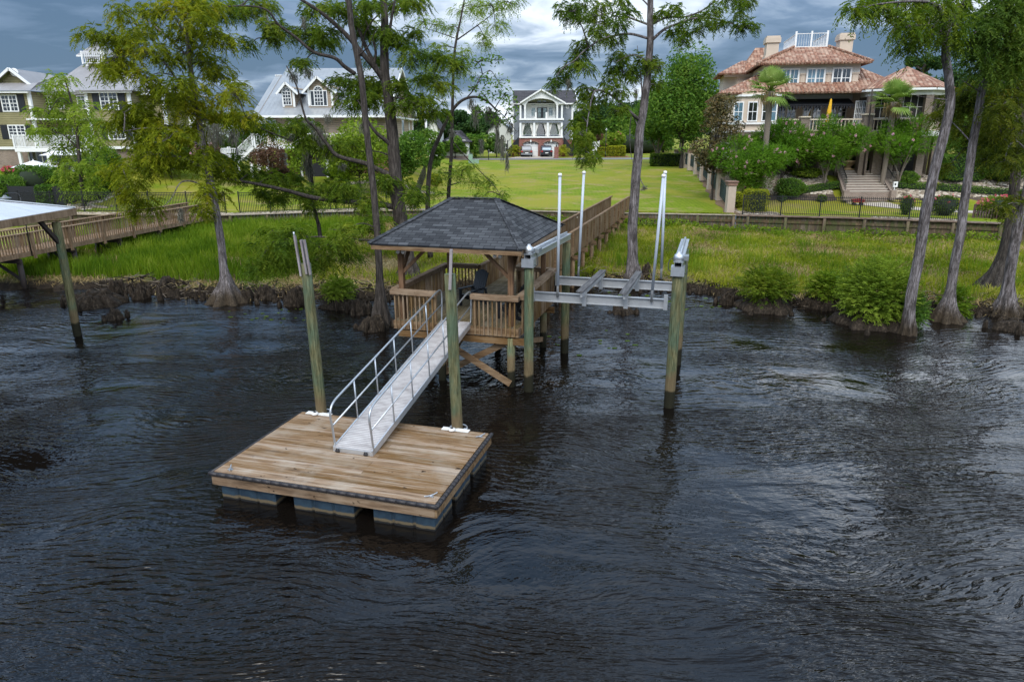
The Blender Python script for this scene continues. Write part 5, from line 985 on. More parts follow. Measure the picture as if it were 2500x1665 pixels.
def car(name, lab, q, mat, pick=False):
    P = GT(*q); P = Vector((P[0], 116.9, float(zt(P[0], 116.9))+.05)); o = thing(name, lab, 'car', P, radians(3), 'cars on the driveway')
    w_ = .95; h = 1.75
    body = [(0, .35), (0, 1.0), (.08, 1.06), (4.5, 1.02), (4.62, .8), (4.6, .35)]
    MB().prism(body, -w_, w_, 'x').build('body', M[mat], o, bevel=.07)
    cab = [(.12, 1.0), (.42, h-.06), (.7, h), (2.9, h), (3.8, 1.0)] if not pick else [(1.3, 1.0), (1.45, h+.02), (2.9, h+.02), (3.7, 1.0)]
    if pick: cab = [(.10, 1.0), (.35, h-.02), (.6, h+.04), (2.8, h+.04), (3.6, 1.0)]
    MB().prism(cab, -w_+.14, w_-.14, 'x').build('cabin', M[mat], o, bevel=.06)
    MB().slab([(-w_+.24, .10, 1.12), (w_-.24, .10, 1.12), (w_-.30, .34, h-.12), (-w_+.30, .34, h-.12)], .03).box(-w_+.12, w_-.12, .9, 3.1, 1.12, h-.15).build('glass', M['glass_blue' if pick else 'glass_dark'], o)
    for y in (.85, 3.75):
        for s_ in (-1, 1):
            wl = MB().cyl((s_*(w_-.22), y, .33), (s_*(w_+.01), y, .33), .34, n=18).build('wheel', M['tyre'], o); MB().cyl((s_*(w_+.012), y, .33), (s_*(w_+.02), y, .33), .2, n=12).build('rim', M['galvanised'], wl)
    for s_ in (-1, 1): MB().box(s_*.62, s_*.92, -.02, .02, .78, .98).build('tail_lamp', M['tail_lamp'], o); MB().box(s_*(w_+.0), s_*(w_+.2), 2.75, 2.9, 1.08, 1.28).build('wing_mirror', M[mat], o)
    MB().box(-.26, .26, -.02, .0, .58, .70).build('number_plate', M['white_paint'], o); MB().box(-w_+.05, w_-.05, -.06, .02, .34, .56).build('bumper', M['black_plastic' if pick else 'galv_box'], o)
car('parked_car', 'silver-brown hatchback SUV parked on the driveway before the left garage door', E1(372, 1410), 'car_silver'); car('parked_car', 'dark grey SUV parked on the driveway before the right garage door', E1(738, 1412), 'car_grey', True)
P = GT(*E1(950, 1470)); o = thing('mailbox', 'brick pillar mailbox beside the driveway', 'mailbox', P); MB().box(-.32, .32, -.32, .32, -.1, 1.75).build('pillar', M['brick_red'], o); MB().box(-.1, .1, -.3, .2, 1.75, 1.8).cyl((0, -.25, 1.9), (0, .25, 1.9), .12).cyl((0, 0, 1.9), (0, 0, 2.35), .03).build('box', M['black_plastic'], o)
P = GT(1196, 391); o = thing('mailbox', 'black post mailbox across the road, left of the driveway', 'mailbox', P); MB().cyl((0, 0, 0), (0, 0, 1.3), .06).build('post', M['black_iron'], o); MB().box(-.14, .14, -.25, .25, 1.2, 1.5).build('box', M['black_plastic'], o)
P = Pt(1481, 382, 117); z_ = float(zt(P[0], 117)); o = thing('street_lamp', 'black post lamp with white globe behind the clipped hedges', 'street lamp', (P[0], 117, z_)); hh = Z((1481, 316), 117)-z_
MB().cyl((0, 0, 0), (0, 0, hh-.4), .05).cyl((0, 0, 0), (0, 0, .8), .1).box(-.25, .25, -.03, .03, hh-.9, hh-.85).build('post', M['black_iron'], o); MB().lathe([(.02, 0), (.14, .1), (.16, .25), (.08, .42), (.001, .45)], (0, 0, hh-.4)).build('globe', M['white_plastic'], o)
for (pa, pb2, t_, bt, Yh, lab) in ((1451, 1466, 348, 362, 122, 'white vinyl fence panel behind the clipped hedges'),):
    o = thing('fence_panel', lab, 'fence', (X((1458, 360), Yh), Yh, float(zt(10, Yh)))); x0_, x1_ = X((pa, 360), Yh), X((pb2, 360), Yh); z0_, z1_ = float(zt(10, Yh)), Z((pa, t_), Yh)
    at(o, MB().box(x0_, x1_, Yh, Yh+.06, z0_, z1_), 'panel', 'white_paint'); at(o, MB().box(x0_-.06, x0_+.06, Yh-.02, Yh+.1, z0_, z1_+.15).box(x1_-.06, x1_+.06, Yh-.02, Yh+.1, z0_, z1_+.15), 'post', 'white_paint')
P = Pt(1521, 352, 140); z_ = float(zt(P[0], 140)); o = thing('playset', 'small white playhouse tower with teal roof on the far lawn', 'playset', (P[0], 140, z_)); zt2 = Z((1521, 337), 140)-z_
for sx_ in (-.8, .8):
    for sy_ in (-.8, .8): MB().box(sx_-.06, sx_+.06, sy_-.06, sy_+.06, 0, zt2).build('post', M['white_paint'], o)
MB().box(-.85, .85, -.85, .85, 1.2, 2.6).build('tower', M['white_siding'], o); MB().prism([(-1.2, zt2), (1.2, zt2), (0, zt2+.7)], -1, 1).build('roof', M['teal'], o); MB().beam((.9, 0, 2.6), (3.4, 0, 2.2), .3, .1).build('slide', M['stone_cream'], o)
for px_, py_, w_, h_ in ((1152, 398, .6, 1.2), (1163, 399, 1.1, .5)):
    P = GT(px_, py_); o = MB().box(-w_/2, w_/2, -.3, .3, -.05, h_).box(-w_/2-.03, w_/2+.03, -.33, .33, h_, h_+.05).build('utility_box', M['utility_green'], bevel=.03); o.location = P; tag(o, 'tall green utility box by the road' if h_ > 1 else 'low wide green utility box by the road', 'utility box')
# ================================================================== right garden: property fence, steps, fountain, sign, wagon
piers = [(1653, 368, 398), (1663, 372, 403), (1675, 368, 407), (1687, 370, 411), (1703, 376, 420), (1718, 380, 434), (1737, 395, 457), (1758, 417, 485), (1783, 446, 519)]
pf = thing('garden_fence', 'row of square stucco fence piers with brick caps and dark iron panels', 'fence', (19, 72, 2)); PP = []
for i, (px_, t_, bt) in enumerate(piers):
    Yp_ = [103, 98, 93, 87, 80, 73, 65.5, 57, 49.6][i]; P = Pt(px_, bt, Yp_); zt_ = Z((px_, t_), Yp_); w_ = .27; PP.append((P[0], P[1], P[2], zt_))
    po = at(pf, MB().box(P[0]-w_, P[0]+w_, P[1]-w_, P[1]+w_, P[2]-.4, zt_-.3), 'pier', 'pier_stucco'); MB().box(P[0]-w_-.06, P[0]+w_+.06, P[1]-w_-.06, P[1]+w_+.06, zt_-.3, zt_-.08).box(P[0]-w_-.12, P[0]+w_+.12, P[1]-w_-.12, P[1]+w_+.12, zt_-.08, zt_).build('cap', M['cap_brick'], po, loc=(0, 0, 0))
for (a, b) in zip(PP[:-1], PP[1:]):
    A_ = Vector((a[0], a[1], 0)); B_ = Vector((b[0], b[1], 0)); za, zb2 = a[2]+.15, b[2]+.15; ta, tb = a[3]-.45, b[3]-.45; n = int((A_-B_).length/.14); mb = MB()
    for i in range(n): t_ = (i+.5)/n; c = A_.lerp(B_, t_); z0_ = za+(zb2-za)*t_; z1_ = z0_+1.35; mb.beam((c.x, c.y, z0_), (c.x, c.y, z1_), .025, .025, up=(0, 1, 0))
    for f_ in (.12, 1.1, 1.28): mb.beam((A_.x, A_.y, za+f_), (B_.x, B_.y, zb2+f_), .04, .05)
    at(pf, mb, 'iron_panel', 'green_iron')
def iron_fence(lab, pts, h, sp=2.4, top2=True, finial=.0, grp='black iron fences'):
    o = thing('iron_fence', lab, 'fence', pts[0], 0, grp)
    for a, b in zip(pts[:-1], pts[1:]):
        a = Vector(a); b = Vector(b); L = (b-a).length; n = max(1, round(L/sp)); u = Vector((0, 0, 1))
        for i in range(n):
            p, q = a.lerp(b, i/n), a.lerp(b, (i+1)/n); at(o, MB().beam(p-u*.1, p+u*(h+.08), .07, .07, up=(0, 1, 0)), 'post', 'black_iron'); mb = MB(); k = int((q-p).length/.115)
            for j in range(1, k): c = p.lerp(q, j/k); mb.beam(c+u*.04, c+u*(h+finial), .026, .026, up=(0, 1, 0))
            for z_ in (.12, h-.03)+((h-.2,) if top2 else ()): mb.beam(p+u*z_, q+u*z_, .03, .035)
            at(o, mb, 'panel', 'black_iron')
    at(o, MB().beam(Vector(pts[-1]), Vector(pts[-1])+Vector((0, 0, h+.08)), .07, .07, up=(0, 1, 0)), 'post', 'black_iron'); return o
by = lambda x, d=.12: (x, float(yb(x))+d, 1.79)
iron_fence('low black iron fence with pointed pickets on the mauve-capped wall below the right garden', [by(15.9), by(23), by(28.4)], 1.25, 2.5, True, .08)
iron_fence('black iron fence on the pale-capped wall, between left boardwalk and big cypress', [by(-19.3, .3), by(-11.3, .3), by(-7.2, .3)], 1.45, 2.3)
iron_fence('black iron fence behind the left boardwalk, in front of the small leafy tree', [by(-36, .8), by(-26, .9), by(-20.3, .5)], 1.45, 2.3)
iron_fence('black iron fence running up the lawn beside the tan house', [by(-7.2, .4), (-8.1, 62, float(zt(-8.1, 62))), (-9.4, 78, float(zt(-9.4, 78)))], 1.35, 2.4)
a = GT(*A(2000/6.82*2.8, (330+770/6.82)*2.8)); pvs = [(166, 492), (293, 442)]
P0, P1 = GT(166, 494), GT(293, 446); P2 = GT(30, 492)
o = thing('privacy_fence', 'dark fabric-screened fence running up between the left hedges and the lawn', 'fence', P0)
for a, b in ((P0, P1), (P2, P0)): 
    L = np.linalg.norm(b-a); n = int(L/2.4)+1
    for i in range(n): p = a+(b-a)*i/n; q = a+(b-a)*(i+1)/n; at(o, MB().beam(p+up_*.72, q+up_*.72, .03, 1.45), 'fabric_panel', 'black_fabric'); at(o, MB().beam(p, p+up_*1.6, .07, .07, up=(0, 1, 0)), 'post', 'black_iron')
# garden steps
s0 = Pt(*D(1170, 1325), 54.6); s1 = Pt(*D(1450, 1325), 54.6); t0 = Pt(*D(1120, 1172), 58.4); t1 = Pt(*D(1360, 1172), 58.4)
st_ = thing('garden_steps', 'flight of pale stone garden steps with dark handrails between the rock banks', 'steps', (float((s0[0]+s1[0])/2), 54.6, 2.1)); n = 9
for i in range(n):
    f_ = i/n; g_ = (i+1)/n; a = s0+(t0-s0)*f_; b = s1+(t1-s1)*f_; a2 = s0+(t0-s0)*g_; z0_ = s0[2]; zz_ = z0_+(t0[2]-z0_)*g_; yn = a[1]; yf_ = a2[1]+.3
    at(st_, MB().box(a[0], b[0], yn+.03, yf_, zz_-1.2, zz_-.05), 'riser', 'brick_tan'); at(st_, MB().box(a[0]-.02, b[0]+.02, yn, yf_-.05, zz_-.05, zz_), 'tread', 'concrete')
for a, b, s_ in ((s0, t0, -1), (s1, t1, 1)):
    a = Vector(a)+Vector((s_*.22, 0, 0)); b = Vector(b)+Vector((s_*.22, 0, 0)); at(st_, MB().beam(a+Vector((0, 0, .0)), b+Vector((0, 0, .0)), .3, .34).box(a.x-.2, a.x+.2, a.y-.3, a.y+.1, a.z-.5, a.z+.22), 'side_wall', 'brick_tan')
    mb = MB().beam(a+Vector((0, 0, 1.15)), b+Vector((0, 0, 1.15)), .05, .06)
    for i in range(14): c = a.lerp(b, i/13); mb.beam(c, c+Vector((0, 0, 1.15)), .025, .025, up=(0, 1, 0))
    at(st_, mb, 'handrail', 'black_iron')
zt3 = float(t0[2])
drape('garden_path', [(s0[0]-.1, 54.55), (s1[0]+.0, 54.55), (s1[0]+.6, 52.3), (s1[0]+2.5, 50.6), (s1[0]+7, 48.0), (s1[0]+5.5, 47.2), (s1[0]+1, 49.4), (s0[0]+1.6, 52)], M['concrete'], .03, step=.5)
at(st_, MB().box(t0[0]-.5, t1[0]+.5, 58.65, 63, zt3-.6, zt3-.03), 'landing', 'concrete')
P = Pt(*D(1173, 1140), 60.2); o = thing('fountain', 'tiered tan stone garden fountain at the top of the steps', 'fountain', (P[0], 60.2, zt3-.02)); hf = Z(D(1173, 1028), 60.2)-zt3; s_ = hf/2.6
MB().lathe([(.95, 0), (.95, .12), (.5, .2), (.35, .35), (.75, .75), (1.08, 1.05), (1.12, 1.2), (1.0, 1.2), (.6, 1.1)], n=24).build('lower_bowl', M['fountain_stone'], o); MB().lathe([(.18, 1.1), (.16, 1.35), (.3, 1.5), (.52, 1.75), (.56, 1.85), (.3, 1.82), (.1, 1.82), (.1, 1.95), (.22, 2.1), (.26, 2.25), (.2, 2.42), (.05, 2.6), (.001, 2.65)], n=20).build('upper_bowl', M['fountain_stone'], o)
o.scale = (s_, s_, s_)
P = Pt(*D(1245, 1338), 53.4); P[2] = float(zt(P[0], 53.4))+.03; o = thing('garden_wagon', 'small red garden wagon at the foot of the steps', 'wagon', P, radians(-8))
MB().prism([(-.62, .32), (.55, .32), (.66, .62), (-.72, .62)], -.32, .32).build('tray', M['red_paint'], o); 
for x_ in (-.4, .4):
    for y_ in (-.3, .3): MB().cyl((x_, y_-.03, .15), (x_, y_+.03, .15), .15, n=14).build('wheel', M['tyre'], o)
MB().cyl((.6, 0, .35), (1.05, 0, .2), .018).build('handle', M['red_paint'], o); MB().slab([(-.7, -.33, .64), (.35, -.33, .70), (.35, .33, .70), (-.7, .33, .64)], .03).build('cover', M['red_paint'], o); o.scale = (.66, .66, .66)
P = GT(*D(1482, 1322)); o = thing('garden_sign', 'small white square sign on a post right of the garden steps', 'sign', P); MB().box(-.19, .19, -.03, .0, .42, .85).build('board', M['white_paint'], o); MB().cyl((0, .03, 0), (0, .03, .5), .03).build('post', M['white_paint'], o); MB().box(-.06, .06, -.036, -.031, .55, .72).build('mark', M['black_plastic'], o)
um = thing('patio_umbrella', 'open white umbrella in front of the left house porch', 'umbrella', (X(A(240, 1100), 62), 62, float(zt(-33, 62)))); zz_ = Z(A(240, 1075), 62)-float(zt(-33, 62)); mb = MB(); rr = 1.75
for i in range(8): t0_, t1_ = 2*pi*i/8, 2*pi*(i+1)/8; mb.quad((0, 0, zz_), (rr*cos(t0_), rr*sin(t0_), zz_-.55), (rr*cos(t1_), rr*sin(t1_), zz_-.55))
mb.build('canopy', M['white_cloth'], um); MB().cyl((0, 0, 0), (0, 0, zz_+.1), .03).build('pole', M['white_paint'], um)
um = thing('patio_umbrella', 'open white umbrella under the balcony posts, behind the small leafy tree', 'umbrella', (X(A(420, 1000), 65), 65, float(zt(-33, 65)))); zz_ = Z(A(420, 1000), 65)-float(zt(-33, 65)); mb = MB()
for i in range(8): t0_, t1_ = 2*pi*i/8, 2*pi*(i+1)/8; mb.quad((0, 0, zz_), (rr*cos(t0_), rr*sin(t0_), zz_-.5), (rr*cos(t1_), rr*sin(t1_), zz_-.5))
mb.build('canopy', M['white_cloth'], um); MB().cyl((0, 0, 0), (0, 0, zz_+.1), .03).build('pole', M['white_paint'], um)
# ================================================================== vegetation
def nrm(v): return v/(np.linalg.norm(v, axis=-1, keepdims=True)+1e-9)
UP = np.array([0, 0, 1.])
def ell(n, c, r, shell=.35):
    d = nrm(rng.normal(size=(n, 3))); q = (shell+(1-shell)*rng.random(n)**.6)[:, None]; return np.asarray(c)+d*q*np.asarray(r), d
def feather(P, Dr, L, nb=14, bl=.17, bw=.04, droop=.35):
    """sprays of slim leaflets along drooping twiglets -> triangles, per-vertex tint"""
    n = len(P); t = np.linspace(.08, 1, nb)[None, :, None]; Dr = nrm(Dr); L = L[:, None, None]
    ax = P[:, None]+Dr[:, None]*L*t-UP*(droop*L*t*t); tg = nrm(Dr[:, None]-UP*(2*droop*t))
    sd = nrm(np.cross(tg, UP+.01)); sg = np.where(np.arange(nb) % 2 == 0, 1., -1.)[None, :, None]
    bd = nrm(tg*.65+sd*sg*.75+rng.normal(size=(n, nb, 3))*.28-UP*.18); ln = bl*(1.15-.55*t)*rng.uniform(.7, 1.3, (n, nb, 1))
    wv_ = nrm(np.cross(bd, rng.normal(size=(n, nb, 3))))*bw*.5
    T = np.stack([ax-wv_, ax+wv_, ax+bd*ln+wv_*.4, ax+bd*ln-wv_*.4], 2).reshape(-1, 3)
    tint = np.repeat(np.clip(rng.random(n)*.8+.1, 0, 1), nb*4)+np.repeat(rng.normal(0, .08, n*nb), 4)
    return T, tint
def leaves(P, s, flat=.3):
    n = len(P); a = nrm(rng.normal(size=(n, 3))*[1, 1, flat+.4]); b = nrm(np.cross(a, rng.normal(size=(n, 3)))); s = s*rng.uniform(.6, 1.3, (n, 1))
    T = np.stack([P-a*s, P+b*s*.42, P+a*s, P-b*s*.42], 1).reshape(-1, 3); return T, np.repeat(rng.random(n), 4)
def strands(P, L, w=.03, seg=3):
    """hanging moss: thin wavering ribbons"""
    n = len(P); Q = [P]; 
    for i in range(seg): Q.append(Q[-1]-UP*(L/seg)[:, None]+rng.normal(size=(n, 3))*.03*[1, 1, .2])
    sd = nrm(rng.normal(size=(n, 3))*[1, 1, 0])*w*.5; T = []
    for i in range(seg): k0 = 1-i/seg*.6; k1 = 1-(i+1)/seg*.8; T.append(np.stack([Q[i]-sd*k0, Q[i]+sd*k0, Q[i+1]+sd*k1, Q[i+1]-sd*k1], 1))
    T = np.stack(T, 1).reshape(-1, 3); return T, np.repeat(rng.random(n), 4*seg)
def quads(name, parts, mat, parent, kind=None):
    if not parts: return None
    V = np.concatenate([p[0] for p in parts]); t = np.concatenate([p[1] for p in parts])
    if parent is not None: V = V-np.array(parent.location)[None]
    o = mesh_np(name, V, np.arange(len(V)).reshape(-1, 4), mat, parent, t, 4)
    return tag(o, kind=kind)
def flare(P, R, hgt, rb, k=8, n=34):
    """trunk mesh with a fluted, swelling foot"""
    P = np.asarray(P, float); ph = rng.random()*6
    z0 = P[0][2]
    RR = [r+(rb-r)*max(0, 1-(p[2]-z0)/hgt)**2.2 if p[2]-z0 < hgt else r for p, r in zip(P, R)]
    return MB().tube(P, RR, n, flute=lambda i, t: 1+(.75*max(0, 1-(P[i][2]-z0)/hgt)**.8+.02)*abs(cos(k*t/2+ph+.3*sin(2*t)))*1.0-(.42*max(0, 1-(P[i][2]-z0)/hgt))+.05*sin(3*t+i*.7+ph))
def pxpath(q, Y, dY=0, f=None):
    n = len(q); return [Pt(*(f(*p) if f else p), Y+dY*i/max(1, n-1)) for i, p in enumerate(q)]
def tree(name, lab, Y, trunk, r0, r1, branches, clumps, leaf_='leaf_cypress', bark='bark_grey', f=None, base=None, foot=(1.6, .55), dens=1.0, moss=(), style='feather', spr=(.55, 14, .17, .042), twig=True, grp='cypress trees', cat='tree', depth=1.0, seed=1):
    """trunk and branches: photo-pixel polylines at depth Y (+ own offset); clumps: (cx, cy, rx, ry[, dY])"""
    T = pxpath(trunk, Y, 0, f)
    if base is not None: T[0] = np.array([T[0][0], T[0][1], base])
    T = catmull(T, 6); n = len(T); o = thing(name, lab, cat, tuple(T[0]), 0, grp); loc = np.array(o.location)
    Rr = [r0+(r1-r0)*(i/(n-1))**.9 for i in range(n)]; W = T-loc
    (flare(W, Rr, foot[0], foot[1]) if foot else MB().tube(W, Rr, 12)).build('trunk', M[bark], o)
    SK = [(p, r) for p, r in zip(T, Rr)]; mb = MB()
    for br in branches:
        q, ra, rb_, dY = br; P = catmull(pxpath(q, Y, dY, f), 5); m = len(P); RB_ = [ra+(rb_-ra)*i/(m-1) for i in range(m)]; mb.tube(P-loc, RB_, 7); SK += list(zip(P, RB_))
    sk = np.array([s[0] for s in SK]); parts = []; sc = 1/F
    for c in clumps:
        cx, cy = (f(c[0], c[1]) if f else c[:2]); k = (1/2.8 if f in (A, B, C) else 1/2.7706 if f is D else 1)
        rx, rz = c[2]*k, c[3]*k; dY = c[4] if len(c) > 4 else rng.uniform(-1.6, 1.6)*depth
        yy = Y+dY; ce = Pt(cx, cy, yy); s_ = yy/F*1.0; rx *= s_; rz *= s_; ry = (rx+rz)/2*1.0
        d = np.linalg.norm((sk-ce)*[1, .6, 1.15], axis=1)+np.maximum(0, sk[:, 2]-ce[2])*.4; j = int(np.argmin(d)); s0 = sk[j]
        if twig and d[j] > .3:
            mid = (s0+ce)/2+[0, 0, .12*d[j]]+rng.normal(size=3)*.08; P = catmull([s0, mid, ce], 4); mb.tube(P-loc, np.linspace(min(.05, .018+.012*d[j]), .012, len(P)), 5); sk = np.vstack([sk, P[2:]])
        if twig:
            for _ in range(8): e = ce+nrm(rng.normal(size=3)*[1, 1, .5])*[rx, ry, rz]*.9; P = catmull([ce, (ce+e)/2+rng.normal(size=3)*.05, e], 3); mb.tube(P-loc, np.linspace(.012, .004, len(P)), 3, False)
        vol = (rx*ry*rz)**(2/3)
        if style == 'feather':
            rx *= 1.12; ry *= 1.12; rz *= 1.12; n = int(210*vol*dens)+16; p, dd = ell(n, ce, (rx, ry, rz*.92), .05); off = nrm(rng.normal(size=3)*[1, 1, .6])*[rx, ry, rz]*.95; n2_ = n//2; p2, d2 = ell(n2_, ce+off, (rx*.6, ry*.6, rz*.6), .05); p = np.vstack([p, p2]); dd = np.vstack([dd, d2]); n = len(p); p += [0, 0, .12]
            parts.append(feather(p, dd*[1, 1, .45]+rng.normal(size=(n, 3))*.35-UP*.28, rng.uniform(.6, 1.25, n)*spr[0], int(spr[1]), spr[2], spr[3], .6))
        else:
            n = int(260*vol*dens)+20; p, dd = ell(n, ce, (rx, ry, rz), .3); parts.append(leaves(p, spr[2]))
    if mb.v: mb.build('branches', M['bark_dark' if bark != 'bark_grey' else 'bark_grey'], o)
    quads('foliage', parts, M[leaf_], o)
    mp_ = []
    for c in moss:
        cx, cy = (f(c[0], c[1]) if f else c[:2]); k = (1/2.8 if f in (A, B, C) else 1/2.7706 if f is D else 1); yy = Y+(c[4] if len(c) > 4 else rng.uniform(-.6, .6)); s_ = yy/F; ce = Pt(cx, cy, yy); w_, L = c[2]*k*s_, c[3]*k*s_
        n = int(60*w_*10*max(.4, L))+50; p = ce+np.stack([rng.normal(0, w_*.5, n), rng.normal(0, w_*.5, n), rng.uniform(-L*.5, L*.35, n)], 1); mp_.append(strands(p, rng.uniform(.15, .6, n)*min(L, 1.6), .035))
    quads('hanging_moss', mp_, M['moss_grey'], o)
    return o
FEA = (.42, 14, .18, .036)
# --- T1 left cypress
tree('cypress_tree', 'yellow-green feathery cypress with a swollen foot in the water, far left of the gazebo', 30.2,
 [(1560, 2058), (1555, 2010), (1545, 1900), (1530, 1790), (1510, 1600), (1480, 1400), (1440, 1180), (1400, 1000), (1370, 800), (1340, 640), (1320, 480), (1300, 300), (1280, 150), (1250, -40), (1240, -250)], .21, .05,
 [([(1370, 800), (1300, 640), (1200, 500), (1100, 380), (980, 340), (820, 380)], .06, .015, -1.5), ([(1310, 380), (1200, 280), (1080, 170), (980, 100), (900, 60)], .05, .012, 1.2), ([(1320, 480), (1330, 420), (1450, 430), (1540, 520), (1600, 620)], .045, .012, .8),
  ([(1300, 230), (1340, 170), (1450, 160), (1540, 220)], .04, .01, -.8), ([(1400, 1000), (1250, 900), (1150, 870), (1000, 860), (860, 880)], .05, .012, -1.4), ([(1440, 1160), (1300, 1080), (1150, 1050), (980, 1080), (850, 1150)], .06, .012, 1), ([(1480, 1380), (1380, 1250), (1250, 1230), (1180, 1340), (1120, 1400)], .04, .012, -1.5), ([(1340, 640), (1450, 560), (1560, 640)], .035, .01, 1),
  ([(1290, 240), (1220, 120), (1140, 0), (1100, -80)], .04, .01, -.7)],
 [(850, 60, 80, 50), (700, 225, 100, 45), (820, 260, 110, 60), (950, 220, 90, 55), (1060, 60, 80, 60), (1200, 60, 90, 60), (1330, 100, 90, 70), (1440, 50, 100, 60), (1500, 250, 90, 50), (1560, 290, 50, 40), (900, 330, 100, 50), (760, 420, 75, 55), (750, 500, 65, 40), (900, 430, 90, 60), (1050, 350, 90, 60), (1240, 260, 90, 60), (1330, 230, 70, 50), (1360, 360, 80, 50),
  (1430, 430, 80, 55), (1540, 520, 70, 60), (1600, 620, 60, 65), (1560, 690, 80, 45), (1200, 590, 110, 55), (1060, 600, 80, 45), (1350, 600, 80, 50), (1130, 690, 110, 60), (840, 745, 80, 55), (870, 840, 80, 60), (960, 740, 80, 60), (1010, 810, 90, 65), (1120, 850, 100, 65), (1240, 750, 100, 60), (1390, 700, 90, 45), (1160, 940, 120, 55),
  (950, 960, 60, 50), (1070, 1040, 120, 65), (900, 1110, 110, 55), (790, 1150, 75, 50), (1000, 1130, 120, 65), (890, 1240, 75, 65), (880, 1350, 45, 55), (930, 1410, 35, 60), (1230, 1080, 120, 60), (1400, 1100, 110, 55), (1500, 1120, 90, 60), (1290, 900, 100, 60), (1540, 800, 90, 50), (1690, 790, 90, 45), (1420, 900, 70, 50), (1405, 1320, 45, 75), (1500, 1320, 65, 65), (1380, 1440, 40, 50), (1060, 1410, 35, 60), (1180, 420, 70, 40), (1250, -20, 90, 50), (1000, 520, 60, 30)],
 'leaf_olive', 'bark_grey', A, foot=(1.9, 1.05), spr=FEA, dens=.8, moss=[(1480, 880, 60, 130), (1600, 900, 50, 100), (1240, 1440, 20, 90)], base=-.3)
# --- T2 the big centre cypress
tree('cypress_tree', 'big dark many-branched cypress behind the gazebo roof, with long low limbs reaching left', 33.8,
 [(1400, 1880), (1390, 1800), (1370, 1650), (1350, 1540), (1330, 1400), (1310, 1200), (1300, 1000), (1280, 800), (1265, 650), (1245, 500), (1240, 300), (1245, 150), (1240, 0), (1235, -250)], .42, .12,
 [([(1235, 540), (1180, 460), (1100, 370), (980, 230), (850, 110), (740, 30), (560, -80)], .15, .05, -1.5), ([(1205, 500), (1120, 330), (1060, 180), (1000, 60), (960, -80)], .11, .04, 1.5), ([(1040, 500), (970, 450), (900, 390), (760, 350), (640, 250), (520, 160), (440, 60), (300, 30), (100, 40)], .10, .02, -2),
  ([(1245, 340), (1275, 220), (1300, 80), (1330, -80)], .09, .04, 1), ([(1295, 1000), (1240, 950), (1180, 900), (1110, 800), (1090, 740)], .11, .05, -1), ([(1300, 1200), (1200, 1160), (1100, 1110), (920, 1060), (840, 970), (760, 860), (700, 800), (640, 580), (570, 440)], .14, .02, -2), ([(1310, 1410), (1190, 1390), (980, 1370), (760, 1345), (560, 1290), (330, 1240), (120, 1205)], .16, .045, -2.5),
  ([(1260, 290), (1330, 320), (1450, 340), (1560, 400), (1680, 430)], .07, .02, 1.5), ([(1290, 660), (1400, 680), (1530, 760)], .04, .015, -1), ([(1290, 1065), (1180, 1030), (1030, 1030)], .04, .015, 1.5), ([(1170, 440), (1180, 330), (1120, 150), (1100, 0)], .07, .03, 1), ([(690, 860), (620, 950), (520, 920), (400, 870), (250, 820)], .05, .012, -1), ([(1080, 380), (1120, 200), (1240, 60), (1320, 10)], .04, .02, 1)],
 [(400, 30, 80, 45), (280, 60, 90, 50), (120, 50, 100, 60), (20, 90, 80, 60), (450, 180, 45, 45), (460, 260, 25, 45), (560, 220, 45, 50), (700, 220, 80, 45), (800, 300, 85, 42), (860, 230, 70, 42), (900, 70, 90, 50), (780, 50, 80, 35), (1050, 110, 70, 60), (1100, 50, 90, 50), (1180, 200, 80, 55), (1245, 240, 60, 45), (1300, 20, 110, 35), (1450, 30, 80, 35), (1160, 420, 60, 30), (690, 430, 60, 30),
  (1000, 560, 85, 45), (1120, 590, 110, 60), (1010, 690, 90, 60), (1160, 680, 90, 55), (1250, 600, 80, 55), (1330, 580, 55, 35), (1350, 300, 65, 32), (1430, 370, 70, 42), (1430, 230, 40, 32), (1580, 390, 80, 42), (1700, 430, 70, 42), (1560, 540, 70, 32), (1650, 610, 50, 35), (1480, 690, 90, 35), (1600, 760, 70, 40), (1400, 670, 60, 30), (1350, 740, 40, 28),
  (200, 1100, 110, 55), (60, 1110, 90, 55), (300, 1180, 100, 45), (450, 1210, 100, 45), (570, 1230, 90, 40), (700, 1310, 80, 40), (850, 1270, 90, 35), (520, 1340, 50, 50), (415, 1320, 35, 50), (960, 1260, 80, 30), (1080, 1350, 100, 40), (1120, 1410, 70, 45), (1250, 1230, 100, 38), (1350, 1260, 90, 42), (1450, 1330, 80, 40), (1000, 1000, 80, 35), (860, 1000, 90, 38), (700, 960, 60, 55), (620, 860, 40, 40),
  (250, 815, 95, 38), (380, 845, 90, 38), (490, 890, 70, 35), (120, 790, 90, 38), (320, 300, 20, 30), (740, 1400, 45, 60), (900, 1340, 50, 40)],
 'leaf_cypress', 'bark_dark', B, foot=(1.2, .72), spr=FEA, dens=1.25, moss=[(790, 900, 50, 130), (860, 1010, 55, 90), (690, 830, 40, 60), (620, 500, 35, 70), (720, 480, 30, 60), (600, 920, 50, 50), (440, 130, 20, 90), (690, 130, 15, 70), (1100, 850, 40, 70), (950, 1120, 30, 50), (850, 790, 25, 60)], base=.1)
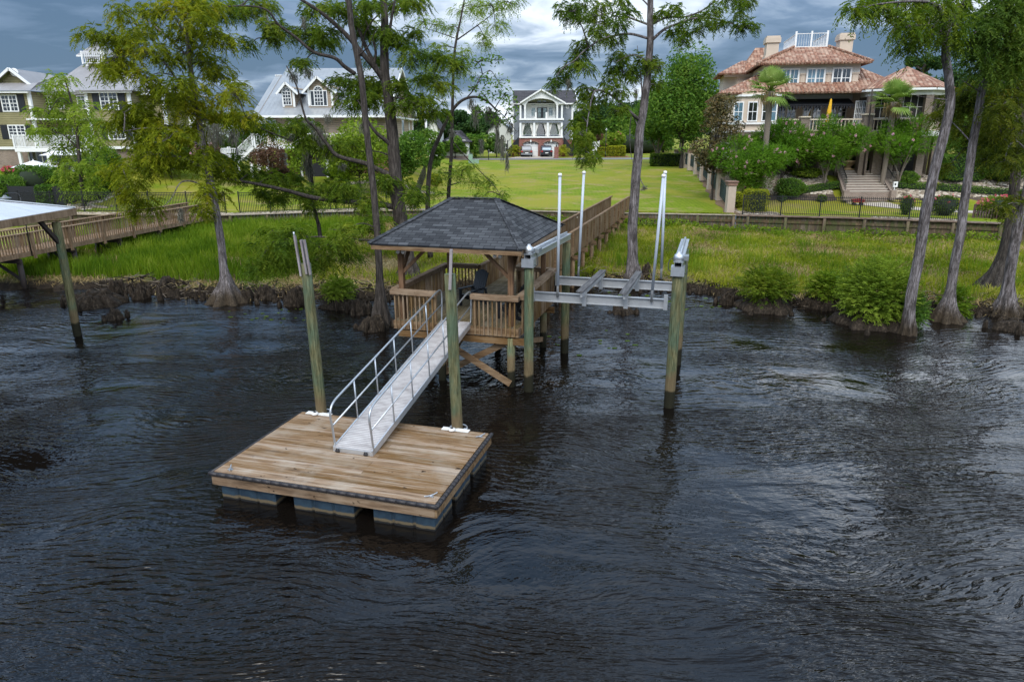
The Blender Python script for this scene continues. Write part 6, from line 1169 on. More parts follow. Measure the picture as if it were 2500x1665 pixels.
# --- T2b straight bare trunk left of gazebo
tree('cypress_tree', 'straight bare grey cypress trunk with fluted knees, just left of the gazebo', 26.4,
 [(1204, 2186), (1204, 2120), (1202, 2030), (1198, 1900), (1190, 1700), (1182, 1560), (1168, 1380), (1140, 1100), (1122, 950), (1090, 600), (1060, 400), (1030, 250), (1010, 100), (1000, -30), (985, -250)], .15, .09,
 [([(1196, 1640), (1050, 1630), (900, 1620), (750, 1610), (600, 1640), (430, 1650)], .05, .015, 1.2), ([(1190, 1560), (1080, 1520), (960, 1560), (850, 1560)], .025, .01, -.8), ([(1060, 380), (1140, 300), (1190, 180)], .03, .01, -1)],
 [(430, 1700, 85, 60), (560, 1760, 100, 70), (400, 1800, 90, 60), (550, 1650, 80, 50), (740, 1650, 90, 45), (860, 1660, 100, 45), (800, 1760, 80, 60), (980, 1660, 80, 40), (620, 1570, 70, 35), (1140, 1560, 80, 40), (1190, 1510, 60, 35), (960, 1560, 50, 30), (480, 1580, 70, 35), (1010, 1740, 60, 45), (700, 1800, 50, 40)],
 'leaf_cypress', 'bark_dark', B, foot=(2.4, .46), spr=(.5, 13, .16, .036), base=-.3, dens=1.3)
# --- T4 two thin stems
tree('thin_tree', 'thin leaning stem that arches right, hung with grey moss, between the tan and grey houses', 37.0,
 [(1545, 1720), (1535, 1560), (1530, 1400), (1540, 1200), (1565, 1050), (1620, 920), (1665, 820), (1730, 720), (1800, 672), (1880, 665), (1950, 700), (2010, 760)], .15, .04,
 [([(1800, 672), (1860, 600), (1900, 520), (1960, 480)], .035, .012, 1), ([(1950, 700), (2060, 800), (2140, 900)], .03, .012, -1)],
 [(1880, 430, 60, 45), (1990, 410, 70, 45), (1900, 530, 80, 50), (2020, 560, 80, 50), (1930, 650, 70, 50), (2060, 650, 80, 60), (2100, 720, 70, 50), (1970, 780, 80, 40), (1880, 760, 60, 45), (2030, 830, 70, 35), (2120, 800, 40, 40), (1850, 600, 40, 45)],
 'leaf_broad', 'bark_dark', B, foot=None, dens=.8, style='leaf', spr=(.5, 10, .10, .04), moss=[(2010, 900, 16, 150), (2045, 980, 15, 150), (2075, 1080, 10, 110), (1860, 760, 24, 120), (1830, 700, 20, 70), (1990, 800, 30, 90), (1950, 760, 26, 90), (2100, 860, 22, 70), (1900, 980, 16, 90)], grp='thin trees behind the gazebo', base=.8)
tree('thin_tree', 'thin upright stem with sparse feathery top, right of the mossy arching stem', 38.5,
 [(1680, 1640), (1678, 1500), (1672, 1350), (1685, 1180), (1697, 1000), (1702, 800), (1712, 500), (1722, 350), (1742, 230), (1765, 130), (1790, 0)], .13, .04,
 [([(1742, 270), (1850, 195), (1960, 115), (2040, 40)], .04, .012, 1), ([(1722, 260), (1640, 230), (1520, 190)], .025, .01, -1), ([(1700, 960), (1800, 1080), (1900, 1180), (2000, 1290), (2060, 1400)], .03, .01, -1.5), ([(1712, 500), (1600, 480), (1540, 500)], .02, .008, -1)],
 [(1780, 80, 75, 35), (1880, 50, 70, 35), (1980, 40, 70, 40), (1600, 165, 40, 22), (1510, 150, 45, 30), (1680, 200, 45, 25), (1930, 260, 35, 45), (1550, 480, 60, 25), (1500, 560, 55, 30), (1600, 600, 45, 30), (2060, 60, 60, 40), (2100, 20, 50, 30), (2000, 180, 60, 40), (1930, 310, 40, 25), (1780, 380, 45, 40), (1750, 500, 40, 40), (1620, 320, 40, 20),
  (1650, 1180, 60, 50), (1800, 1150, 60, 35), (1850, 1250, 50, 40), (1760, 1200, 45, 40), (1960, 1260, 40, 45), (2040, 1350, 35, 60), (1600, 1330, 50, 35), (1900, 1350, 30, 40), (2080, 1450, 25, 40)],
 'leaf_light', 'bark_dark', B, foot=None, spr=(.45, 10, .13, .035), dens=.6, moss=[(1860, 1350, 18, 60), (1700, 900, 20, 60)], grp='thin trees behind the gazebo', base=.8)
# --- T3 right of centre
tree('cypress_tree', 'tall slender cypress rising between the boardwalk and the boat lift, limbs spread high', 33.2,
 [(1118, 1920), (1112, 1860), (1108, 1740), (1110, 1568), (1128, 1300), (1148, 1100), (1165, 900), (1190, 750), (1210, 600), (1230, 420), (1240, 250), (1240, 100), (1243, -60), (1245, -250)], .27, .11,
 [([(1245, 290), (1330, 215), (1420, 175), (1540, 137), (1680, 142), (1790, 175), (1900, 200)], .07, .015, 1.5), ([(1245, 180), (1350, 130), (1480, 125), (1600, 80), (1700, 0), (1750, -40)], .05, .015, -1.5), ([(1235, 275), (1100, 240), (980, 255), (880, 290), (780, 360), (720, 420), (640, 470), (600, 520)], .06, .015, -1.5), ([(1235, 180), (1100, 130), (1000, 95), (880, 110), (760, 90)], .05, .012, 1.5),
  ([(1225, 430), (1170, 400), (1100, 385), (1000, 435)], .04, .012, -1), ([(1175, 840), (1130, 800), (1080, 755), (960, 650), (860, 630), (820, 760), (800, 900), (790, 1050)], .08, .012, -1.2), ([(1240, 60), (1180, 0), (1100, -40)], .04, .015, 0), ([(1225, 480), (1260, 470), (1300, 460)], .02, .01, 0), ([(1165, 900), (1110, 800), (1095, 950), (1110, 1100), (1150, 1190)], .025, .01, -.5), ([(1185, 700), (1170, 500), (1150, 320)], .04, .012, .6), ([(1145, 1150), (1165, 1230), (1195, 1290), (1215, 1300)], .03, .012, -.4)],
 [(640, 100, 35, 45), (720, 80, 50, 45), (780, 45, 70, 35), (760, 130, 50, 32), (900, 80, 75, 45), (900, 165, 80, 45), (1040, 120, 75, 38), (1030, 185, 55, 40), (860, 215, 45, 28), (1010, 290, 45, 38), (920, 280, 60, 30), (820, 325, 60, 38), (745, 370, 50, 38), (790, 480, 65, 38), (750, 430, 40, 30), (640, 490, 35, 38), (590, 580, 32, 48), (1040, 20, 40, 25), (1300, 120, 45, 38), (1400, 90, 60, 38), (1440, 180, 45, 42), (1455, 290, 30, 40),
  (1600, 200, 55, 35), (1560, 140, 60, 30), (1680, 80, 60, 38), (1700, 190, 45, 35), (1790, 15, 70, 28), (1850, 80, 42, 45), (1850, 200, 55, 30), (1925, 200, 38, 38), (1910, 25, 50, 30), (1400, 250, 25, 25), (1180, 440, 60, 42), (1080, 400, 55, 32), (1000, 430, 42, 30), (1245, 440, 42, 38), (1290, 470, 32, 30), (1060, 500, 60, 40), (1150, 530, 50, 40), (980, 500, 50, 30),
  (800, 640, 55, 42), (850, 700, 60, 50), (780, 750, 45, 45), (800, 850, 85, 62), (770, 930, 75, 62), (800, 1020, 70, 55), (850, 1080, 45, 35), (775, 1110, 30, 30), (1040, 640, 70, 50), (955, 590, 50, 42), (1020, 760, 40, 45), (870, 870, 50, 50), (1270, 600, 35, 40), (660, 560, 14, 50)],
 'leaf_cypress', 'bark_grey', C, foot=(1.6, .62), spr=(.3, 13, .15, .034), dens=.95, moss=[(680, 570, 14, 70), (1190, 1285, 22, 30, -.4), (1140, 640, 15, 60)], base=-.1)
# --- right side trees
tree('cypress_tree', 'leaning grey cypress trunk standing in the water right of the bushy stumps', 24.7,
 [(1565, 2300), (1572, 2240), (1578, 2150), (1592, 2030), (1640, 1800), (1690, 1500), (1730, 1300), (1790, 1050), (1840, 870), (1868, 700), (1858, 560), (1840, 400), (1842, 280), (1870, 150), (1960, 60), (2010, -60)], .21, .10,
 [([(1845, 330), (1820, 150), (1780, 60), (1660, 30), (1450, 40), (1250, 70)], .08, .015, -1.2), ([(1842, 260), (1750, 200), (1600, 190), (1500, 200)], .05, .012, 1.2), ([(1870, 700), (1780, 690), (1640, 670)], .02, .008, -.5)],
 [(1220, 80, 60, 35), (1340, 50, 80, 38), (1480, 35, 80, 32), (1290, 120, 45, 28), (1490, 130, 40, 42), (1500, 215, 22, 32), (1600, 90, 70, 50), (1600, 200, 55, 50), (1700, 150, 60, 50), (1640, 290, 60, 50), (1790, 220, 60, 55), (1890, 200, 70, 60), (1720, 280, 50, 42), (1590, 360, 40, 40), (1650, 40, 60, 35), (1800, 60, 70, 40), (1950, 60, 60, 40), (1850, 300, 45, 45), (1730, 80, 60, 40), (1420, 90, 60, 25)],
 'leaf_cypress', 'bark_grey', D, foot=(1.3, .32), spr=(.5, 13, .14, .038), moss=[(1780, 150, 20, 40), (1890, 160, 20, 40)], base=-.3)
tree('cypress_tree', 'mottled cypress trunk with a green tuft at its foot, left of the twin trunks', 26.6,
 [(1828, 2215), (1830, 2160), (1850, 2050), (1882, 1850), (1930, 1600), (1965, 1350), (2010, 1050), (2050, 820), (2090, 600), (2130, 400), (2180, 200), (2240, 0), (2260, -150)], .19, .10,
 [([(2060, 780), (2180, 700), (2300, 640)], .04, .012, 1), ([(2080, 650), (2000, 600), (1940, 560)], .03, .01, -1), ([(2130, 400), (2040, 300), (1980, 200)], .05, .012, 1), ([(2150, 320), (2260, 250), (2340, 200)], .05, .012, -1), ([(2020, 1000), (1930, 900), (1860, 830)], .03, .01, 1)],
 [(2050, 240, 90, 60), (2150, 150, 110, 70), (2250, 60, 100, 70), (2090, 380, 90, 60), (2200, 300, 100, 80), (2300, 230, 70, 90), (2000, 350, 60, 45), (2300, 430, 70, 90), (2180, 500, 90, 65), (2340, 560, 60, 70), (2040, 130, 70, 50), (2330, 100, 60, 70), (2080, 480, 60, 40), (2230, 400, 80, 60), (2330, 330, 50, 60)],
 'leaf_dark', 'bark_grey', D, foot=(1.7, .75), spr=(.55, 13, .15, .045), dens=1.3, base=-.3)
tree('cypress_tree', 'front one of the twin cypress trunks at the right edge, pale grey', 27.3,
 [(2225, 2190), (2232, 2140), (2240, 2050), (2260, 1900), (2300, 1650), (2340, 1480), (2390, 1300), (2430, 1100), (2470, 800), (2500, 400)], .22, .14,
 [([(2430, 1100), (2360, 1020), (2290, 960), (2210, 930)], .04, .012, -1), ([(2440, 1000), (2340, 850), (2260, 740)], .04, .012, 1), ([(2470, 800), (2380, 700), (2330, 640)], .03, .01, 0)],
 [(2220, 740, 90, 80), (2320, 680, 60, 90), (2290, 900, 70, 80), (2330, 1020, 50, 70), (2200, 880, 70, 60), (2270, 1010, 70, 50), (2230, 1120, 75, 40), (2330, 1150, 50, 50), (2150, 980, 60, 50), (2200, 1430, 80, 30), (2320, 1400, 50, 30), (2120, 1100, 60, 50)],
 'leaf_dusk', 'bark_grey', D, foot=(1.8, .72), spr=(.5, 13, .14, .04), base=-.3)
tree('cypress_tree', 'rear one of the twin cypress trunks at the right edge, dark and wide-flared', 30.8,
 [(2130, 2010), (2150, 1960), (2190, 1850), (2230, 1700), (2270, 1500), (2300, 1250), (2320, 1000), (2340, 700), (2370, 300), (2390, 0), (2400, -200)], .26, .14,
 [([(2330, 900), (2230, 820), (2120, 760), (2000, 720), (1900, 700)], .05, .012, -1.5), ([(2340, 700), (2260, 600), (2180, 560)], .04, .012, 1)],
 [(1880, 700, 70, 45), (1950, 770, 95, 60), (1830, 800, 60, 50), (2070, 700, 85, 55), (2000, 890, 85, 45), (2100, 840, 80, 55), (1900, 860, 60, 45), (2090, 1000, 75, 60), (2160, 780, 70, 55), (1850, 1150, 1, 1), (2170, 650, 80, 50), (2040, 620, 70, 40), (1960, 640, 60, 30)],
 'leaf_dusk', 'bark_dark', D, foot=(2.4, .95), spr=(.5, 13, .15, .04), base=-.2)
# --- small leafy tree before the left house
tree('young_tree', 'slim young leafy tree in front of the left house, trunk ringed by stones', 54.,
 [(590, 1440), (578, 1330), (565, 1250), (545, 1000), (525, 800), (480, 600), (445, 500)], .20, .04,
 [([(560, 1200), (640, 1100), (700, 1000)], .05, .02, 1), ([(545, 1000), (440, 900), (340, 880)], .05, .02, -1), ([(530, 850), (620, 780), (660, 720)], .04, .02, 1), ([(500, 700), (420, 650), (340, 760)], .04, .02, -1)],
 [(440, 530, 70, 30), (390, 570, 55, 30), (430, 620, 60, 38), (470, 690, 80, 42), (580, 720, 80, 36), (340, 750, 75, 25), (480, 790, 90, 35), (610, 810, 85, 42), (340, 880, 85, 30), (520, 900, 95, 40), (660, 880, 65, 42), (480, 980, 85, 36), (600, 1000, 90, 42), (690, 960, 50, 40), (420, 1070, 62, 35), (500, 1120, 80, 42), (630, 1110, 70, 50), (450, 1200, 70, 42), (560, 1240, 90, 42), (500, 1310, 70, 32), (640, 1280, 60, 36), (690, 1180, 50, 45), (260, 740, 40, 15), (270, 880, 50, 18)],
 'leaf_light', 'bark_dark', A, foot=None, spr=(.7, 10, .22, .07), dens=.3, grp='garden trees', base=1.75)
tree('thin_tree', 'thin half-dead stem draped in grey moss, left of the straight bare trunk', 35.5,
 [(800, 1640), (788, 1560), (770, 1480), (752, 1400), (745, 1280), (738, 1180), (730, 1060), (700, 940), (680, 840)], .11, .05,
 [([(752, 1400), (700, 1340), (650, 1290)], .03, .01, .5), ([(735, 1080), (770, 1000), (800, 900)], .03, .01, -.5), ([(690, 900), (640, 860), (600, 840)], .025, .01, .5)],
 [(700, 980, 55, 40), (640, 900, 45, 35), (760, 940, 45, 35), (680, 820, 40, 30), (740, 860, 40, 25)],
 'leaf_cypress', 'bark_dark', B, foot=None, spr=(.4, 12, .14, .035), dens=.8, moss=[(715, 1090, 26, 170), (690, 1040, 18, 120), (730, 1190, 14, 80)], grp='thin trees behind the gazebo', base=.6)
# ---------------- broadleaf / garden trees with their own crowns
def crown_tree(name, lab, P, hgt, cw, leaf_, trunk_h, n=2600, ls=.2, nlob=14, r=.18, bark='bark_dark', stems=1, shape=1.0, grp=None, cat='tree', flowers=None, nf=0, top=.5, style='leaf', cyl=False):
    o = thing(name, lab, cat, tuple(P), 0, grp); ch = hgt-trunk_h; mb = MB()
    if stems == 1: mb.tube(catmull([(0, 0, -.2), (rng.normal()*.05, .02, trunk_h*.5), (0, 0, trunk_h), (rng.normal()*.1, 0, trunk_h+ch*.6)], 4), np.linspace(r, r*.35, 13), 9)
    else:
        for k in range(stems): a = 2*pi*k/stems+.4; mb.tube(catmull([(.08*cos(a), .08*sin(a), -.1), (.2*cos(a), .2*sin(a), trunk_h*.6), (cw*.28*cos(a), cw*.28*sin(a), trunk_h+ch*.35)], 4), np.linspace(r, r*.5, 9), 7)
    c0_ = np.array([0, 0, trunk_h+ch*.48]); lob = []
    for k in range(nlob):
        d = nrm(rng.normal(size=3)); rr = rng.uniform(.45, .85)
        zf_ = (d[2]*rr*.5+.5); wz = 1.0 if cyl else (1-shape*abs(zf_-(1-top))**1.5*1.1)
        c = c0_+[d[0]*rr*cw*.5*wz, d[1]*rr*cw*.5*wz, d[2]*rr*ch*.5]; s_ = rng.uniform(.20, .34)*min(cw, ch)*(.75+.25*wz); lob.append((c, s_))
        mb.tube(catmull([(0, 0, trunk_h+ch*.1), (c[0]*.4, c[1]*.4, (trunk_h+c[2])*.5), tuple(c)], 3), np.linspace(r*.35, r*.1, 7), 5, False)
    mb.build('trunk', M[bark], o); parts = []; W = sum(s**2 for _, s in lob)
    for c, s_ in lob:
        m = int(n*s_**2/W); p, dd = ell(m, c, (s_*1.1, s_*1.1, s_*.85), .45)
        if style == 'leaf': parts.append(leaves(p, ls))
        elif style == 'up': parts.append(feather(p, dd+UP*.6, np.full(m, ls*3.2), 7, ls*1.1, ls*.45, .1))
        else: parts.append(feather(p, dd*[1, 1, .5], np.full(m, ls*3), 8, ls, ls*.3, .3))
    V = [(q[0]+np.array(P)[None], q[1]) for q in parts]; quads('crown', V, M[leaf_], o)
    if flowers:
        fl_ = []
        for k in range(nf):
            c, s_ = lob[rng.integers(len(lob))]; d = nrm(rng.normal(size=3)+[0, -.6, .45]); q = c+d*s_*1.12; q_, _ = ell(26, q, (.11, .11, .14), .1); fl_.append(leaves(q_, .055))
        quads('blossom', [(q[0]+np.array(P)[None], q[1]) for q in fl_], M[flowers], o)
    return o
def onT(q, Yv): P = Pt(*q, Yv); return np.array([P[0], Yv, float(zt(P[0], Yv))])
def ctree(name, lab, q, Yv, ytop, wpx, leaf_, th, **k):     # q: base pixel x, crown top pixel y, width in px
    P = onT(q, Yv); ht = float(Pt(q[0], ytop, Yv)[2])-P[2]; return crown_tree(name, lab, P, ht, wpx*Yv/F, leaf_, ht*th, **k)
G1 = 'crape myrtles in the right garden'
ctree('crape_myrtle', 'crape myrtle with pink blossoms at the garden corner, nearest the fence piers', (1838, 400), 55.2, 332, 176, 'leaf_fresh', .28, n=7000, ls=.09, nlob=18, stems=4, r=.07, flowers='petal_pink', nf=60, grp=G1, style='up')
ctree('crape_myrtle', 'crape myrtle thick with pink blossoms, behind the corner one and left of the terrace pier', (1915, 400), 57.5, 298, 165, 'leaf_fresh', .3, n=7000, ls=.09, nlob=18, stems=4, r=.07, flowers='petal_pink', nf=70, grp=G1, style='up')
ctree('crape_myrtle', 'crape myrtle with few blossoms beside the top of the garden steps and the fountain', (2022, 400), 56.5, 290, 150, 'leaf_fresh', .4, n=6000, ls=.09, nlob=16, stems=3, r=.08, flowers='petal_pink', nf=24, grp=G1, style='up', bark='twig')
ctree('crape_myrtle', 'crape myrtle in front of the round brick-columned porch, right of the steps', (2205, 400), 56.0, 292, 150, 'leaf_fresh', .38, n=6000, ls=.09, nlob=16, stems=3, r=.08, flowers='petal_pink', nf=30, grp=G1, style='up', bark='twig')
ctree('crape_myrtle', 'dark crape myrtle between the leaning cypress trunks, beyond the garden hedge', (2370, 400), 57, 310, 130, 'leaf_broad', .35, n=5000, ls=.09, nlob=14, stems=3, r=.08, flowers='petal_pink', nf=7, grp=G1, style='up')
ctree('magnolia_tree', 'dense brown-tinged magnolia at the left corner of the mansion', (1747, 400), 57.2, 219, 98, 'leaf_magnolia', .2, n=5200, ls=.13, nlob=22, r=.12, grp='garden trees', top=.62)
ctree('shade_tree', 'tall full green tree between the far lawn and the mansion', (1668, 385), 92, 118, 165, 'leaf_broad', .16, n=17000, ls=.22, nlob=42, r=.3, grp='trees across the far lawn', top=.62, shape=.9)
ctree('shade_tree', 'spreading leafy tree left of the tallest one, above the clipped dark hedge', (1608, 385), 100, 205, 130, 'leaf_broad', .25, n=12000, ls=.2, nlob=26, r=.2, stems=3, grp='trees across the far lawn', bark='twig')
ctree('shade_tree', 'light green leafy tree growing before the right part of the tan house', (880, 420), 60, 275, 150, 'leaf_light', .15, n=9500, ls=.15, nlob=24, r=.12, grp='garden trees')
ctree('shade_tree', 'dark leafy tree by the right corner of the tan house', (985, 420), 64, 300, 100, 'leaf_broad', .15, n=6500, ls=.15, nlob=18, r=.12, grp='garden trees')
ctree('shade_tree', 'small bright leafy tree right of the tan house corner', (1052, 400), 75, 308, 60, 'leaf_broad', .2, n=3500, ls=.15, nlob=12, r=.1, grp='garden trees')
ctree('shade_tree', 'sparse leafy tree growing against the left end of the tan house deck', (735, 400), 62, 270, 75, 'leaf_light', .15, n=3300, ls=.13, nlob=16, r=.08, grp='garden trees')
ctree('crape_myrtle', 'reddish crape myrtle in front of the white stairs of the tan house', (668, 420), 63, 345, 85, 'leaf_red', .3, n=3000, ls=.12, nlob=14, stems=4, r=.06, grp='reddish myrtles by the tan house')
ctree('crape_myrtle', 'reddish crape myrtle behind the left cypress trunk', (505, 400), 64, 335, 110, 'leaf_red', .3, n=3600, ls=.12, nlob=14, stems=4, r=.06, flowers='petal_pink', nf=10, grp='reddish myrtles by the tan house')
ctree('shade_tree', 'dark rounded tree between the left house and the tan house', (560, 400), 80, 318, 90, 'leaf_broad', .15, n=4200, ls=.2, nlob=14, r=.12, grp='garden trees')
ctree('shade_tree', 'dark full tree against the right end of the left house', (420, 420), 66, 300, 150, 'leaf_dark', .12, n=6500, ls=.18, nlob=20, r=.15, grp='garden trees')
ctree('shade_tree', 'dark low tree under the young leafy tree at the left house', (255, 430), 60, 345, 90, 'leaf_broad', .1, n=4500, ls=.14, nlob=14, r=.1, grp='garden trees')
for i, (px_, Yv, yt, w_, lab) in enumerate(((1115, 112, 330, 60, 'dark small tree between the low white house and the moss strands'), (1165, 116, 320, 60, 'small tree left of the driveway of the grey house'), (1215, 117, 322, 46, 'small dark tree beside the black stair of the grey house'), (1420, 124, 318, 60, 'pale green tree behind the hanging cypress bough'))):
    ctree('garden_tree', lab, (px_, 380), Yv, yt, w_, 'leaf_broad' if i < 3 else 'leaf_light', .15, n=2200, ls=.26, nlob=12, r=.12, grp='small trees along the road')
ctree('crape_myrtle', 'pale flowering myrtle right of the street lamp', (1500, 380), 122, 322, 62, 'leaf_light', .25, n=2200, ls=.25, nlob=10, r=.1, grp='small trees along the road', flowers='petal_red', nf=10)
ctree('crape_myrtle', 'red flowering myrtle behind the white fence panel', (1468, 380), 128, 328, 40, 'leaf_red', .25, n=1500, ls=.25, nlob=10, r=.1, grp='small trees along the road', flowers='petal_red', nf=12)
# forest beyond: each tree its own
rs = np.random.RandomState(3); FT = {}
for (xa, xb_, ytl, ytr, Yv, nn2, lf) in ((1395, 1620, 262, 215, 165, 9, 'leaf_pine'), (1400, 1640, 290, 270, 142, 8, 'leaf_broad'), (1590, 1780, 225, 215, 150, 6, 'leaf_pine'), (2095, 2520, 175, 128, 100, 11, 'leaf_pine'), (2280, 2560, 250, 235, 78, 5, 'leaf_broad'), (1000, 1200, 250, 262, 165, 7, 'leaf_pine'), (520, 640, 305, 318, 150, 5, 'leaf_pine'), (-60, 60, 240, 250, 110, 3, 'leaf_pine'), (440, 520, 290, 285, 140, 3, 'leaf_pine'), (2120, 2300, 225, 215, 130, 5, 'leaf_pine')):
    for j in range(nn2):
        f_ = (j+.5)/nn2; px_ = xa+(xb_-xa)*f_+rs.uniform(-8, 8); yt = ytl+(ytr-ytl)*f_+rs.uniform(-16, 22); Yj = Yv+rs.uniform(-8, 8); w_ = rs.uniform(52, 85)*(1.0 if Yv > 90 else 1.6); P = onT((px_, 380), Yj)
        ht = float(Pt(px_, yt, Yj)[2])-P[2]; pine = lf == 'leaf_pine'
        kd = ('tall' if yt < 235 else 'low')+(' dark pines' if pine else ' leafy trees')+' in the woods '+('right of the mansion' if px_ > 1900 else 'between grey house and mansion' if px_ > 1300 else 'left of the grey house' if px_ > 900 else 'behind the left houses')
        FT.setdefault(kd, []).append((px_, crown_tree('forest_tree', 'x', P, ht, w_*Yj/F, lf, ht*(.12 if not pine else .2), n=3300, ls=.30*Yj/130+.04, nlob=int(14+ht/2), r=.25, grp='trees of the far woods', top=.6)))
OR = 'leftmost second third fourth fifth sixth seventh eighth ninth tenth eleventh twelfth thirteenth fourteenth fifteenth sixteenth seventeenth'.split()
for kd, L_ in FT.items():
    for i, (_, o) in enumerate(sorted(L_, key=lambda q: q[0])): o['label'] = OR[i]+('' if i == 0 else ' from left')+' of the '+kd
crown_tree('pine_tree', 'pine with flat-layered top above the mansion roof, right of its chimney', onT((2228, 380), 84), float(Pt(2228, 140, 84)[2])-4, 4.8, 'leaf_pine', 9, n=2600, ls=.2, nlob=9, r=.25, grp='trees of the far woods')
# palms
def palm(lab, q, Yv, ytop, ycr, rpx, grp='palm trees before the mansion'):
    P = onT(q, Yv); zc_ = float(Pt(q[0], ycr, Yv)[2])-P[2]; rr = rpx*Yv/F; o = thing('palm_tree', lab, 'palm', tuple(P), 0, grp)
    MB().tube(catmull([(0, 0, -.2), (.05, 0, zc_*.5), (.0, 0, zc_)], 6), np.linspace(.17, .24, 13), 10, flute=lambda i, t: 1+.09*sin(5*t+i*2)).build('trunk', M['twig'], o)
    T = []; ti = []; c = np.array([0, 0, zc_])
    for k in range(38):
        if k % 3 == 1: continue
        a = 2.4*k; el = radians(-38+130*(k/38)**.9); d = np.array([cos(a)*cos(el), sin(a)*cos(el), sin(el)]); st = c+d*rr*.52; sd = nrm(np.cross(d, UP)); up2 = np.cross(sd, d)
        for j in range(17):
            b = radians(-80+160*j/16); bd = nrm(d*cos(b)+sd*sin(b)+up2*.12); L = rr*.62*(.7+.3*cos(b)); w2 = np.cross(bd, up2)*.045; p1 = st+bd*L*.65; p2 = st+bd*L-UP*.12*rr*rng.uniform(.5, 1.5)
            T += [st-w2*.5, st+w2*.5, p1+w2, p1-w2, p1-w2, p1+w2, p2+w2*.2, p2-w2*.2]; ti += [.15+.35*k/38+rng.uniform(0, .3)]*8
        mbv = 0
    quads('fronds', [(np.array(T)+P[None], np.array(ti))], M['palm_leaf'], o)
    mb = MB()
    for k in range(38): a = 2.4*k; el = radians(-35+125*(k/38)**.9); d = np.array([cos(a)*cos(el), sin(a)*cos(el), sin(el)]); mb.tube([c, c+d*rr*.46], [.03, .018], 4, False)
    mb.build('frond_stems', M['leaf_light'], o)
    p = c+np.stack([rng.normal(0, .28, 160), rng.normal(0, .28, 160), rng.uniform(-.6, .0, 160)], 1)+P; quads('dead_fronds', [strands(p, rng.uniform(.4, .9, 160), .06)], M['leaf_straw'], o); return o
palm('cabbage palm standing before the left wing of the mansion', (1867, 400), 55.2, 180, 228, 56); palm('cabbage palm beside the round porch of the mansion', (2164, 400), 56.0, 215, 256, 52)
def potpalm(lab, q):
    P = onT(q, 118.2); o = thing('potted_palm', lab, 'potted plant', tuple(P), 0, 'potted palms beside the garage'); MB().lathe([(.3, 0), (.42, .6), (.46, .65), (.3, .65)], n=14).build('pot', M['terracotta'], o)
    T = []
    p = P+np.array([0, 0, .9])+np.zeros((60, 3)); d = nrm(rng.normal(size=(60, 3))+[0, 0, .6]); quads('fronds', [feather(p, d, np.full(60, 1.5), 12, .35, .08, .35)], M['leaf_yellow'], o); return o
potpalm('yellow-green potted palm left of the garage', E1(158, 1330)); potpalm('yellow-green potted palm right of the garage', E1(1085, 1320))
# shrubs and hedges
def shrub(name, lab, P, dims, leaf_, n=1800, ls=.08, box_=False, grp=None, flowers=None, nf=0, lay=0, cat='shrub'):
    o = thing(name, lab, cat, tuple(P), 0, grp); w_, d_, h_ = dims; n = int(n*1.7)
    if box_:
        p = rng.uniform(-1, 1, (n, 3)); ax = rng.integers(0, 3, n); m = rng.random(n) < .8; p[np.arange(n)[m], ax[m]] = np.sign(p[np.arange(n)[m], ax[m]])*rng.uniform(.9, 1.0, m.sum())
        q = np.sign(p)*np.abs(p)**1.0; L_ = np.linalg.norm(q, axis=1, keepdims=True); q = np.where(L_ > 1.45, q/L_*1.45, q)
    else: q, _ = ell(n, (0, 0, 0), (1, 1, 1), .55); q *= (1+.12*np.sin(4*q[:, :1]+3*q[:, 1:2]+5*q[:, 2:]))
    q = q*[w_/2, d_/2, h_/2]+[0, 0, h_/2]+rng.normal(size=(n, 3))*.03
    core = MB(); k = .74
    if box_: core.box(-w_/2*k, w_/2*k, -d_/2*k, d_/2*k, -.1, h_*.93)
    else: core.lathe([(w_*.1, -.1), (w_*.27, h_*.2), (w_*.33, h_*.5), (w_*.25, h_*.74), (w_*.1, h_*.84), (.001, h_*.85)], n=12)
    core.build('stems', M['core_dark'], o)  # solid dark core filling the inside of the foliage
    quads('foliage', [(leaves(q, ls)[0]+np.array(P)[None], rng.random(n).repeat(4))], M[leaf_], o)
    if flowers: 
        f_ = []
        for _ in range(nf): a = rng.uniform(0, 2*pi); t_ = rng.uniform(.1, 1); c = np.array([cos(a)*w_*.5*sqrt(1-t_*t_*.9), sin(a)*d_*.5*sqrt(1-t_*t_*.9), h_*(.5+.5*t_)]); q_, _ = ell(14, c, (.09,)*3, .1); f_.append((leaves(q_, .06)[0]+np.array(P)[None], rng.random(14).repeat(4)))
        quads('blossom', f_, M[flowers], o)
    return o
plain('mulch_dark', (.07, .05, .035), .95, var=.4, sc=6)
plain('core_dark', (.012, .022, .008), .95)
HG = 'clipped hedges and shrubs'
for i, (x0_, x1_, t_, lab) in enumerate(((1462, 1482, 362, 'leftmost clipped yellow-green hedge block by the road'), (1487, 1507, 359, 'middle clipped yellow-green hedge block by the road'), (1510, 1528, 358, 'rightmost clipped yellow-green hedge block by the road'))):
    P = onT(((x0_+x1_)/2, 384), 118); w_ = (x1_-x0_)*118/F; shrub('clipped_hedge', lab, P, (w_, 1.4, float(Pt(1500, t_, 118)[2])-P[2]), 'leaf_yellow', 1500, .13, True, 'clipped hedge blocks by the road', cat='hedge')
def sh(lab, px_, Yv, w_, h_, lf, n=1800, ls=.08, box_=False, dep=None, **k): P = onT((px_, 420), Yv); return shrub('shrub', lab, P, (w_, dep or w_, h_), lf, n, ls, box_, HG, **k)
sh('large dark clipped hedge mound in front of the left house porch', 92, 60, 3.3*1.35, 2.4, 'leaf_broad', 6000, .09, dep=2.4)
sh('dark clipped hedge at the left edge above the boathouse roof', 18, 57.5, 2.6, 2.2, 'leaf_broad', 4000, .09)
sh('small flat-topped box hedge right of the large mound', 113, 55.8, 1.4, 1.5, 'leaf_broad', 1800, .08, True)
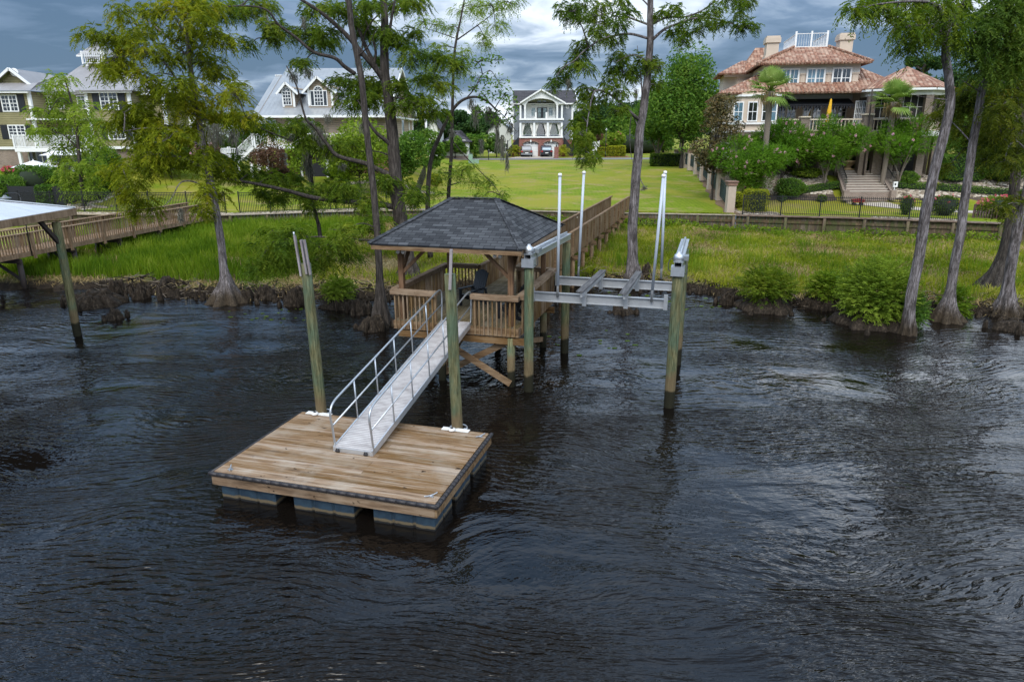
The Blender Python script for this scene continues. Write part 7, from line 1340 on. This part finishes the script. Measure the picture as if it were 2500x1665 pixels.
sh('red and yellow flowering bush behind the large clipped mound', 28, 64, 1.2, 1.0, 'leaf_light', 500, .09, flowers='petal_red', nf=60)
sh('dark shrub beside the screened fence', 215, 57.5, 2.6, 1.8, 'leaf_dark', 2600, .1)
sh('dark reddish shrub under the tan house deck', 700, 66, 2.8, 1.4, 'leaf_red', 2000, .1); sh('dark shrub at the foot of the white deck posts', 835, 66, 3.0, 1.5, 'leaf_dark', 2200, .1)
sh('brownish shrub left of the reddish one under the deck', 650, 65, 1.6, 1.0, 'leaf_red', 1000, .1)
sh('yellow flowering bush by the fence corner near the thin stems', 1066, 70, 1.3, 1.2, 'leaf_yellow', 800, .1)
sh('round clipped yellow-topped shrub inside the corner of the right iron fence', 1855, 50.0, 1.45, 1.55, 'leaf_yellow', 2600, .055, True)
sh('bright yellow shrub behind the last fence pier', 1808, 52.2, 1.2, 1.25, 'leaf_yellow', 1500, .06); sh('smaller yellow shrub beside the bright one', 1826, 53, 1.3, 1.0, 'leaf_yellow', 1500, .06)
sh('dark azalea mound on the rock bank left of the steps', 1938, 56.0, 2.4, 1.5, 'leaf_broad', 3000, .07); sh('low green mound on top of the rock bank', 1975, 58, 2.6, .8, 'leaf_light', 2000, .07)
sh('small grey-green shrub under the bare-stemmed myrtle', 2018, 55.0, .7, .6, 'leaf_dark', 700, .06); sh('boxy green hedge between fountain and terrace pier', 2118, 60, 1.6, 1.15, 'leaf_light', 1800, .06, True)
sh('dark shrub on the bank right of the steps', 2225, 56.2, 1.5, 1.1, 'leaf_broad', 1800, .07); sh('small shrub at the top right of the steps', 2155, 58.6, .9, .7, 'leaf_broad', 900, .06)
sh('long dark clipped hedge behind the leaning trunks', 2345, 56.5, 3.4, 1.9, 'leaf_broad', 4500, .08, True, dep=2); sh('dark spreading shrub far right behind the twin trunks', 2450, 56, 4.2, 2.0, 'leaf_dark', 3500, .09)
sh('yellow-green small shrub left of the dark clipped hedge', 2285, 55.5, .9, .8, 'leaf_yellow', 800, .06)
P = Pt(2305, 500, 47.6); shrub('rose_bush', 'rose bush inside the iron fence between the leaning trunks', (P[0], 47.3, 1.8), (2.0, 1.2, 1.35), 'leaf_dark', 1700, .07, False, 'rose bushes', 'petal_red', 8)
P = Pt(2213, 500, 48); shrub('rose_bush', 'small rose bush behind the leaning grey trunk', (P[0], 47.8, 1.8), (.9, .9, 1.3), 'leaf_dark', 800, .06, False, 'rose bushes', 'petal_red', 8)
P = Pt(2440, 480, 46.5); shrub('rose_bush', 'pink-flowering rose bush above the right boardwalk railing', (P[0], 46, 1.9), (3.2, 1.4, 1.3), 'leaf_light', 2200, .07, False, 'rose bushes', 'petal_red', 60)
sh('dark low hedge at the foot of the spreading tree across the lawn', 1632, 96, 4.6, 1.6, 'leaf_dark', 2500, .14, True, dep=1.5); sh('olive hedge mass behind the playhouse', 1560, 132, 12, 4.2, 'leaf_broad', 5000, .25, dep=4)
# curved low hedges along the garden lawn
for lab, pts in (('curved low hedge along the rock bank left of the steps', [(1905, 498), (1935, 484), (1985, 474), (2030, 468), (2068, 463)]), ('curved low hedge along the rock bank right of the steps', [(2192, 466), (2250, 470), (2330, 476), (2400, 482), (2500, 490)])):
    Q = catmull([GT(*p) for p in pts], 8); o = thing('low_hedge', lab, 'hedge', tuple(Q[0]), 0, 'curved low hedges'); mb = MB(); W_p = []
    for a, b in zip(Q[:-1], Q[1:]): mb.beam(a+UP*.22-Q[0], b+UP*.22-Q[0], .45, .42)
    mb.build('stems', M['core_dark'], o); n = 3600; t_ = rng.random(n)*(len(Q)-1.001); i_ = t_.astype(int); c = Q[i_]+(Q[i_+1]-Q[i_])*(t_-i_)[:, None]; a_ = rng.uniform(0, pi, n); c = c+np.stack([np.zeros(n), np.cos(a_)*.33, .08+np.sin(a_)*.46], 1)+rng.normal(size=(n, 3))*.03; quads('foliage', [leaves(c, .06)], M['leaf_broad'], o)  # solid dark core runs inside the hedge leaves
# rock banks: base sheet, stones as stuff
def rocks(name, lab, fn, n, s0, mat='stones'):
    V = []; Fq = []; base = np.array([(-1, -1, -.6), (1, -1, -.6), (1, 1, -.6), (-1, 1, -.6), (-.7, -.7, .6), (.7, -.7, .6), (.7, .7, .6), (-.7, .7, .6)]); fc = np.array([(0, 1, 5, 4), (1, 2, 6, 5), (2, 3, 7, 6), (3, 0, 4, 7), (4, 5, 6, 7)])
    for k in range(n):
        x, y = fn(); s_ = s0*rng.uniform(.5, 1.4); a = rng.uniform(0, 6.28); R_ = np.array([[cos(a), -sin(a), 0], [sin(a), cos(a), 0], [0, 0, 1]]); b = (base*(1+rng.normal(0, .18, (8, 3))))*[s_*1.3, s_*.8, s_*.55]; V.append(b@R_.T+[x, y, float(zt(x, y))+s_*.15]); Fq.append(fc+8*k)
    return tag(mesh_np(name, np.concatenate(V), np.concatenate(Fq), M[mat], n=4), kind='stuff')
def bank(px0, px1, f0, f1):
    def fn():
        while True:
            px_ = rng.uniform(px0, px1); py_ = rng.uniform(f0, f1); P = GT(px_, py_)
            if not (s0[0]-.6 < P[0] < s1[0]+.6 and P[1] > 52) and P[1] > 53.2+(0 if px_ < 2100 else -.5): return P[0], P[1]
    return fn
rocks('bank_stones', '', bank(1870, 2072, 415, 480), 1900, .13); rocks('bank_stones', '', bank(2150, 2520, 425, 490), 2300, .13)
for xa_, xb_ in ((19.5, s0[0]-.5), (s1[0]+.5, 42)): drape('mulch_bed', [(xa_, 55.2-.12*(xa_-24)), (xb_, 55.2-.12*(xb_-24)), (xb_, 58.6-.12*(xb_-24)), (xa_, 58.6-.12*(xa_-24))], M['mulch_dark'], .03, step=.6)
def edge1(): 
    t_ = rng.random(); x = 15.95+2.6*rng.random(); return x, float(yb(x))+.3+rng.random()*2.2
rocks('gravel_bed', '', edge1, 420, .09); rocks('gravel_bed', '', lambda: (lambda x: (x, float(yb(x))+.35+rng.random()*.5))(rng.uniform(24, 28.6)), 350, .09)
rocks('gravel_bed', '', lambda: (lambda x: (x, float(yb(x))+.25+rng.random()*.5*(1+4*math.exp(-((x+8.4)/1.3)**2))))(rng.uniform(-32, -7.4)), 1500, .08)
PA, PB = GT(166, 498), GT(293, 450)
rocks('edge_stones', '', lambda: (lambda t_: (PA[0]+(PB[0]-PA[0])*t_+.5+rng.normal()*.12, PA[1]+(PB[1]-PA[1])*t_+rng.normal()*.2))(rng.random()), 260, .16)
TB = Pt(211, 514, 54); rocks('edge_stones', '', lambda: (TB[0]+rng.normal()*.9, 54+rng.normal()*.6), 120, .14)
rocks('edge_stones', '', lambda: (lambda t_: (-16+9*t_, 62.5+3*sin(t_*3)+rng.normal()*.25))(rng.random()), 300, .16)
straw = [(xp(y)-(.55 if y < 60 else .7), y) for y in np.linspace(48.6, 104, 24)]
for nm, off0, off1 in (('straw_strip', -.55, .35),):
    V = []; 
    ys = np.linspace(48.5, 105, 90)
    for y in ys: V += [(float(xp(y))+off0-.3*sin(y*1.3)*.4-.2, y, float(zt(float(xp(y))+off0, y))+.02), (float(xp(y))+off1, y, float(zt(float(xp(y))+off1, y))+.03)]
    i = np.arange(len(ys)-1)*2; tag(mesh_np('straw_bed', V, np.stack([i, i+1, i+3, i+2], 1), M['straw_bed'], n=4), kind='structure')
# ================================================================== marsh vegetation (uncountable) and shoreline wood
def blades(n, xf, hf, wd, mat, name, lean=.25, keep=None):
    x, d = xf(n); y0_ = ysh(x); y1_ = yb(x); y = y0_+d*(y1_-y0_-.2); z = zm(x, y); h = hf(x, d, n)
    ok = z > .05
    if keep is not None: ok &= keep(x, y)
    x, y, z, h = x[ok], y[ok], z[ok], h[ok]; n = len(x); P = np.stack([x, y, z-.03], 1); a = rng.uniform(0, 2*pi, n); l = rng.normal(0, lean, (n, 2)); sd = np.stack([np.cos(a), np.sin(a), np.zeros(n)], 1)*wd*rng.uniform(.6, 1.4, (n, 1))*.5
    m = P+np.stack([l[:, 0]*h*.35, l[:, 1]*h*.35, h*.6], 1); t = P+np.stack([l[:, 0]*h, l[:, 1]*h, h*(1-.3*np.abs(l).sum(1))], 1)
    T = np.stack([P-sd, P+sd, m+sd*.8, m-sd*.8, m-sd*.8, m+sd*.8, t+sd*.1, t-sd*.1], 1).reshape(-1, 3); q = .5+.5*np.sin(x*.7+2*np.sin(y*.6)); tint = np.repeat(np.clip(rng.random(n)*.6+.4*q, 0, 1), 8)
    return tag(mesh_np(name, T, np.arange(len(T)).reshape(-1, 4), M[mat], tint=tint, n=4), kind='stuff')
nb2 = lambda x, y: .5+.25*np.sin(x*.9+1.3*np.sin(y*.5))+.25*np.sin(y*1.1+x*.35+2*np.sin(x*.23))
LR = lambda n: (rng.uniform(-28, -7.5, n), rng.random(n)**.85*.93+.06)
blades(52000, LR, lambda x, d, n: (.35+.65*rng.random(n))*(.55+.45*np.clip((-9-x)/4, 0, 1)), .035, 'leaf_reed', 'marsh_reeds', .2, keep=lambda x, y: (nb2(x, y)+.15*(x < -12)-.5*np.clip((x+12.5)/4, 0, 1)-.35*((x > -14) & (y < ysh(x)+4)) > rng.uniform(.12, .5, len(x))))
blades(60000, lambda n: (rng.uniform(-9.5, 4.5, n), rng.random(n)*.94+.05), lambda x, d, n: .15+.4*rng.random(n), .032, 'leaf_grass', 'marsh_grass', .5, keep=lambda x, y: nb2(x, y) > rng.uniform(.3, .9, len(x)))
blades(120000, lambda n: (rng.uniform(3, 36, n), rng.random(n)**.95*.96+.04), lambda x, d, n: (.14+.4*rng.random(n)**1.5)*(1.15-.55*d), .032, 'leaf_grass', 'marsh_grass', .5, keep=lambda x, y: nb2(x, y) > rng.uniform(.0, .55, len(x)))
blades(24000, lambda n: (rng.uniform(4, 36, n), rng.random(n)*.9+.08), lambda x, d, n: (.45+.6*rng.random(n))*(1.1-.5*d), .03, 'leaf_reed', 'marsh_reeds', .18, keep=lambda x, y: np.sin(x*1.3+y*.7)*np.sin(x*.45-y*.9) > rng.uniform(.1, .9, len(x)))
blades(110000, lambda n: (rng.uniform(-28, 36, n), rng.random(n)*.98+.02), lambda x, d, n: .10+.25*rng.random(n), .035, 'leaf_straw', 'dead_grass', 1.2, keep=lambda x, y: (1-nb2(x, y))+.12*(x > 3)+.6*((x > -11.5) & (x < 3)) > rng.uniform(.25, .8, len(x)))
# broad-leaved weeds against the bulkhead
n = 9000; x = rng.uniform(-26, 30, n); y = yb(x)-.25-rng.gamma(1.5, .45, n); p = np.stack([x, y, zm(x, y)+rng.random(n)*.45*(.4+nb2(x, y))], 1); o = quads('bank_weeds', [leaves(p, .11)], M['leaf_reed'], None, 'stuff')
# stumps and knees
def stump(lab, P, r, h, tuft=None, lf='leaf_reed', k=9, grp='cypress stumps along the shore', name='cypress_stump', tr=None):
    o = thing(name, lab, 'stump', (P[0], P[1], 0), 0, grp); ph = rng.random()*6; mb = MB(); m_ = max(5, int(7+r*9))
    for j in range(m_):
        a = ph+j*2.4; rr = r*.62*sqrt((j+.5)/m_)*1.15; hh = h*rng.uniform(.65, 1.12)*(1.0 if rr < r*.5 else .85); c_, s_ = cos(a), sin(a); q = r*rng.uniform(.26, .40)+.03; k1 = rng.uniform(1.25, 1.6); dx_, dy_ = rng.normal(size=2)*.05
        mb.tube([(c_*rr*1.7, s_*rr*1.7, -.4), (c_*rr*1.45, s_*rr*1.45, 0), (c_*rr*1.15, s_*rr*1.15, hh*.35), (c_*rr+dx_*.5, s_*rr+dy_*.5, hh*.8), (c_*rr+dx_, s_*rr+dy_, hh)], [q*1.7, q*1.45, q*1.05, q*.8, q*rng.uniform(.15, .6)], 10, flute=lambda i, t, k1=k1, j=j: 1+.16*cos(3*t+j)+.10*cos(5*t+i*k1)+.05*sin(9*t+j))
    mb.build('stump', M['stump'], o)
    for j in range(5): a = ph+j*1.27; rr = r*rng.uniform(1.25, 2.0); hk = rng.uniform(.10, .5); MB().tube([(cos(a)*rr, sin(a)*rr, -.3), (cos(a)*rr, sin(a)*rr, hk*.6), (cos(a)*rr*.97, sin(a)*rr*.97, hk)], [.12, .09, .02], 8, flute=lambda i, t: 1+.15*cos(4*t)).build('root_knee', M['stump'], o)
    if tuft:
        tw, th_, nf_ = tuft; c = np.array([P[0], P[1], h+th_*.30]); p, dd = ell(nf_, c, (tw/2, tw/2, th_*.52), .1); parts = [feather(p, dd*[1, 1, .8]+UP*.55, rng.uniform(.6, 1.1, nf_)*.42, 12, .12, .032, .3)]; quads('sprouts', parts, M[lf], o)
    return o
stump('wide stump with olive-green sprouts, leftmost of the three bushy stumps on the right', Gr(1868, 757, 0), .85, .62, (2.1, 1.3, 900), 'leaf_cypress')
stump('stump with a bright green tuft, middle of the three bushy stumps on the right', Gr(2015, 752, 0), .68, .55, (1.45, 1.05, 650), 'leaf_reed')
stump('stump hidden under a large yellow-green bush beside the leaning trunk, at the right', Gr(2130, 796, 0), .95, .6, (2.6, 2.3, 2300), 'leaf_light')
stump('large hollow stump at the left shore, nearest the left boardwalk', Gr(240, 737, 0), .72, .62); stump('tall narrow broken stump behind the large hollow one', Gr(285, 712, 0), .3, .85, k=5); stump('small broken black stump out in the water at the left', Gr(280, 770, 0), .28, .42, k=5)
stump('low dark stump just right of the left boathouse pile', Gr(190, 728, 0), .45, .35); stump('short square snag between the left stump and the cypress foot', Gr(347, 722, 0), .2, .7, k=4)
stump('pale-topped log stump in the brush left of the cypress foot', Gr(415, 705, 0), .5, .7); stump('dark stump with green tuft right of the left guide pile', Gr(830, 745, 0), .55, .55, (1.2, .8, 380), 'leaf_light'); stump('dark ragged stump under the low olive boughs', Gr(722, 738, 0), .42, .8, k=6)
stump('small dark stump left of the low olive boughs', Gr(600, 728, 0), .3, .5, k=5); stump('thick dark stump right of the left cypress foot', Gr(655, 722, 0), .4, .6, k=7)
stump('rock-like stump in the water under the boat lift cradle', Gr(1520, 765, 0), .33, .28, k=4); stump('square snag beside the slender cypress behind the boat lift', Gr(1578, 690, .1), .24, .95, k=5); stump('dark snag in the shallows left of the first bushy stump', Gr(1772, 745, 0), .22, .5, k=4)
stump('dark rounded stump at the right edge beside the twin trunks', Gr(2480, 812, 0), .55, .3); stump('knobbly dark stump close left of the straight bare trunk', Gr(880, 760, 0), .32, .65, k=5)
stump('cluster stump of tall cypress knees at the foot of the straight bare trunk', Gr(915, 800, 0), .4, .55, k=6)
P = Gr(2320, 745, .5); o = thing('leaf_tuft', 'green fern-like tuft on the foot of the mottled trunk', 'plant', tuple(P)); p, dd = ell(420, np.array(P), (.5, .3, .7), .1); quads('sprouts', [feather(p-[0, .35, 0], dd+UP*.5, np.full(420, .35), 12, .11, .03, .3)], M['leaf_reed'], o)
P = Gr(2228, 790, .4); o = thing('leaf_tuft', 'dark green tuft right behind the leaning trunk foot', 'plant', tuple(P)); p, dd = ell(380, np.array(P)+[.25, .5, .2], (.45, .3, .6), .1); quads('sprouts', [feather(p, dd+UP*.5, np.full(380, .35), 12, .11, .03, .3)], M['leaf_broad'], o)
# knees: many small cones along the bank
mb = MB()
for k in range(260):
    x = rng.uniform(-20, 22); y = float(ysh(x))+rng.normal(-.1, .5); h_ = rng.uniform(.12, .5); r_ = rng.uniform(.05, .13); mb.tube([(x, y, -.3), (x, y, h_*.5), (x+rng.normal()*.03, y, h_)], [r_*1.3, r_, r_*.2], 7, False)
tag(mb.build('cypress_knees', M['stump']), kind='stuff')
mb = MB()
for k in range(750):
    x = rng.uniform(-20, 24); y = float(ysh(x))+rng.normal(.25, .45); a = rng.uniform(0, 2*pi); L = rng.uniform(.3, 1.3); z_ = float(zm(x, y)); p0 = np.array([x, y, max(z_, -.05)+.05]); p1 = p0+np.array([cos(a)*L, sin(a)*L*.6, rng.uniform(-.1, .3)]); mb.tube(catmull([p0, (p0+p1)/2+rng.normal(size=3)*.08, p1], 3), np.linspace(rng.uniform(.012, .05), .008, 7), 5, False)
tag(mb.build('driftwood', M['stump']), kind='stuff'); mb = MB()
for k in range(300):
    x = rng.uniform(-20, 24); y = float(ysh(x))+rng.normal(.5, .45); a = rng.uniform(0, 2*pi); L = rng.uniform(.3, 1.1); p0 = np.array([x, y, max(float(zm(x, y)), -.05)+.08]); p1 = p0+np.array([cos(a)*L, sin(a)*L*.5, rng.uniform(-.1, .35)]); mb.tube(catmull([p0, (p0+p1)/2+rng.normal(size=3)*.08, p1], 3), np.linspace(rng.uniform(.010, .026), .006, 7), 5, False)
tag(mb.build('driftwood', M['twig']), kind='stuff')
n = 2600; x = rng.uniform(-20, 24, n); y = ysh(x)+rng.normal(.1, .35, n); p = np.stack([x, y, np.maximum(zm(x, y), .0)+rng.random(n)*.2], 1); quads('shore_litter', [strands(p[:700], rng.uniform(.1, .3, 700), .035)], M['leaf_straw'], None, 'stuff')
mb = MB()
for k in range(90):
    c = [(9.5, 29.3), (2.2, 24), (-10, 28), (5, 30.5)][rng.integers(4)]; x = c[0]+rng.normal()*1.6; y = c[1]+rng.normal()*.8; s_ = rng.uniform(.04, .13); mb.quad(*[(x+s_*cos(t), y+s_*.8*sin(t), .012) for t in np.linspace(0, 5.2, 6)])
tag(mb.build('floating_leaves', M['leaf_light']), kind='stuff')
# garden lawn edge grass fringe hanging over the middle wall
n = 6000; x = rng.uniform(-6, 15.4, n); p = np.stack([x, yb(x)+.1+rng.random(n)*.15, np.full(n, 1.76)], 1); d = nrm(rng.normal(size=(n, 3))*[.6, .6, .2]+UP*.7); quads('lawn_edge_grass', [(np.stack([p-[.012, 0, 0], p+[.012, 0, 0], p+d*.12+[.004, 0, 0], p+d*.12-[.004, 0, 0]], 1).reshape(-1, 3), rng.random(n).repeat(4))], M['leaf_grass'], None, 'stuff')
